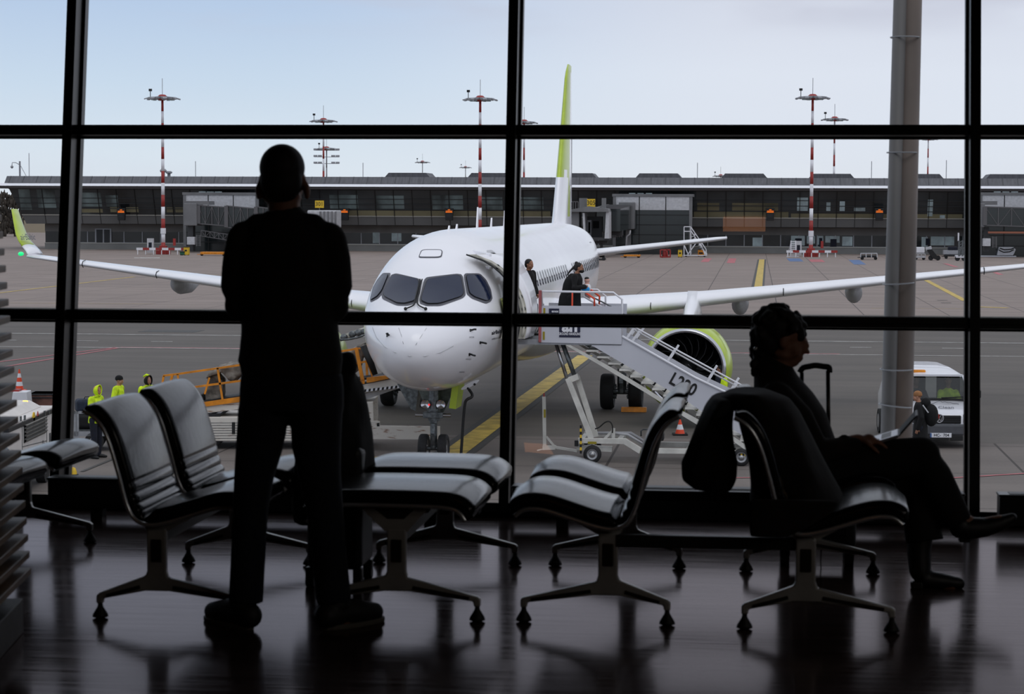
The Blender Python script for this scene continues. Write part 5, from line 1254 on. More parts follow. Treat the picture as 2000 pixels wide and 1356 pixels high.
# people on the platform
q0=FS.w(q(1114,664,.8).x,.8,pz)
MO={'skin':mat('tan_skin',(150,104,80),.55),'jacket':m_blackfab,'trousers':m_blackfab,'shoe':m_black}
r,J,fw,lf,k=person('bearded person with tied back hair in long black coat holding a baby on stairs',q0,-.12,MO,h=1.82,arms='hold',lean=.22,hair=m_hair,coat=.34,voxel=.02,scale_w=1.45,bulk=1.55)
b=MB().use(m_hair).ell(J(0,-.06,1.77),.045); b.tube([J(0,-.08,1.70),J(0,-.17,1.58),J(0,-.22,1.48)],[.03,.022,.01],8); b.build('hair_bun',r)
hc=J(0,.03,1.66); b=MB(); b.ell(hc+fw*.07+Vector((0,0,-.085)),(.05,.045,.04)); b.ell(hc+fw*.03+Vector((0,0,-.07)),(.075,.07,.035)); melt('beard',b,r,.01,1,m_hair)
# baby held in the arms
p=FS.o; bq=J(0,.31,1.25)+q0
rb_=thing('baby','baby with pale face in pink, white and blue held against the black coat on stairs','person',loc=bq)
b=MB(); b.ell((0,0,.12),(.065,.065,.075)); b.ell((.055,0,.11),(.02,.02,.015)); b.ell((0,0,-.05),(.085,.085,.13)); b.tube([(0,0,-.15),(.07,0,-.26),(.05,0,-.33)],[.05,.04,.03],8); melt('body',b,rb_,.012,2,mat('baby_skin',(206,160,146),.6))
MB().use(m_hair).ell((-.005,0,.165),(.058,.06,.04)).build('hair',rb_)
b=MB(); b.ell((0,0,-.06),(.10,.10,.12)); melt('white_romper',b,rb_,.014,2,m_white); b=MB(); b.ell((-.02,-.07,-.09),(.09,.05,.075)); b.ell((-.1,-.08,-.10),(.05,.03,.025)); melt('blue_jacket',b,rb_,.012,2,mat('sky_blue_fabric',(40,150,220),.8))
b=MB(); b.ell((.02,0,-.21),(.075,.08,.10)); melt('pink_trousers',b,rb_,.014,2,mat('pale_pink_fabric',(172,140,138),.8))
q1=FS.w(q(1030,664,1.45).x,1.48,pz)
r,J,fw,lf,k=person('dark haired person in black stepping out of the jet door, half hidden by it',q1,-.6,MO,h=1.88,arms='pocket',hair=m_hair,voxel=.02,lean=.02)
# ================================================================ belt loader at the forward hold, seen between and beside the standing person's legs
FB=Fr(Vector((aty(560,880,55.0).x,55.0,GZ)),0)
bl=thing('belt_loader','rusty white baggage belt loader with orange railings and torn canvas cover left of the nose','belt loader',fr=FB)
def B(x,y,d=0): return FB.px(x,y,d)
def bp_(poly,name,mm,d0,d1,par=bl,bev=0): return MB().use(mm).prism(FB.pl(poly,d0),d0,d1).build(name,par,bevel=bev)
bp_([(365,815),(700,815),(700,788),(729,785),(730,822),(729,850),(705,862),(668,862),(411,862),(405,869),(392,869),(388,860),(372,835)],'chassis',m_rust,0,1.9,bev=.02)
bp_([(366,808),(430,808),(430,815),(366,815)],'deck',m_dark,.1,1.8)
bp_([(360,800),(686,756),(758,742),(785,739),(785,754),(690,772),(365,812)],'conveyor_body',m_rust,.15,1.25)
bp_([(358,792),(464,776),(684,745),(712,742),(712,750),(684.5,753),(464,786),(360,800)],'side_rail',m_orange,.1,.18)
bp_([(716,738),(752,734),(759,740),(730,746),(716,748)],'side_rail',m_orange,.05,.18)
bp_([(358,790),(464,774),(684,743),(765,732),(765,735),(684,746),(464,777),(358,793)],'belt',m_black,.2,1.2)
# hazard band
b=MB(); 
for i in range(22):
    t0,t1=i/22,(i+1)/22; x0,x1=690+95*t0,690+95*t1; y0,y1=763.5-11*t0,763.5-11*t1
    b.use(m_black if i%2 else m_white).prism(FB.pl([(x0,y0),(x1,y1),(x1-1,y1+5),(x0-1,y0+5)],.1),.1,.14)
b.build('hazard_band',bl)
b=MB()
for i in range(6): x=385+i*9; b.use(m_white if i%2==0 else m_black).prism(FB.pl([(x+8,803),(x+17,802),(x+9,808),(x,808)],.2),.2,.24)
b.build('chequer_stripe',bl)
def rl(pts,w,name,d=.12,mm=m_orange): 
    b=MB().use(mm)
    for p,q_ in zip(pts[:-1],pts[1:]): b.bar(B(*p,d),B(*q_,d),w,w)
    return b.build(name,bl)
for d in (.12,1.25):
    rl([(319,734),(345,731),(470,713),(682,684),(698,680.5)],.05,'top_rail',d); rl([(344,761),(470,744),(696,710),(716,706)],.05,'middle_rail',d)
    rl([(320,734),(316,756),(314,790)],.05,'rail_post',d); rl([(337,731),(331,756),(329,792)],.06,'rail_post',d); rl([(347,731),(351,762),(354,790)],.05,'rail_post',d)
    rl([(425,719),(435,783)],.05,'rail_post',d); rl([(409,738),(400,770)],.045,'rail_post',d)
    rl([(560,701),(566,765)],.05,'rail_post',d); rl([(696,681),(708,742)],.09,'rail_post',d); rl([(708,681),(727,736)],.035,'rail_post',d); rl([(716,708),(717,733)],.06,'rail_post',d)
rl([(698,681),(708,680.5)],.04,'top_rail',.12)
MB().use(m_black).tube([B(711,675,-.05),B(733,732,-.05)],[.11,.07],10).build('bumper_tube',bl)
# canvas covers
def tarp(poly,d0,d1,name,amp=.10):
    pts=FB.pl(poly,d0); bm=bmesh.new(); f=[bm.verts.new((x,d0,z)) for x,z in pts]; g=[bm.verts.new((x,d1,z)) for x,z in pts]; n=len(f)
    bm.faces.new(f); bm.faces.new(g[::-1])
    for i in range(n): bm.faces.new((f[i],f[(i+1)%n],g[(i+1)%n],g[i]))
    for _ in range(4):
        bmesh.ops.triangulate(bm,faces=bm.faces); bmesh.ops.subdivide_edges(bm,edges=[e for e in bm.edges if e.calc_length()>.12],cuts=1)
    bmesh.ops.triangulate(bm,faces=bm.faces)
    from mathutils import noise
    for v in bm.verts:
        nv=noise.noise_vector(v.co*4.5)+noise.noise_vector(v.co*11)*.4; v.co+=Vector((nv.x*amp*.5,nv.y*amp*1.6,nv.z*amp*.6))
    vs=[v.co.copy() for v in bm.verts]; bm.verts.index_update(); fs=[[v.index for v in f.verts] for f in bm.faces]; bm.free()
    return MB().use(m_tarp).raw(vs,fs,True).build(name,bl)
tarp([(402,740),(410,722),(440,714),(475,708),(520,704),(560,702),(560,720),(520,726),(470,735),(455,745),(447,742),(430,728),(415,732)],.3,1.1,'canvas_cover')
tarp([(406,735),(425,728),(435,745),(434,778),(402,782),(399,770),(404,758)],.5,1.1,'canvas_side')
tarp([(560,706),(620,697),(672,690),(714,670),(722,676),(720,690),(708,700),(700,722),(690,730),(676,712),(640,715),(570,722)],.35,1.05,'canvas_cover')
bp_([(355,779),(395,770),(398,783),(360,791)],'motor_cover',m_black,.4,.9,bev=.03)
# panel details at the right end
bp_([(453,825),(459,825),(459,848),(453,848)],'side_vent',m_black,-.02,.02)
g=MB().use(m_gear)
for i in range(7): g.prism(FB.pl([(372+i*0,826+i*5),(650,825+i*5),(650,825.8+i*5),(372,826.8+i*5)],-.006),-.008,.0)
g.build('panel_ribs',bl)
MB().use(m_rust).prism([(x,y) for x,y in ((-.1,-.25),(1.9,-.25),(1.9,-.1),(-.1,.1))],B(0,890).z*0+.30,.62,'z').build('front_bumper',bl,loc=(B(712,860).x-.0,0,0),rz=0)
b=MB().use(m_rust).prism(FB.pl([(706,826),(712,848),(742,838),(742,823),(735,822)],-.2),-.22,-.12).build('bumper_plate',bl,bevel=.01)
b=MB().use(m_black).prism(FB.pl([(718,835),(724,833),(724,847),(718,849)],-.23),-.235,-.22); b.prism(FB.pl([(736,827),(741,826),(741,838),(736,840)],-.23),-.235,-.22); b.build('lamp_cluster',bl)
b=MB().use(m_black); a=B(716,824,-.3);b.tube([a+Vector((.1,0,.08)),a,a+Vector((0,0,-.12)),a+Vector((.12,0,-.12))],.02,6); b.build('tow_hook',bl)
bp_([(700,772),(785,752),(785,757),(760,765),(700,786)],'lift_beam',m_lgrey,.4,.7)
for (x,d) in ((408,0),(408,1.7),(640,0),(640,1.7)):
    c=B(x,868,d); wv=MB().use(m_rubber).lathe([(.2,-.12),(.34,-.12),(.38,-.06),(.38,.06),(.34,.12),(.2,.12)],(c.x,d+.14,.38),(0,1,0),24).build('wheel',bl); MB().use(m_hub).lathe([(0,-.1),(.2,-.1),(.2,.1),(0,.1)],(c.x,d+.14,.38),(0,1,0),20).build('rim',wv)
# ---------------------------------------------------------------- ground power unit far left
FGp=Fr((-10.2,44.4,GZ),0)
gp=thing('ground_power_unit','white ground power unit with glowing amber beacon and louvred side at far left','generator',fr=FGp)
m_gpu=mat('gpu_white',(214,208,204),.5,var=.03,scale=2)
MB().use(m_gpu).bx(-1.9,0,0,4.7,.35,1.5).build('cabinet',gp,bevel=.03)
MB().use(m_dark).bx(-1.92,.02,-.02,4.72,1.5,1.58).build('trim_band',gp)
MB().use(m_gpu).bx(-1.9,0,0,4.7,1.58,1.63).build('top_plate',gp,bevel=.02)
MB().use(m_gpu).rings([[Vector((-1.8,.9,1.63)),Vector((-.25,.9,1.63)),Vector((-.25,4.4,1.63)),Vector((-1.8,4.4,1.63))],[Vector((-1.65,1.2,1.80)),Vector((-.45,1.2,1.80)),Vector((-.45,4.1,1.80)),Vector((-1.65,4.1,1.80))]],smooth=False).build('raised_lid',gp,bevel=.02)
# louvre on the side facing +x
m_louv=mat('louvre_grey',(112,110,106),.6,var=.1)
def gside(x,y):   # pixel on the side plane x=0 -> (local y, z)
    d=ray(x,y); t=(FGp.o.x-CAM.x)/d.x; p=CAM+d*t-FGp.o; return p.y,p.z
a=gside(46,826);b_=gside(88,816);c=gside(88,850);d_=gside(47,862)
y0,y1=a[0],b_[0]; zt=(a[1]+b_[1])/2; zb=(c[1]+d_[1])/2
lo=MB().use(m_gear).bx(.0,.012,y0,y1,zb,zt).build('louvre_recess',gp)
b=MB().use(m_louv)
for i in range(5):
    z=zb+(zt-zb)*(i+.1)/5; h=(zt-zb)/5; b.raw([(.015,y0,z),(.015,y1,z),(.07,y1,z+h*.75),(.07,y0,z+h*.75),(.012,y0,z+h*.85),(.012,y1,z+h*.85)],[(0,1,2,3),(3,2,5,4)])
b.build('louvre',gp)
g=MB().use(m_gear); 
for (p0,p1) in (((43,822),(43,880)),((91,805),(91,880)),((43,873),(91,861))):
    u=gside(*p0);v=gside(*p1); g.bar((.004,u[0],u[1]),(.004,v[0],v[1]),.012)
for (x,y) in ((39,818),(47,816),(86,807),(94,806),(13,824)): u=gside(x,y); g.bx(0,.03,u[0]-.04,u[0]+.04,u[1]-.05,u[1]+.05)
u=gside(97,868); g.bx(0,.02,u[0]-.05,u[0]+.05,u[1]-.25,u[1]+.25); g.build('panel_lines_and_latches',gp)
u=gside(69,812.5); b=MB().use(m_yellow).cyl((0,u[0]-.2,u[1]),(.02,u[0]-.2,u[1]),.10,16); b.use(m_red).cyl((0,u[0]+.2,u[1]),(.02,u[0]+.2,u[1]),.08,3); b.build('warning_signs',gp)
text(MB(),'dn',(.01,gside(84,870)[0],gside(84,870)[1]),(0,1,0),(0,0,1),.3,m_navy,1.2).build('logo_mark',gp)
bc=atz(49.5,799,GZ+1.63); lb=FGp.loc(bc)
be=MB().use(m_black).cyl((lb.x,lb.y,1.63),(lb.x,lb.y,1.68),.085,18).build('beacon_base',gp)
MB().use(mat('amber_beacon',(255,150,40),.3,emis=(255,176,80),es=3.2)).lathe([(.062,0),(.065,.10),(.05,.135),(0,.14)],(lb.x,lb.y,1.68),n=18).build('beacon_lens',be)
for y in (.8,3.9): 
    for x in (-.15,-1.75): MB().use(m_rubber).cyl((x-.1,y,.3),(x+.1,y,.3),.3,20).build('wheel',gp)
# white cabinet and brown crates behind
q_=aty(47,790,62); q_.z=GZ; r=thing('equipment_cabinet','small white wheeled cabinet in front of the tall striped cone at far left','cabinet',loc=q_)
zt=aty(47,764,62).z-GZ; MB().use(m_white).prism([(-.35,.15),(.2,.15),(.14,zt),(-.25,zt)],-.3,.3).build('body',r,bevel=.02); MB().use(m_red).bx(-.6,-.1,-.2,.2,zt,zt+.05).build('lid',r); MB().use(m_black).bx(-.3,-.05,-.32,-.3,.2,.5).build('opening',r)
for x in (-.25,.15): MB().use(m_rubber).cyl((x,-.2,.09),(x,.2,.09),.09,12).build('wheel',r)
q_=aty(86,790,63); q_.z=GZ; r=thing('brown_crate','long rusty brown crate on the apron behind the ground power unit','crate',loc=q_)
m_br=mat('rusty_brown',(92,62,54),.8,var=.3,scale=2); zt=aty(86,767,63).z-GZ
MB().use(m_br).bx(-.36,.62,-.5,.5,0,zt).build('box',r,bevel=.02); b=MB().use(m_dark); b.bx(-.38,.64,-.52,.52,zt-.12,zt-.09); b.bx(-.38,.64,-.52,.52,zt-.03,zt); b.build('straps',r)
# ---------------------------------------------------------------- baggage cart with bags
q_=aty(175,872,54.55); q_.z=GZ; FCt=Fr(q_,.12)
ct=thing('baggage_cart','grey steel baggage cart loaded with dark bags behind the leftmost worker','baggage cart',fr=FCt)
b=MB().use(m_gear); b.bx(-.35,1.5,-.1,1.0,.42,.52); b.build('deck',ct)
g=MB().use(m_greyp); zt=FCt.px(150,803).z
for x in (-.35,-.28,.5,1.45): g.bx(x-.03,x+.03,-.12,-.06,.3,zt); g.bx(x-.03,x+.03,0.95,1.0,.3,zt)
g.bx(-.38,1.5,-.12,-.06,zt-.06,zt); g.bx(-.38,1.5,-.12,-.06,.38,.5); g.bx(-.38,1.5,0.95,1.0,zt-.06,zt); g.build('frame',ct)
for x in (.12,1.2):
    for y in (-.05,.92): wv=MB().use(m_rubber).cyl((x,y-.07,.24),(x,y+.07,.24),.24,20).build('wheel',ct); MB().use(m_hub).cyl((x,y-.075,.24),(x,y+.075,.24),.12,16).build('rim',wv)
m_bag=[mat('bag_navy',(26,36,54),.8,var=.2),mat('bag_black',(20,20,23),.8,var=.2),mat('bag_slate',(44,50,60),.8,var=.2)]
for i,(x,y,z,a,c,h,mi,ds) in enumerate(((-.1,.2,.53,.3,.5,.36,1,'lowest left black bag on the baggage cart'),(.45,.2,.53,.28,.5,.42,0,'navy bag on the cart behind the leftmost worker'),(-.02,.3,.92,.34,.5,.34,0,'rounded navy bag on top of the cart load'),(1.0,.25,.53,.3,.5,.8,2,'tall slate bag on the right of the cart'))):
    r=thing('travel_bag',ds,'bag',loc=FCt.w(x,y,z),rz=.12+.1*i)
    MB().use(m_bag[mi]).bx(-a*.9,a*.9,0,c,0,h).build('body',r,bevel=.09,seg=4); MB().use(m_black).tube([(-.1,.2,h),(-.08,.2,h+.05),(.08,.2,h+.05),(.1,.2,h)],.012,6).build('handle',r)
# ---------------------------------------------------------------- white van, front towards the lounge
FV=Fr(G(1836,876),-.03)
vn=thing('van','white cleaning company van with amber roof bar facing the lounge right of the concrete column','van',fr=FV)
def V_(x,y,d=0): return FV.px(x,y,d)
ZH=V_(1850,811).z; ZW=V_(1850,782,.55).z; ZR=V_(1850,735,1.25).z
m_van=mat('van_white',(222,222,228),.25,coat=.5,var=.01); m_vb=mat('bumper_grey',(74,75,80),.6,var=.05)
def vr(y,zt,w,wt,zb=.32,zs=1.0):
    return [Vector((-w*.96,y,zb)),Vector((-w,y,.55)),Vector((-w,y,min(zs,zt-.05))),Vector((-wt,y,zt-.10)),Vector((-wt+.14,y,zt-.02)),Vector((-wt*.45,y,zt)),Vector((wt*.45,y,zt)),Vector((wt-.14,y,zt-.02)),Vector((wt,y,zt-.10)),Vector((w,y,min(zs,zt-.05))),Vector((w,y,.55)),Vector((w*.96,y,zb))]
b=MB().use(m_van); rs=[vr(.0,ZH-.03,.84,.80),vr(.06,ZH+.03,.90,.86),vr(.55,ZW,.94,.90)]; b.rings(rs,caps=True); 
rs=[vr(1.28,ZR+.04,.95,.76),vr(1.6,ZR+.14,.95,.76),vr(2.6,ZR+.17,.95,.76),vr(4.5,ZR+.16,.95,.76),vr(4.9,ZR+.02,.93,.74)]; b.rings(rs,caps=False)
# lower flanks and A pillars between bonnet and roof
for s in (-1,1):
    b.raw([(s*.94,.55,.32),(s*.95,1.28,.32),(s*.95,1.28,1.0),(s*.94,.55,1.0)],[(0,1,2,3)])
    b.bar((s*.89,.57,ZW-.02),(s*.76,1.28,ZR),.06,.09); b.raw([(s*.94,.55,1.0),(s*.95,1.28,1.0),(s*.94,1.28,ZW-.05),(s*.93,.60,ZW-.03)],[(0,1,2,3)])
b.bar((-.76,1.28,ZR+.02),(.76,1.28,ZR+.02),.12,.05); b.build('body',vn)
MB().use(m_cavity).bx(-.9,.9,.6,4.8,.35,.9).build('cabin_floor',vn); MB().use(mat('van_seat',(50,52,58),.9)).bx(-.7,-.15,1.5,1.7,.9,1.75).bx(.15,.75,1.5,1.7,.9,1.75).build('seats',vn,bevel=.05)
MB().use(m_dark).bx(-.86,.86,.62,1.05,ZW-.22,ZW-.05).build('dashboard',vn,bevel=.04)
MB().use(m_autoglass).raw([(-.88,.555,ZW),(.88,.555,ZW),(.75,1.25,ZR-.01),(-.75,1.25,ZR-.01)],[(0,1,2,3)]).build('windscreen',vn)
MB().use(m_black).raw([(-.88,.53,ZW-.03),(.88,.53,ZW-.03),(.88,.54,ZW+.05),(-.88,.54,ZW+.05)],[(0,1,2,3)]).build('scuttle',vn)
MB().use(m_black).bar((.1,.53,ZW+.06),(.75,.56,ZW+.09),.03).build('wiper',vn)
for s in (-1,1): MB().use(m_wglass).raw([(s*.955,.9,1.05),(s*.955,1.9,1.05),(s*.80,1.85,1.70),(s*.80,1.35,1.70)],[(0,1,2,3)]).build('side_window',vn)
z0,z1=V_(1850,828).z,V_(1850,811).z
MB().use(m_black).bx(-.52,.52,-.03,.04,z0,z1-.01).build('grille',vn,bevel=.02)
g=MB().use(m_dark)
for i in range(3): z=z0+.05+i*.055; g.bx(-.5,.5,-.045,-.03,z,z+.015)
g.build('grille_bars',vn)
MB().use(m_vb).bx(-.93,.93,-.10,.1,.34,z0-.01).build('bumper',vn,bevel=.05,seg=3)
MB().use(m_black).bx(-.50,.20,-.115,-.09,V_(0,846).z,V_(0,838).z).bx(.24,.56,-.115,-.09,V_(0,847).z,V_(0,837).z).build('air_intake',vn,bevel=.01)
for s in (-1,1): 
    h=MB().use(m_vb).bx(min(s*.58,s*.88),max(s*.58,s*.88),-.03,.05,z0+.02,z1+.02).build('headlight_surround',vn,bevel=.02); MB().use(m_lip).ell((s*.74,-.02,(z0+z1)/2+.02),(.11,.04,.09),14,10).build('headlight',h)
c=V_(1834,817); em=MB().use(m_black).cyl((c.x,-.05,c.z),(c.x,-.02,c.z),.115,24).build('badge',vn)
b=MB().use(m_lip); b.tube([(c.x+.105*math.cos(t),-.055,c.z+.105*math.sin(t)) for t in [2*PI*k/28 for k in range(29)]],.011,6,False)
def vl(pts): 
    for p,q2 in zip(pts[:-1],pts[1:]): b.bar((c.x+p[0],-.055,c.z+p[1]),(c.x+q2[0],-.055,c.z+q2[1]),.02,.018,up=(0,1,0))
vl([(-.045,.088),(0,.015),(.045,.088)]); vl([(-.085,.045),(-.04,-.085),(0,-.005),(.04,-.085),(.085,.045)]); b.build('badge_emblem',em)
c=V_(1836,849.5); pl=MB().use(m_white).bx(c.x-.27,c.x+.27,-.13,-.115,c.z-.058,c.z+.058).build('number_plate',vn,bevel=.004); MB().use(m_blue).bx(c.x-.27,c.x-.235,-.134,-.13,c.z-.055,c.z+.055).build('plate_band',pl)
text(MB(),'HC-  704',(c.x+.015,-.134,c.z),(1,0,0),(0,0,1),.105,m_black,.98,.001,.001).build('plate_lettering',pl)
c=V_(1851,796); nrm=Vector((0,.49,ZW-ZH)).normalized()
cy=.25; cz=ZH+(ZW-ZH)*(cy-.06)/.49+.045
text(MB(),'Clean',(c.x,cy,cz),(1,0,0),nrm,.14,m_mark,1.25,.001).build('bonnet_lettering',vn)
b=MB().use(m_mark).tube([Vector((c.x-.35+.07*i,cy+.16,cz+.075+v)) for i,v in enumerate((.0,.02,.05,.08,.04,.05,.03,.035,.01,.015,.0))],.006,4); b.build('skyline_drawing',vn)
c=V_(1795,726,1.5); MB().use(m_orange).bx(c.x-.16,c.x+.16,1.42,1.55,c.z-.04,c.z+.05).build('amber_light_bar',vn,bevel=.02)
for s in (-1,1): MB().use(m_black).bx(min(s*.98,s*1.16),max(s*.98,s*1.16),.75,.85,V_(1912,783).z,V_(1912,767).z).build('mirror',vn,bevel=.03)
for s in (-1,1):
    for y in (.75,3.9): wv=MB().use(m_rubber).cyl((s*.94-.11,y,.33),(s*.94+.09,y,.33),.33,24).build('wheel',vn); MB().use(m_hub).cyl((s*.94-.115,y,.33),(s*.94+.095,y,.33),.19,20).build('rim',wv)
for (x,ds) in ((.42,'person in lime hi-vis vest at the right hand seat inside the van'),(-.42,'dark figure in hi-vis trim at the left hand seat inside the van')):
    r=thing('person',ds,'person',loc=FV.w(x,1.42,0),rz=FV.yaw); b=MB(); head(b,(0,-.02,1.62),(0,-1,-.1)); caps(b,[(0,0,1.4),(0,0,1.55)],.06); 
    for s in (-1,1): caps(b,[(s*.2,0,1.32),(s*.26,-.18,1.14),(s*.16,-.40,1.15)],[.05,.045,.03]); hand(b,(s*.16,-.40,1.15),(-s*.2,-1,0),(0,0,-1),s)
    b.ell((0,0,1.15),(.12,.09,.2)); melt('body',b,r,.014,2,m_skin)
    b=MB()
    for s in (-1,1): caps(b,[(s*.2,0,1.32),(s*.26,-.18,1.14),(s*.17,-.36,1.15)],[.085,.07,.05])
    b.ell((0,0,1.2),(.2,.14,.26)); b.bx(-.15,.15,-.1,.1,.92,1.2); melt('jacket',b,r,.02,3,m_hivis if x>0 else m_navy)
    if x<0: MB().use(m_hivis).bar((-.24,-.16,1.15),(-.2,-.02,1.33),.05,.03).build('reflective_strip',r)
    b=MB(); b.ell((0,.01,1.68),(.09,.1,.08)); melt('hair',b,r,.014,1,m_hair)
# ---------------------------------------------------------------- small equipment along the pier
def at(px,py,dy=0): g=G(px,py); return g
def stand(name,label,cat,px,py): q=G(px,py); return Fr(q,-PSI),thing(name,label,cat,loc=q,rz=-PSI)
def pbx(F,mb,x0,x1,y0,y1,d0,d1): a=F.px(x0,y1,d0);c=F.px(x1,y0,d0); return mb.bx(a.x,c.x,d0,d1,a.z,c.z)
# white boarding steps
F_,r=stand('boarding_steps','white aluminium boarding steps beside the boarding hall right of the tail','steps',1356,502)
g=MB().use(m_white)
for d in (0,1.6):
    for p,q2 in (((1336,443),(1349,443)),((1336,452),(1349,452)),((1336,443),(1336,500)),((1349,443),(1349,500)),((1349,443),(1379,487)),((1349,450),(1379,496)),((1379,487),(1380,500)),((1336,499),(1380,499)),((1342,499),(1365,467)),((1336,478),(1345,499)),((1365,467),(1378,500)),((1357,455),(1357,467)),((1366,468),(1366,480))): g.bar(F_.px(*p,d),F_.px(*q2,d),.11,.11)
g.build('frame',r)
b=MB().use(m_lgrey)
for i in range(9): x=1350+i*3.3; y=462+i*4.2; c=F_.px(x,y); b.bx(c.x,c.x+.3,0,1.6,c.z-.05,c.z)
b.build('treads',r)
for px in (1340,1376): c=F_.px(px,501); MB().use(m_rubber).cyl((c.x,0,.15),(c.x,.1,.15),.15,12).build('wheel',r)
F_,r=stand('step_ladder','white aluminium access ladder left of the right hand floodlight mast','ladder',1549,502)
g=MB().use(m_white)
for x0,x1 in ((1545,1544),(1554,1555)): g.bar(F_.px(x0,470),F_.px(x1,501),.13,.13)
for i in range(8): y=472+i*3.7; g.bar(F_.px(1544.5,y),F_.px(1554.5,y),.1,.1)
g.bar(F_.px(1554,474,.1),F_.px(1561,501,2),.09); g.bar(F_.px(1545,474,.1),F_.px(1538,501,2),.09); g.bar(F_.px(1536,501),F_.px(1561,501),.12); g.build('frame',r)
def bin_(px,py,x0,x1,y0,mm,label,name='waste_bin',cat='bin'):
    F_,r=stand(name,label,cat,px,py); b=pbx(F_,MB().use(mm),x0,x1,y0,py-1,0,.9); b.build('body',r,bevel=.05); pbx(F_,MB().use(m_dark),x0-.3,x1+.3,y0-1.2,y0,-.05,.95).build('lid',r); 
    pbx(F_,MB().use(m_dark),x0+2,x1-2,y0+5,y0+8,-.03,0).build('label_plate',r)
    for x in (x0+1,x1-1): c=F_.px(x,py); MB().use(m_rubber).cyl((c.x-.06,.4,.12),(c.x+.06,.4,.12),.12,10).build('wheel',r)
bin_(1328,503,1324,1332,488,m_yellow,'yellow wheeled bin left of the white boarding steps'); bin_(1369,501,1363,1375,488,m_orange,'orange yellow box behind the legs of the white boarding steps','storage_box','box')
bin_(362.5,499,358.5,367,483,m_yellow,'yellow bin beside the left jet bridge column'); bin_(355,499,351,360,492.5,m_green,'low green bin beside the yellow one near the left mast','storage_box','box')
F_,r=stand('fire_cart','red wheeled fire extinguisher cart under the port tailplane','fire extinguisher',1300,504)
g=MB().use(m_red)
for p,q2 in (((1290,488),(1290,503)),((1309,488),(1309,503)),((1290,488),(1309,488)),((1290,502),(1309,502)),((1302,486),(1304,502))): g.bar(F_.px(*p),F_.px(*q2),.16)
g.build('frame',r); c=F_.px(1299,500); MB().use(m_red).lathe([(.3,.1),(.35,.5),(.3,.8),(.1,1.0),(0,1.0)],(c.x,.4,0),n=14).build('bottle',r); MB().use(m_rubber).cyl((c.x-.4,.5,.2),(c.x-.3,.5,.2),.2,12).build('wheel',r)
def dolly(px,py,x0,x1,y0,y1,mm,label,posts=False):
    F_,r=stand('dolly',label,'trolley',px,py); pbx(F_,MB().use(mm),x0,x1,y0,y1,0,1.6).build('bed',r,bevel=.03)
    for x in (x0+3,x1-3): 
        for d in (.1,1.4): c=F_.px(x,py,d); MB().use(m_rubber).cyl((c.x,d,.2),(c.x,d+.12,.2),.2,12).build('wheel',r)
    a=F_.px(x0-6,y1,.8);c=F_.px(x0,y1,.8); MB().use(mm).bar(a,c,.08).build('drawbar',r)
    if posts:
        g=MB().use(m_lgrey)
        for x in (x0,x0+(x1-x0)*.33,x0+(x1-x0)*.66,x1): g.bar(F_.px(x,y1),F_.px(x,y0-4),.1)
        g.bar(F_.px(x0,y0-4),F_.px(x1,y0-4),.1); g.build('side_rails',r)
    return F_,r
dolly(1235,504,1218,1250,498,501,m_orange,'flat orange dolly by the pier beneath the port tailplane')
dolly(414,500,391,440,492.5,497,m_orange,'long flat orange dolly under the left jet bridge')
dolly(1697,508,1681,1713,499,503,m_dark,'low dark baggage dolly left of the concrete column',True)
dolly(1170,509,1160,1182,505.5,508,m_dark,'low black dolly just right of the fuselage below the tailplane')
F_,r=dolly(1800,508,1786,1807,500,504,m_lgrey,'caged white dolly right of the concrete column',True)
b=pbx(F_,MB().use(m_white),1786,1806,483,494,0,1.4); b.build('white_case',r,bevel=.05)
F_,r=stand('belt_conveyor','small black belt conveyor beside the caged white dolly','conveyor',1823,509)
MB().use(m_black).prism(F_.pl([(1810,488),(1820,487),(1833,503),(1830,508),(1822,505)],0),0,1.1).build('belt_frame',r)
MB().use(m_lgrey).prism(F_.pl([(1808,484),(1819,481),(1820,487),(1810,490)],.2),.2,1).build('hopper',r)
for x in (1818,1832): c=F_.px(x,508,.1); MB().use(m_rubber).cyl((c.x,.1,.3),(c.x,.3,.3),.3,14).build('wheel',r)
F_,r=dolly(1858,506,1845,1873,497,501,m_dark,'baggage dolly with dark blue cover right of the small conveyor')
pbx(F_,MB().use(m_navy),1852,1871,482,489,.2,1.2).build('blue_cover',r,bevel=.1)
pbx(F_,MB().use(m_greyp),1843,1874,489,497,.1,1.4).build('mesh_cage',r)
F_,r=stand('lift_truck','white high loader with vertical mast left of the right hand window mullion','loader',1876,510)
pbx(F_,MB().use(m_white),1867,1885,499,504,0,1.6).build('base',r,bevel=.05); g=MB().use(m_gear)
for x in (1873,1880): g.bar(F_.px(x,500),F_.px(x,470),.2)
for i in range(6): g.bar(F_.px(1873,500-i*5),F_.px(1880,495-i*5),.1)
g.build('mast',r); pbx(F_,MB().use(m_white),1871,1873.5,455,471,0,.6).build('mast_head',r)
for x in (1870,1883): c=F_.px(x,508,.1); MB().use(m_rubber).cyl((c.x,.1,.3),(c.x,.3,.3),.3,14).build('wheel',r)
F_,r=stand('covered_dolly','white tarpaulin covered container with black straps on a flat dolly at the right edge','container',1966,502)
MB().use(m_white).prism(F_.pl([(1953,483),(1981,483),(1984,488),(1979,499),(1949,499)],0),0,1.5).build('cover',r,bevel=.05); g=MB().use(m_black)
for pts in (((1950,488),(1960,493),(1972,492),(1980,488)),((1953,485),(1962,488),(1975,487),(1982,484))): g.tube([F_.px(x,y,-.06) for x,y in pts],.07,5)
g.build('straps',r); pbx(F_,MB().use(m_white),1915,1985,500,502,0,1.5).build('bed',r)
for x in (1955,1978): c=F_.px(x,503,.1); MB().use(m_rubber).cyl((c.x,.1,.2),(c.x,.3,.2),.2,12).build('wheel',r)
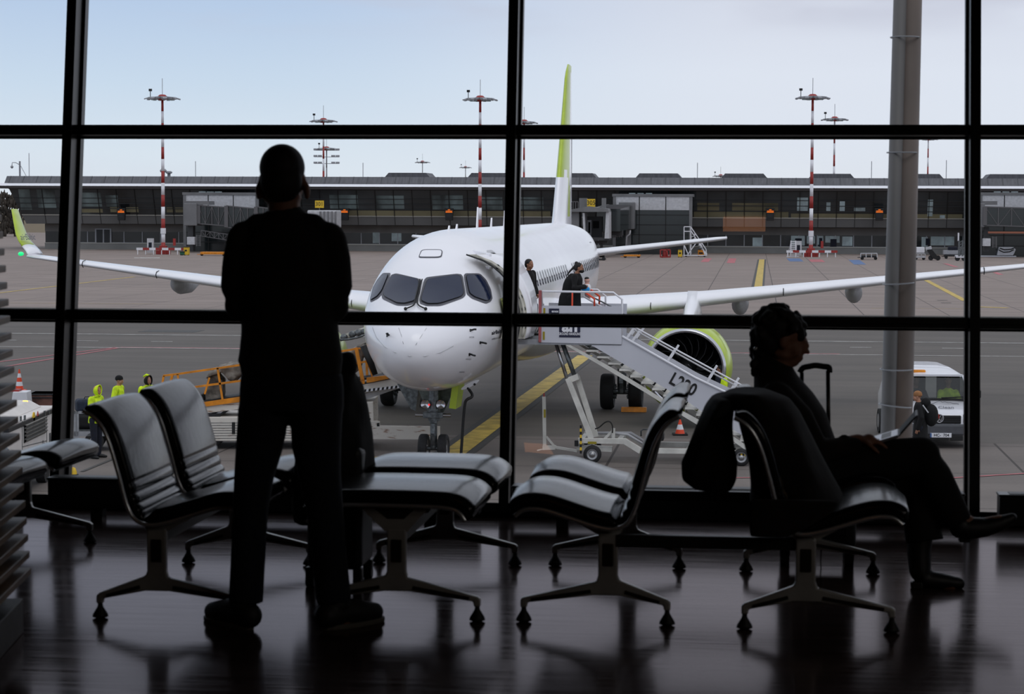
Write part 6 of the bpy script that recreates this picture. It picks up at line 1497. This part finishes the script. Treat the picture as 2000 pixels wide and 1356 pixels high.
F_,r=stand('yellow_marker','small yellow ground marker at the lower corner of the left window','marker',143,928); MB().use(m_yellow).lathe([(.09,0),(.08,.08),(.05,.16),(0,.18)],n=14).build('dome',r); MB().use(m_black).cyl((0,0,0),(0,0,.02),.12,14).build('base',r)
# ================================================================ tandem seating
m_leather=mat('black_leather',(14,14,16),.20,spec=.26,var=.15,scale=30,bump=.04)
m_cast=mat('cast_aluminium_legs',(186,184,180),.32,metal=.35,var=.08,scale=6)
m_castd=mat('cast_leg_dark',(70,66,62),.35,metal=.8)
m_edge=mat('seat_edge_steel',(225,225,228),.25,metal=.75)
m_beam=mat('beam_dark_grey',(46,46,48),.4,metal=.5)
CH_=[(-.357,.418),(-.335,.437),(-.308,.447),(-.265,.447),(-.219,.438),(-.131,.410),(-.06,.388),(0,.376),(.045,.381),(.08,.405),(.103,.45),(.118,.50),(.133,.56),(.150,.62),(.168,.68),(.188,.73),(.212,.768),(.240,.795),(.275,.812)]
OT_=[(-.275,.395),(-.255,.425),(-.22,.443),(-.15,.450),(0,.452),(.15,.452),(.23,.448),(.285,.430),(.325,.400),(.345,.380)]
def dense(P,n=4): return [(p.x,p.z) for p in spline([(a,0,b) for a,b in P],n)]
def pad(P,th,y0,y1,sx,ribs=None,er=.018,up=1):
    """cushion following a side profile; th(t) thickness, across y0..y1"""
    n=len(P); R=[]
    for i,(u,z) in enumerate(P):
        a=P[max(0,i-1)];b=P[min(n-1,i+1)]; d=Vector((b[0]-a[0],0,b[1]-a[1])).normalized(); nn=Vector((-d.z,0,d.x))*up
        t=i/(n-1); h=th*min(1,(math.sin(PI*min(1,max(0,t*6 if t<.0833 else (1-t)*6 if t>.9167 else .5)))))**.5 if 0 else th*min(1,max(.25,min(t,1-t)*12)**.5)
        if ribs: h*=ribs(t)
        ring=[]
        for y,k in ((y0,.0),(y0,.55),(y0+er*.5,.88),(y0+er*2.6,1.0),((y0+y1)/2,1.22),(y1-er*2.6,1.0),(y1-er*.5,.88),(y1,.55),(y1,0)):
            p=Vector((u,0,z))+nn*(h*k+.006); ring.append(Vector((p.x*sx,y,p.z)))
        R.append(ring)
    return MB().use(m_leather).rings(R)
def leg(root,y,sx,f=.325,rr=.228,sym=False):
    if sym: f,rr=.315,.30
    L=MB().use(m_cast)
    out=[(-f,.098),(-f-.013,.090),(-f-.013,.058),(-f+.013,.058),(-f+.015,.078),(-.05,.112),(.045,.112),(rr-.015,.078),(rr-.013,.058),(rr+.013,.058),(rr+.013,.090),(rr,.101),(.045,.172),(.038,.19),(.038,.355),(-.038,.355),(-.038,.19),(-.045,.165)]
    L.prism([(a*sx,b) for a,b in out],y-.016,y+.016); o=L.build('leg',root,bevel=.007,seg=3)
    R=MB().use(m_castd)
    R.bx(-.022,.022,y-.0195,y+.0195,.225,.315)
    R.build('post_inlay',o,bevel=.004)
    for e,xx in ((-1,-f),(1,rr)):
        q=MB().use(m_castd); a=Vector((sx*e*.065,y-.0165,.128)); b=Vector((sx*(xx-e*.03),y-.0165,.090)); q.bar(a,b,.006,.014,up=(0,0,1)); q.build('arm_groove',o)
        q=MB().use(m_black).lathe([(.010,.062),(.010,.050),(.012,.044),(.029,.016),(.031,.006),(.016,0),(0,0)],(sx*xx,y,0),n=20); q.build('foot_glide',o)
    return o
def bench(label,o,sx,back=True,far=True):
    """sx +1: front edge towards -x (faces left); -1: faces right"""
    r=thing('tandem_bench',label,'seating',loc=o,rz=-PSI)
    MB().use(m_beam).bx(-.028,.028,0,1.34,.30,.352).build('beam',r,bevel=.004)
    for y in (0,1.34): leg(r,y,sx,sym=not back)
    P=dense(CH_ if back else OT_)
    for y0 in (-.055,.705):
        y1=y0+.635
        # steel edge frames both sides with a thin shell between
        for y in (y0,y1):
            MB().use(m_edge).tube([(u*sx,y,z) for u,z in P],.0085,8,True).build('side_edge',r)
        s=MB().use(m_black); n=len(P); s.raw([(u*sx,y,z) for u,z in P for y in (y0,y1)]+[(u*sx+.0,y,z-.004) for u,z in P for y in (y0,y1)],[(2*i,2*i+1,2*i+3,2*i+2) for i in range(n-1)]+[(2*n+2*i,2*n+2*i+2,2*n+2*i+3,2*n+2*i+1) for i in range(n-1)],True); s.build('shell',r)
        if back:
            k=next(i for i,p in enumerate(P) if p[0]>.035)
            pad(P[:k],.052,y0+.012,y1-.012,sx,up=1).build('seat_cushion',r)
            rb=lambda t:(.72+.28*abs(math.sin(PI*t*4/.36))**.6) if t<.36 else 1.0
            pad([( (1-0)*a,b) for a,b in dense(CH_,10)[len(dense(CH_,10))*8//18:]],.034,y0+.012,y1-.012,sx,ribs=rb,up=1).build('back_cushion',r)
            br=[(-.15,.405),(.02,.372),(.075,.395),(.04,.345),(-.04,.345)]
        else:
            pad(P,.050,y0+.012,y1-.012,sx,up=1).build('seat_cushion',r); br=[(-.13,.445),(.15,.445),(.045,.345),(-.045,.345)]
        for y in (y0+.06,y1-.06) if back else (y0+.05,y1-.06):
            MB().use(m_cast).prism([(a*sx,b) for a,b in br],y-.008,y+.008).build('seat_bracket',r,bevel=.002)
            if not back: MB().use(m_black).prism([(a*sx,b) for a,b in ((-.07,.433),(.085,.433),(.035,.395),(-.03,.395))],y-.010,y+.010).build('bracket_opening',r)
    return r
O1=atz(308,1210,0);O2=atz(1187,1219,0);O3=atz(775,1210,0);O4=atz(1572,1232,0)
bench('black leather two seat bench with backrests left of the standing person, facing right',O1,-1)
bench('backless black leather two seat bench between the standing person and central mullion',O3,-1,back=False)
fb=Fr(O1,-PSI); pf=atz(176,1060,0); ax_,ay_=fb.ax,fb.ay
bench('black leather bench half hidden behind the slatted screen at far left',pf-ax_*.325-ay_*1.34,-1)
b2=bench('empty black leather two seat bench facing left, back to back with the seated person',O2,1)
b4=bench('black leather two seat bench facing right on which the seated person sits',O4,-1)
f2=Fr(O2,-PSI); l4=f2.loc(O4)
MB().use(m_beam).bx(.03,l4.x-.03,-.02,.02,.302,.350).build('link_beam',b2,bevel=.003)
l=f2.loc(O4+f2.ay*1.34); MB().use(m_beam).bx(.03,l.x-.03,1.32,1.36,.302,.350).build('link_beam',b2,bevel=.003)
# ================================================================ standing person, seen from behind
FM=Fr(atz(565,1228,0),0)
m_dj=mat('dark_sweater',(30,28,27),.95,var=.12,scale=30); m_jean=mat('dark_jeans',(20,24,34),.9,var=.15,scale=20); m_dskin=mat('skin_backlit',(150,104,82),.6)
m_shoe=mat('dark_shoe',(24,23,22),.6); m_sole=mat('shoe_sole',(92,88,78),.6); m_dcoat=mat('black_coat',(17,16,15),.95,var=.15,scale=20)
man=thing('person','person seen from behind in dark sweater and dark jeans standing with folded arms','person',fr=FM)
def m_(x,y,d=0): return FM.px(x,y,d)
PM=1/512.
b=MB(); HC=m_(552,352,.02)
head(b,HC,(.02,1,-.05),s=1.06)
caps(b,[m_(556,430),m_(554,392,.01)],[.066,.060]); b.ell(m_(505,374),(.012,.022,.036)); b.ell(m_(600,374),(.012,.022,.036)); caps(b,[m_(500,460),m_(615,460)],[.05,.05])
caps(b,[m_(560,480),m_(562,700)],[.12,.12]); b.ell(m_(562,730),(.13,.09,.12))
for s,sx_,ex,hx in ((-1,476,462,600),(1,644,660,530)):
    P=[m_(sx_,470),m_(ex,585,.03),m_(hx,575 if s<0 else 600,.27)]; caps(b,P,[.05,.045,.03]); hand(b,P[2],(P[2]-P[1]).normalized(),Vector((0,-.6,-.4)),s,.5,1.02)
LEG={-1:[(520,790,.075),(507,870,.070),(493,985,.058),(485,1090,.05),(479,1185,.04)],1:[(612,790,.075),(617,870,.070),(632,985,.060),(645,1090,.05),(652,1185,.04)]}
for s in (-1,1):
    P=LEG[s]; caps(b,[m_(x,y) for x,y,_ in P],[r for *_,r in P]); q=m_(P[-1][0],1215); b.ell(q+Vector((s*.03,.04,.0)),(.04,.06,.035))
melt('body',b,man,.009,2,m_dskin)
# hair
b=MB(); b.ell(HC+Vector((0,-.016,.046)),(.086,.106,.090),20,14); b.ell(HC+Vector((0,-.048,-.005)),(.080,.065,.085),18,12); melt('hair',b,man,.008,1,m_hair)
# sweater
b=MB(); R=[]
for y,xl,xr,dp in ((412,534,588,.06),(420,522,594,.08),(432,502,612,.10),(448,480,634,.12),(475,468,650,.135),(530,470,654,.14),(600,470,656,.14),(650,470,662,.135),(690,466,668,.135),(706,463,670,.14),(712,467,667,.137),(733,470,667,.135)):
    a=m_(xl,y);c=m_(xr,y); cx=(a.x+c.x)/2; w=(c.x-a.x)/2; R.append([Vector((cx+w*math.cos(t)*(abs(math.cos(t))**-.12 if abs(math.cos(t))>.05 else 1),.015+dp*math.sin(t),a.z)) for t in [2*PI*i/28 for i in range(28)]])
b.rings(R)
for s,pts in ((-1,((478,466,.068),(466,510,.062),(461,560,.060),(466,596,.056))),(1,((642,468,.068),(654,510,.062),(659,560,.058),(655,600,.055)))):
    P=[m_(x,y,.01) for x,y,_ in pts]; rr=[r for *_,r in pts]; e=m_(530 if s>0 else 590,575 if s<0 else 598,.22); caps(b,P+[e],rr+[.045],14)
caps(b,[m_(505,446),m_(610,446)],[.058,.058])
b.tube([m_(553,406,.01),m_(556,424,.01)],[.064,.085],18)
melt('sweater',b,man,.010,4,m_dj)
# jeans
b=MB(); R=[]
for y,xl,xr,dp in ((728,470,668,.125),(760,467,672,.13),(800,466,672,.13)):
    a=m_(xl,y);c=m_(xr,y); cx=(a.x+c.x)/2; w=(c.x-a.x)/2; R.append([Vector((cx+w*math.cos(t),.01+dp*math.sin(t),a.z)) for t in [2*PI*i/24 for i in range(24)]])
b.rings(R)
for s,P in ((-1,[(515,800,.097),(507,870,.090),(496,930,.076),(489,1000,.067),(484,1100,.066),(480,1176,.066)]),(1,[(618,800,.100),(618,870,.094),(625,930,.080),(635,1000,.070),(645,1100,.066),(652,1176,.068)])):
    b.tube([m_(x,y) for x,y,_ in P],[r for *_,r in P],20); b.ell(m_(*P[0][:2]),P[0][2])
melt('jeans',b,man,.010,4,m_jean)
for s,(hx,tx) in ((-1,(474,400)),(1,(656,734))):
    h=m_(hx,1219,.0); h.z=0; t=Vector((m_(tx,1204).x,.15,0)); d=(t-h).normalized(); b=MB()
    caps(b,[h-d*.045+Vector((0,0,.055)),h+d*.05+Vector((0,0,.062)),h+d*.13+Vector((0,0,.045)),t-d*.02+Vector((0,0,.040))],[.050,.052,.048,.038]); b.ell(h+Vector((0,0,.10)),(.055,.055,.05))
    sh=melt('shoe',b,man,.008,3,m_shoe)
    n=Vector((-d.y,d.x,0)); R=[]
    for k in range(20):
        a=2*PI*k/20; c=h+d*.09; ln=(t-h).length/2+.045; R.append(c+d*(ln*math.cos(a))+n*(.048*math.sin(a)))
    MB().use(m_sole).rings([[p+Vector((0,0,0)) for p in R],[p+Vector((0,0,.020)) for p in R]],smooth=False).build('sole',sh,bevel=.004)
# ---------------------------------------------------------------- suitcase and draped coat beside the standing person
FC=Fr(atz(655,1150,0),-PSI)
def c_(x,y,d=0): return FC.px(x,y,d)
sc=thing('suitcase','black four wheeled suitcase under a draped coat beside the standing person','suitcase',fr=FC)
a=c_(597,1120);c=c_(706,1120)
m_case=mat('suitcase_black',(22,22,24),.5,var=.1)
MB().use(m_case).bx(a.x,c.x,0,.30,.075,.60).build('shell',sc,bevel=.035,seg=4)
b=MB().use(m_dark); 
for i in range(5): x=a.x+.03+(c.x-a.x-.06)*i/4; b.bx(x-.006,x+.006,-.004,.304,.11,.57)
b.build('shell_ribs',sc)
for x in (a.x+.015,c.x-.02):
    for y in (.03,.27): w_=MB().use(m_black).cyl((x-.018,y,.028),(x+.018,y,.028),.028,18).build('caster_wheel',sc); MB().use(m_dark).bx(x-.02,x+.02,y-.02,y+.02,.04,.085).build('caster_fork',w_,bevel=.006)
b=MB().use(m_steel); b.tube([(a.x+.04,.20,.6),(a.x+.04,.20,.90)],.008,8); b.tube([(c.x-.10,.20,.6),(c.x-.10,.20,.90)],.008,8); b.build('handle_rods',sc); MB().use(m_black).bx(a.x+.025,c.x-.085,.185,.215,.89,.92).build('handle_grip',sc,bevel=.01)
co=thing('coat','black hooded coat draped over the suitcase beside the standing person','coat',fr=FC); co['label']='black hooded coat draped over the suitcase handle beside the standing person'
b=MB(); R=[]
for y,xl,xr,d0,d1 in ((728,620,672,.12,.26),(760,600,690,.06,.34),(800,582,700,.0,.40),(860,566,708,-.06,.42),(930,561,714,-.09,.42),(985,560,716,-.10,.40),(1010,562,700,-.08,.36),(1024,566,640,-.05,.3)):
    p=c_(xl,y);q=c_(xr,y); cx=(p.x+q.x)/2;w=(q.x-p.x)/2; R.append([Vector((cx+w*math.copysign(abs(math.cos(t))**.7,math.cos(t))*(1+.04*math.sin(5*t+y)),(d0+d1)/2+(d1-d0)/2*math.sin(t)*(1+.08*math.sin(7*t+y*.02)),p.z)) for t in [2*PI*i/36 for i in range(36)]])
b.rings(R); b.ell(c_(676,714,.15),(.050,.06,.06)); b.ell(c_(674,742,.15),(.045,.07,.05)); b.ell(c_(655,725,.18),(.08,.08,.05))
melt('fabric',b,co,.011,5,m_dcoat)
b=MB(); b.ell(c_(679,700,.15),(.035,.05,.03)); b.ell(c_(668,705,.2),(.05,.05,.03)); melt('hood',b,co,.010,3,m_dcoat)
# ================================================================ seated person
FP=Fr(O4,-PSI); D0=1.0
def p_(x,y,d=0): return FP.px(x,y,D0+d)
m_wj=mat('dark_brown_jacket',(24,20,18),.95,var=.2,scale=18); m_wt=mat('black_trousers',(16,16,18),.9,var=.1); m_boot=mat('black_boot',(18,18,20),.5)
wo=thing('person','person in dark jacket seated facing right with legs crossed and a laptop','person',fr=FP)
b=MB(); hc=p_(1533,664); fwd=Vector((1,0,-.22)); Rh=head(b,hc,fwd,s=.98)
caps(b,[p_(1510,745),p_(1524,708)],[.062,.052])
caps(b,[p_(1515,790),p_(1545,900),p_(1570,945)],[.12,.12,.13]); caps(b,[p_(1512,775,-.15),p_(1512,775,.15)],[.055,.055])
for s in (-1,1):
    P=[p_(1512,778,s*.17),p_(1590,880,s*.20),p_(1676,860,s*.10)]; caps(b,P,[.05,.04,.028]); 
    hand(b,P[2],(1,0,-.08),(0,0,-1),-s if 0 else s,.55,.98)
# crossed leg (near) and standing leg (far)
caps(b,[p_(1580,945,-.09),p_(1805,885,-.06),p_(1868,1010,-.02)],[.085,.058,.042]); caps(b,[p_(1868,1010,-.02),p_(1905,1030,-.02),p_(1955,1018,-.02)],[.04,.036,.028])
caps(b,[p_(1580,950,.09),p_(1790,935,.06),p_(1800,1090,.02)],[.085,.058,.040]); caps(b,[p_(1800,1090,.02),p_(1805,1135,.02),p_(1860,1142,.02)],[.04,.036,.028])
melt('body',b,wo,.009,2,m_dskin)
# hair: short curly mop, thicker at the nape
b=MB(); random.seed(11)
def hh(x,y,d=0,r=.05): b.ell(p_(x,y,d),r,10,8)
b.ell(p_(1517,640),(.098,.095,.082),16,12); b.ell(p_(1500,662),(.068,.085,.085),16,12)
for k in range(150):
    a=random.uniform(-.45,3.7); rr=random.uniform(.9,1.06); dd=random.uniform(-.085,.085); w=math.sqrt(max(.1,1-(dd/.11)**2))
    hh(1518+50*rr*w*math.cos(a),646-46*rr*w*math.sin(a),dd,random.uniform(.011,.024))
for k in range(40): hh(1475+random.uniform(-6,14),690+random.uniform(-12,40),random.uniform(-.05,.05),random.uniform(.012,.02))
for k in range(24): hh(1540+random.uniform(-12,18),622+random.uniform(-14,12),random.uniform(-.06,.06),random.uniform(.010,.018))
melt('hair',b,wo,.008,1,m_hair)
MB().use(m_edge).ell(p_(1476,681,-.09),.008,10,8).build('earring',wo)
# jacket
b=MB(); R=[]
for y,xl,xr,dp in ((712,1474,1545,.075),(735,1472,1560,.13),(765,1472,1588,.19),(800,1475,1612,.21),(850,1485,1630,.20),(900,1500,1645,.19),(950,1515,1650,.19),(985,1525,1640,.18)):
    p=p_(xl,y);q=p_(xr,y); cx=(p.x+q.x)/2;w=(q.x-p.x)/2; R.append([Vector((cx+w*math.cos(t),D0+dp*math.sin(t),p.z)) for t in [2*PI*i/28 for i in range(28)]])
b.rings(R)
for s in (-1,1): caps(b,[p_(1516,778,s*.17),p_(1560,820,s*.20),p_(1598,882,s*.20),p_(1668,872,s*.12)],[.072,.066,.060,.042],14)
b.tube([p_(1507,735),p_(1522,705)],[.10,.072],18)
for k in range(14): b.ell(p_(1648+random.uniform(-6,10),860+random.uniform(-8,14),random.choice((-1,1))*.13+random.uniform(-.02,.02)),.016,8,6)
melt('jacket',b,wo,.010,4,m_wj)
b=MB(); b.ell(p_(1585,945),(.14,.19,.10))
for pts in (((1580,940,-.08,.11),(1690,905,-.08,.095),(1800,890,-.05,.082),(1824,930,-.03,.075),(1853,985,-.02,.068),(1872,1022,-.02,.062)),((1580,950,.09,.11),(1790,940,.07,.085),(1797,1000,.05,.078),(1806,1058,.03,.080))):
    P=[p_(x,y,d) for x,y,d,_ in pts]; rr=[q[3] for q in pts]; b.tube(P,rr,18); [b.ell(P[i],rr[i]*.98) for i in range(len(P)-1)]
melt('trousers',b,wo,.010,4,m_wt)
for nm,pts,heel in (('boot',((1866,1008,-.02,.05),(1876,1030,-.02,.05),(1893,1032,-.02,.048),(1925,1030,-.02,.042),(1955,1022,-.02,.034),(1977,1012,-.02,.022)),(1884,1052)),('boot',((1800,1030,.03,.052),(1795,1075,.03,.052),(1797,1115,.02,.048),(1806,1132,.02,.044),(1840,1136,.02,.036),(1874,1140,.02,.026)),(1790,1143))):
    b=MB(); P=[p_(x,y,d) for x,y,d,_ in pts]; caps(b,P,[q[3] for q in pts],14); bo=melt(nm,b,wo,.008,2,m_boot)
    q=p_(*heel,.0); MB().use(m_boot).box(q,(.05,.05,.03)).build('heel',bo,bevel=.006)
# laptop
lp=thing('laptop','thin silver laptop open on the lap of the seated person','laptop',fr=FP)
a=p_(1714,874,-.12);c=p_(1757,861,-.12)
m_lap=mat('laptop_silver',(186,190,200),.3,metal=.6)
_d=ray(1765,850); WV=Vector((_d.dot(FP.ax),_d.dot(FP.ay),0)).normalized()
for nm,y0,y1 in (('base',-.12,.14),):
    v=(Vector((c.x,0,c.z))-Vector((a.x-.03,0,a.z-.01))).normalized()
    P0=Vector((a.x-.03,D0+y0,a.z+.004)); n=Vector((-v.z,0,v.x)); Lb=(Vector((c.x,0,c.z))-Vector((P0.x,0,P0.z))).length
    b=MB().use(m_lap); P1=P0+v*Lb; w=WV*(y1-y0); b.raw([P0,P1,P1+w,P0+w,P0+n*.012,P1+n*.012,P1+w+n*.012,P0+w+n*.012],[(0,3,2,1),(4,5,6,7),(0,1,5,4),(1,2,6,5),(2,3,7,6),(3,0,4,7)]); ba=b.build('base',lp,bevel=.003)
    k=MB().use(m_dark); q0=P0+v*.05+n*.0125+WV*.03; q1=P1-v*.03+n*.0125+WV*.03; ww=WV*(y1-y0-.06); k.raw([q0,q1,q1+ww,q0+ww],[(0,1,2,3)]); k.build('keyboard',ba)
    t=p_(1784,818,-.12); T=Vector((t.x,D0+y0,t.z)); B0=P1+n*.008; dv=(T-B0).normalized(); n2=Vector((-dv.z,0,dv.x)); T=B0+dv*.115
    s_=MB().use(m_case).raw([B0,T,T+w,B0+w,B0-n2*.006,T-n2*.006,T+w-n2*.006,B0+w-n2*.006],[(0,1,2,3),(4,7,6,5),(0,4,5,1),(1,5,6,2),(2,6,7,3),(3,7,4,0)]).build('lid',lp)
    MB().use(mat('laptop_screen',(14,14,16),.7)).raw([B0+n2*.002+dv*.01+WV*.01,B0+n2*.002+dv*.105+WV*.01,B0+n2*.002+dv*.105+w-WV*.01,B0+n2*.002+dv*.01+w-WV*.01],[(0,1,2,3)]).build('screen',s_)
# suitcase behind the seated person
FQ=Fr(atz(1597,1108,0),-PSI)
def s__(x,y,d=0): return FQ.px(x,y,d)
r=thing('suitcase','black wheeled suitcase with raised telescopic handle behind the seated person','suitcase',fr=FQ)
a=s__(1520,1090);c=s__(1672,1090); zt=s__(1600,905).z
MB().use(m_case).bx(a.x,c.x,0,.24,.075,zt).build('shell',r,bevel=.035,seg=4); MB().use(m_dark).bx(a.x+.04,c.x-.04,-.012,.0,.14,zt*.6).build('front_pocket',r,bevel=.006)
for x in (a.x+.03,c.x-.03):
    for y in (.03,.21):
        w_=MB().use(m_black).cyl((x-.02,y,.032),(x+.02,y,.032),.032,18).build('caster_wheel',r); MB().use(m_dark).bx(x-.022,x+.022,y-.024,y+.024,.04,.085).build('caster_fork',w_,bevel=.006)
hL=[s__(1566,800,.1),s__(1566,728,.1)]; hR=[s__(1620,800,.1),s__(1617,724,.1)]
b=MB().use(m_castd); b.tube([Vector((hL[0].x,.1,zt)),hL[1]],.010,8); b.tube([Vector((hR[0].x,.1,zt)),hR[1]],.010,8); b.build('handle_rods',r)
MB().use(m_black).tube(spline([s__(1562,728,.1),s__(1568,719,.1),s__(1580,716,.1),s__(1593,714,.1),s__(1608,716,.1),s__(1619,718,.1),s__(1620,728,.1)],4),.0135,10).build('handle_grip',r)
MB().use(m_black).tube([s__(1604,1065,-.02),s__(1603,1100,-.03),s__(1605,1132,-.03)],.003,6).build('luggage_strap',r)
# coats hung over the near seat of the right hand bench
def blob_coat(name,label,rows,fr,extra=(),mm=m_dcoat,vox=.011,part='fabric'):
    r=thing(name,label,'coat',fr=fr); b=MB(); R=[]
    for y,xl,xr,d0,d1 in rows:
        p=fr.px(xl,y,(d0+d1)/2);q=fr.px(xr,y,(d0+d1)/2); cx=(p.x+q.x)/2;w=(q.x-p.x)/2
        R.append([Vector((cx+w*math.copysign(abs(math.cos(t))**.75,math.cos(t))*(1+.03*math.sin(5*t+y)),(d0+d1)/2+(d1-d0)/2*math.sin(t)*(1+.07*math.sin(6*t+y*.03)),p.z)) for t in [2*PI*i/36 for i in range(36)]])
    b.rings(R)
    for (x,y,d,rad) in extra: b.ell(fr.px(x,y,d),rad)
    melt(part,b,r,vox,5,mm); return r
blob_coat('jacket','black jacket hanging down behind the near backrest between the two right hand benches',((772,1392,1440,.12,.5),(790,1378,1436,.08,.56),(830,1360,1430,.05,.6),(870,1344,1434,.05,.6),(905,1330,1440,.06,.58),(932,1331,1438,.08,.55),(948,1350,1434,.12,.5),(956,1385,1428,.18,.44)),FP)
r=blob_coat('coat','long dark brown coat spread over the near seat and backrest beside the seated person',((762,1425,1500,.12,.5),(775,1398,1540,.1,.54),(800,1436,1560,.06,.58),(850,1448,1585,.03,.6),(900,1460,1610,.02,.6),(950,1464,1638,.02,.6),(985,1466,1662,.0,.6)),FP,mm=m_wj)
b=MB(); R=[]
for y,xl,xr in ((975,1464,1640),(1000,1462,1625),(1030,1462,1575),(1048,1464,1540)):
    p=FP.px(xl,y,-.085);q=FP.px(xr,y,-.085); cx=(p.x+q.x)/2;w=(q.x-p.x)/2; R.append([Vector((cx+w*math.cos(t),-.085+.03*math.sin(t)*(1+.1*math.sin(8*t)),p.z)) for t in [2*PI*i/28 for i in range(28)]])
b.rings(R); melt('hanging_hem',b,r,.009,3,m_wj)
m_fur=mat('mottled_fur_trim',(96,84,66),.95,c2=(24,20,17),scale=40,sharp=(.42,.6))
b=MB(); random.seed(5)
for k in range(60):
    t=random.random(); x=1478+44*t+random.uniform(-9,9); y=838+135*t; b.ell(FP.px(x,y,.02-.03*t+random.uniform(-.01,.01)),random.uniform(.014,.024),8,6)
melt('fur_trim',b,r,.009,2,m_fur)
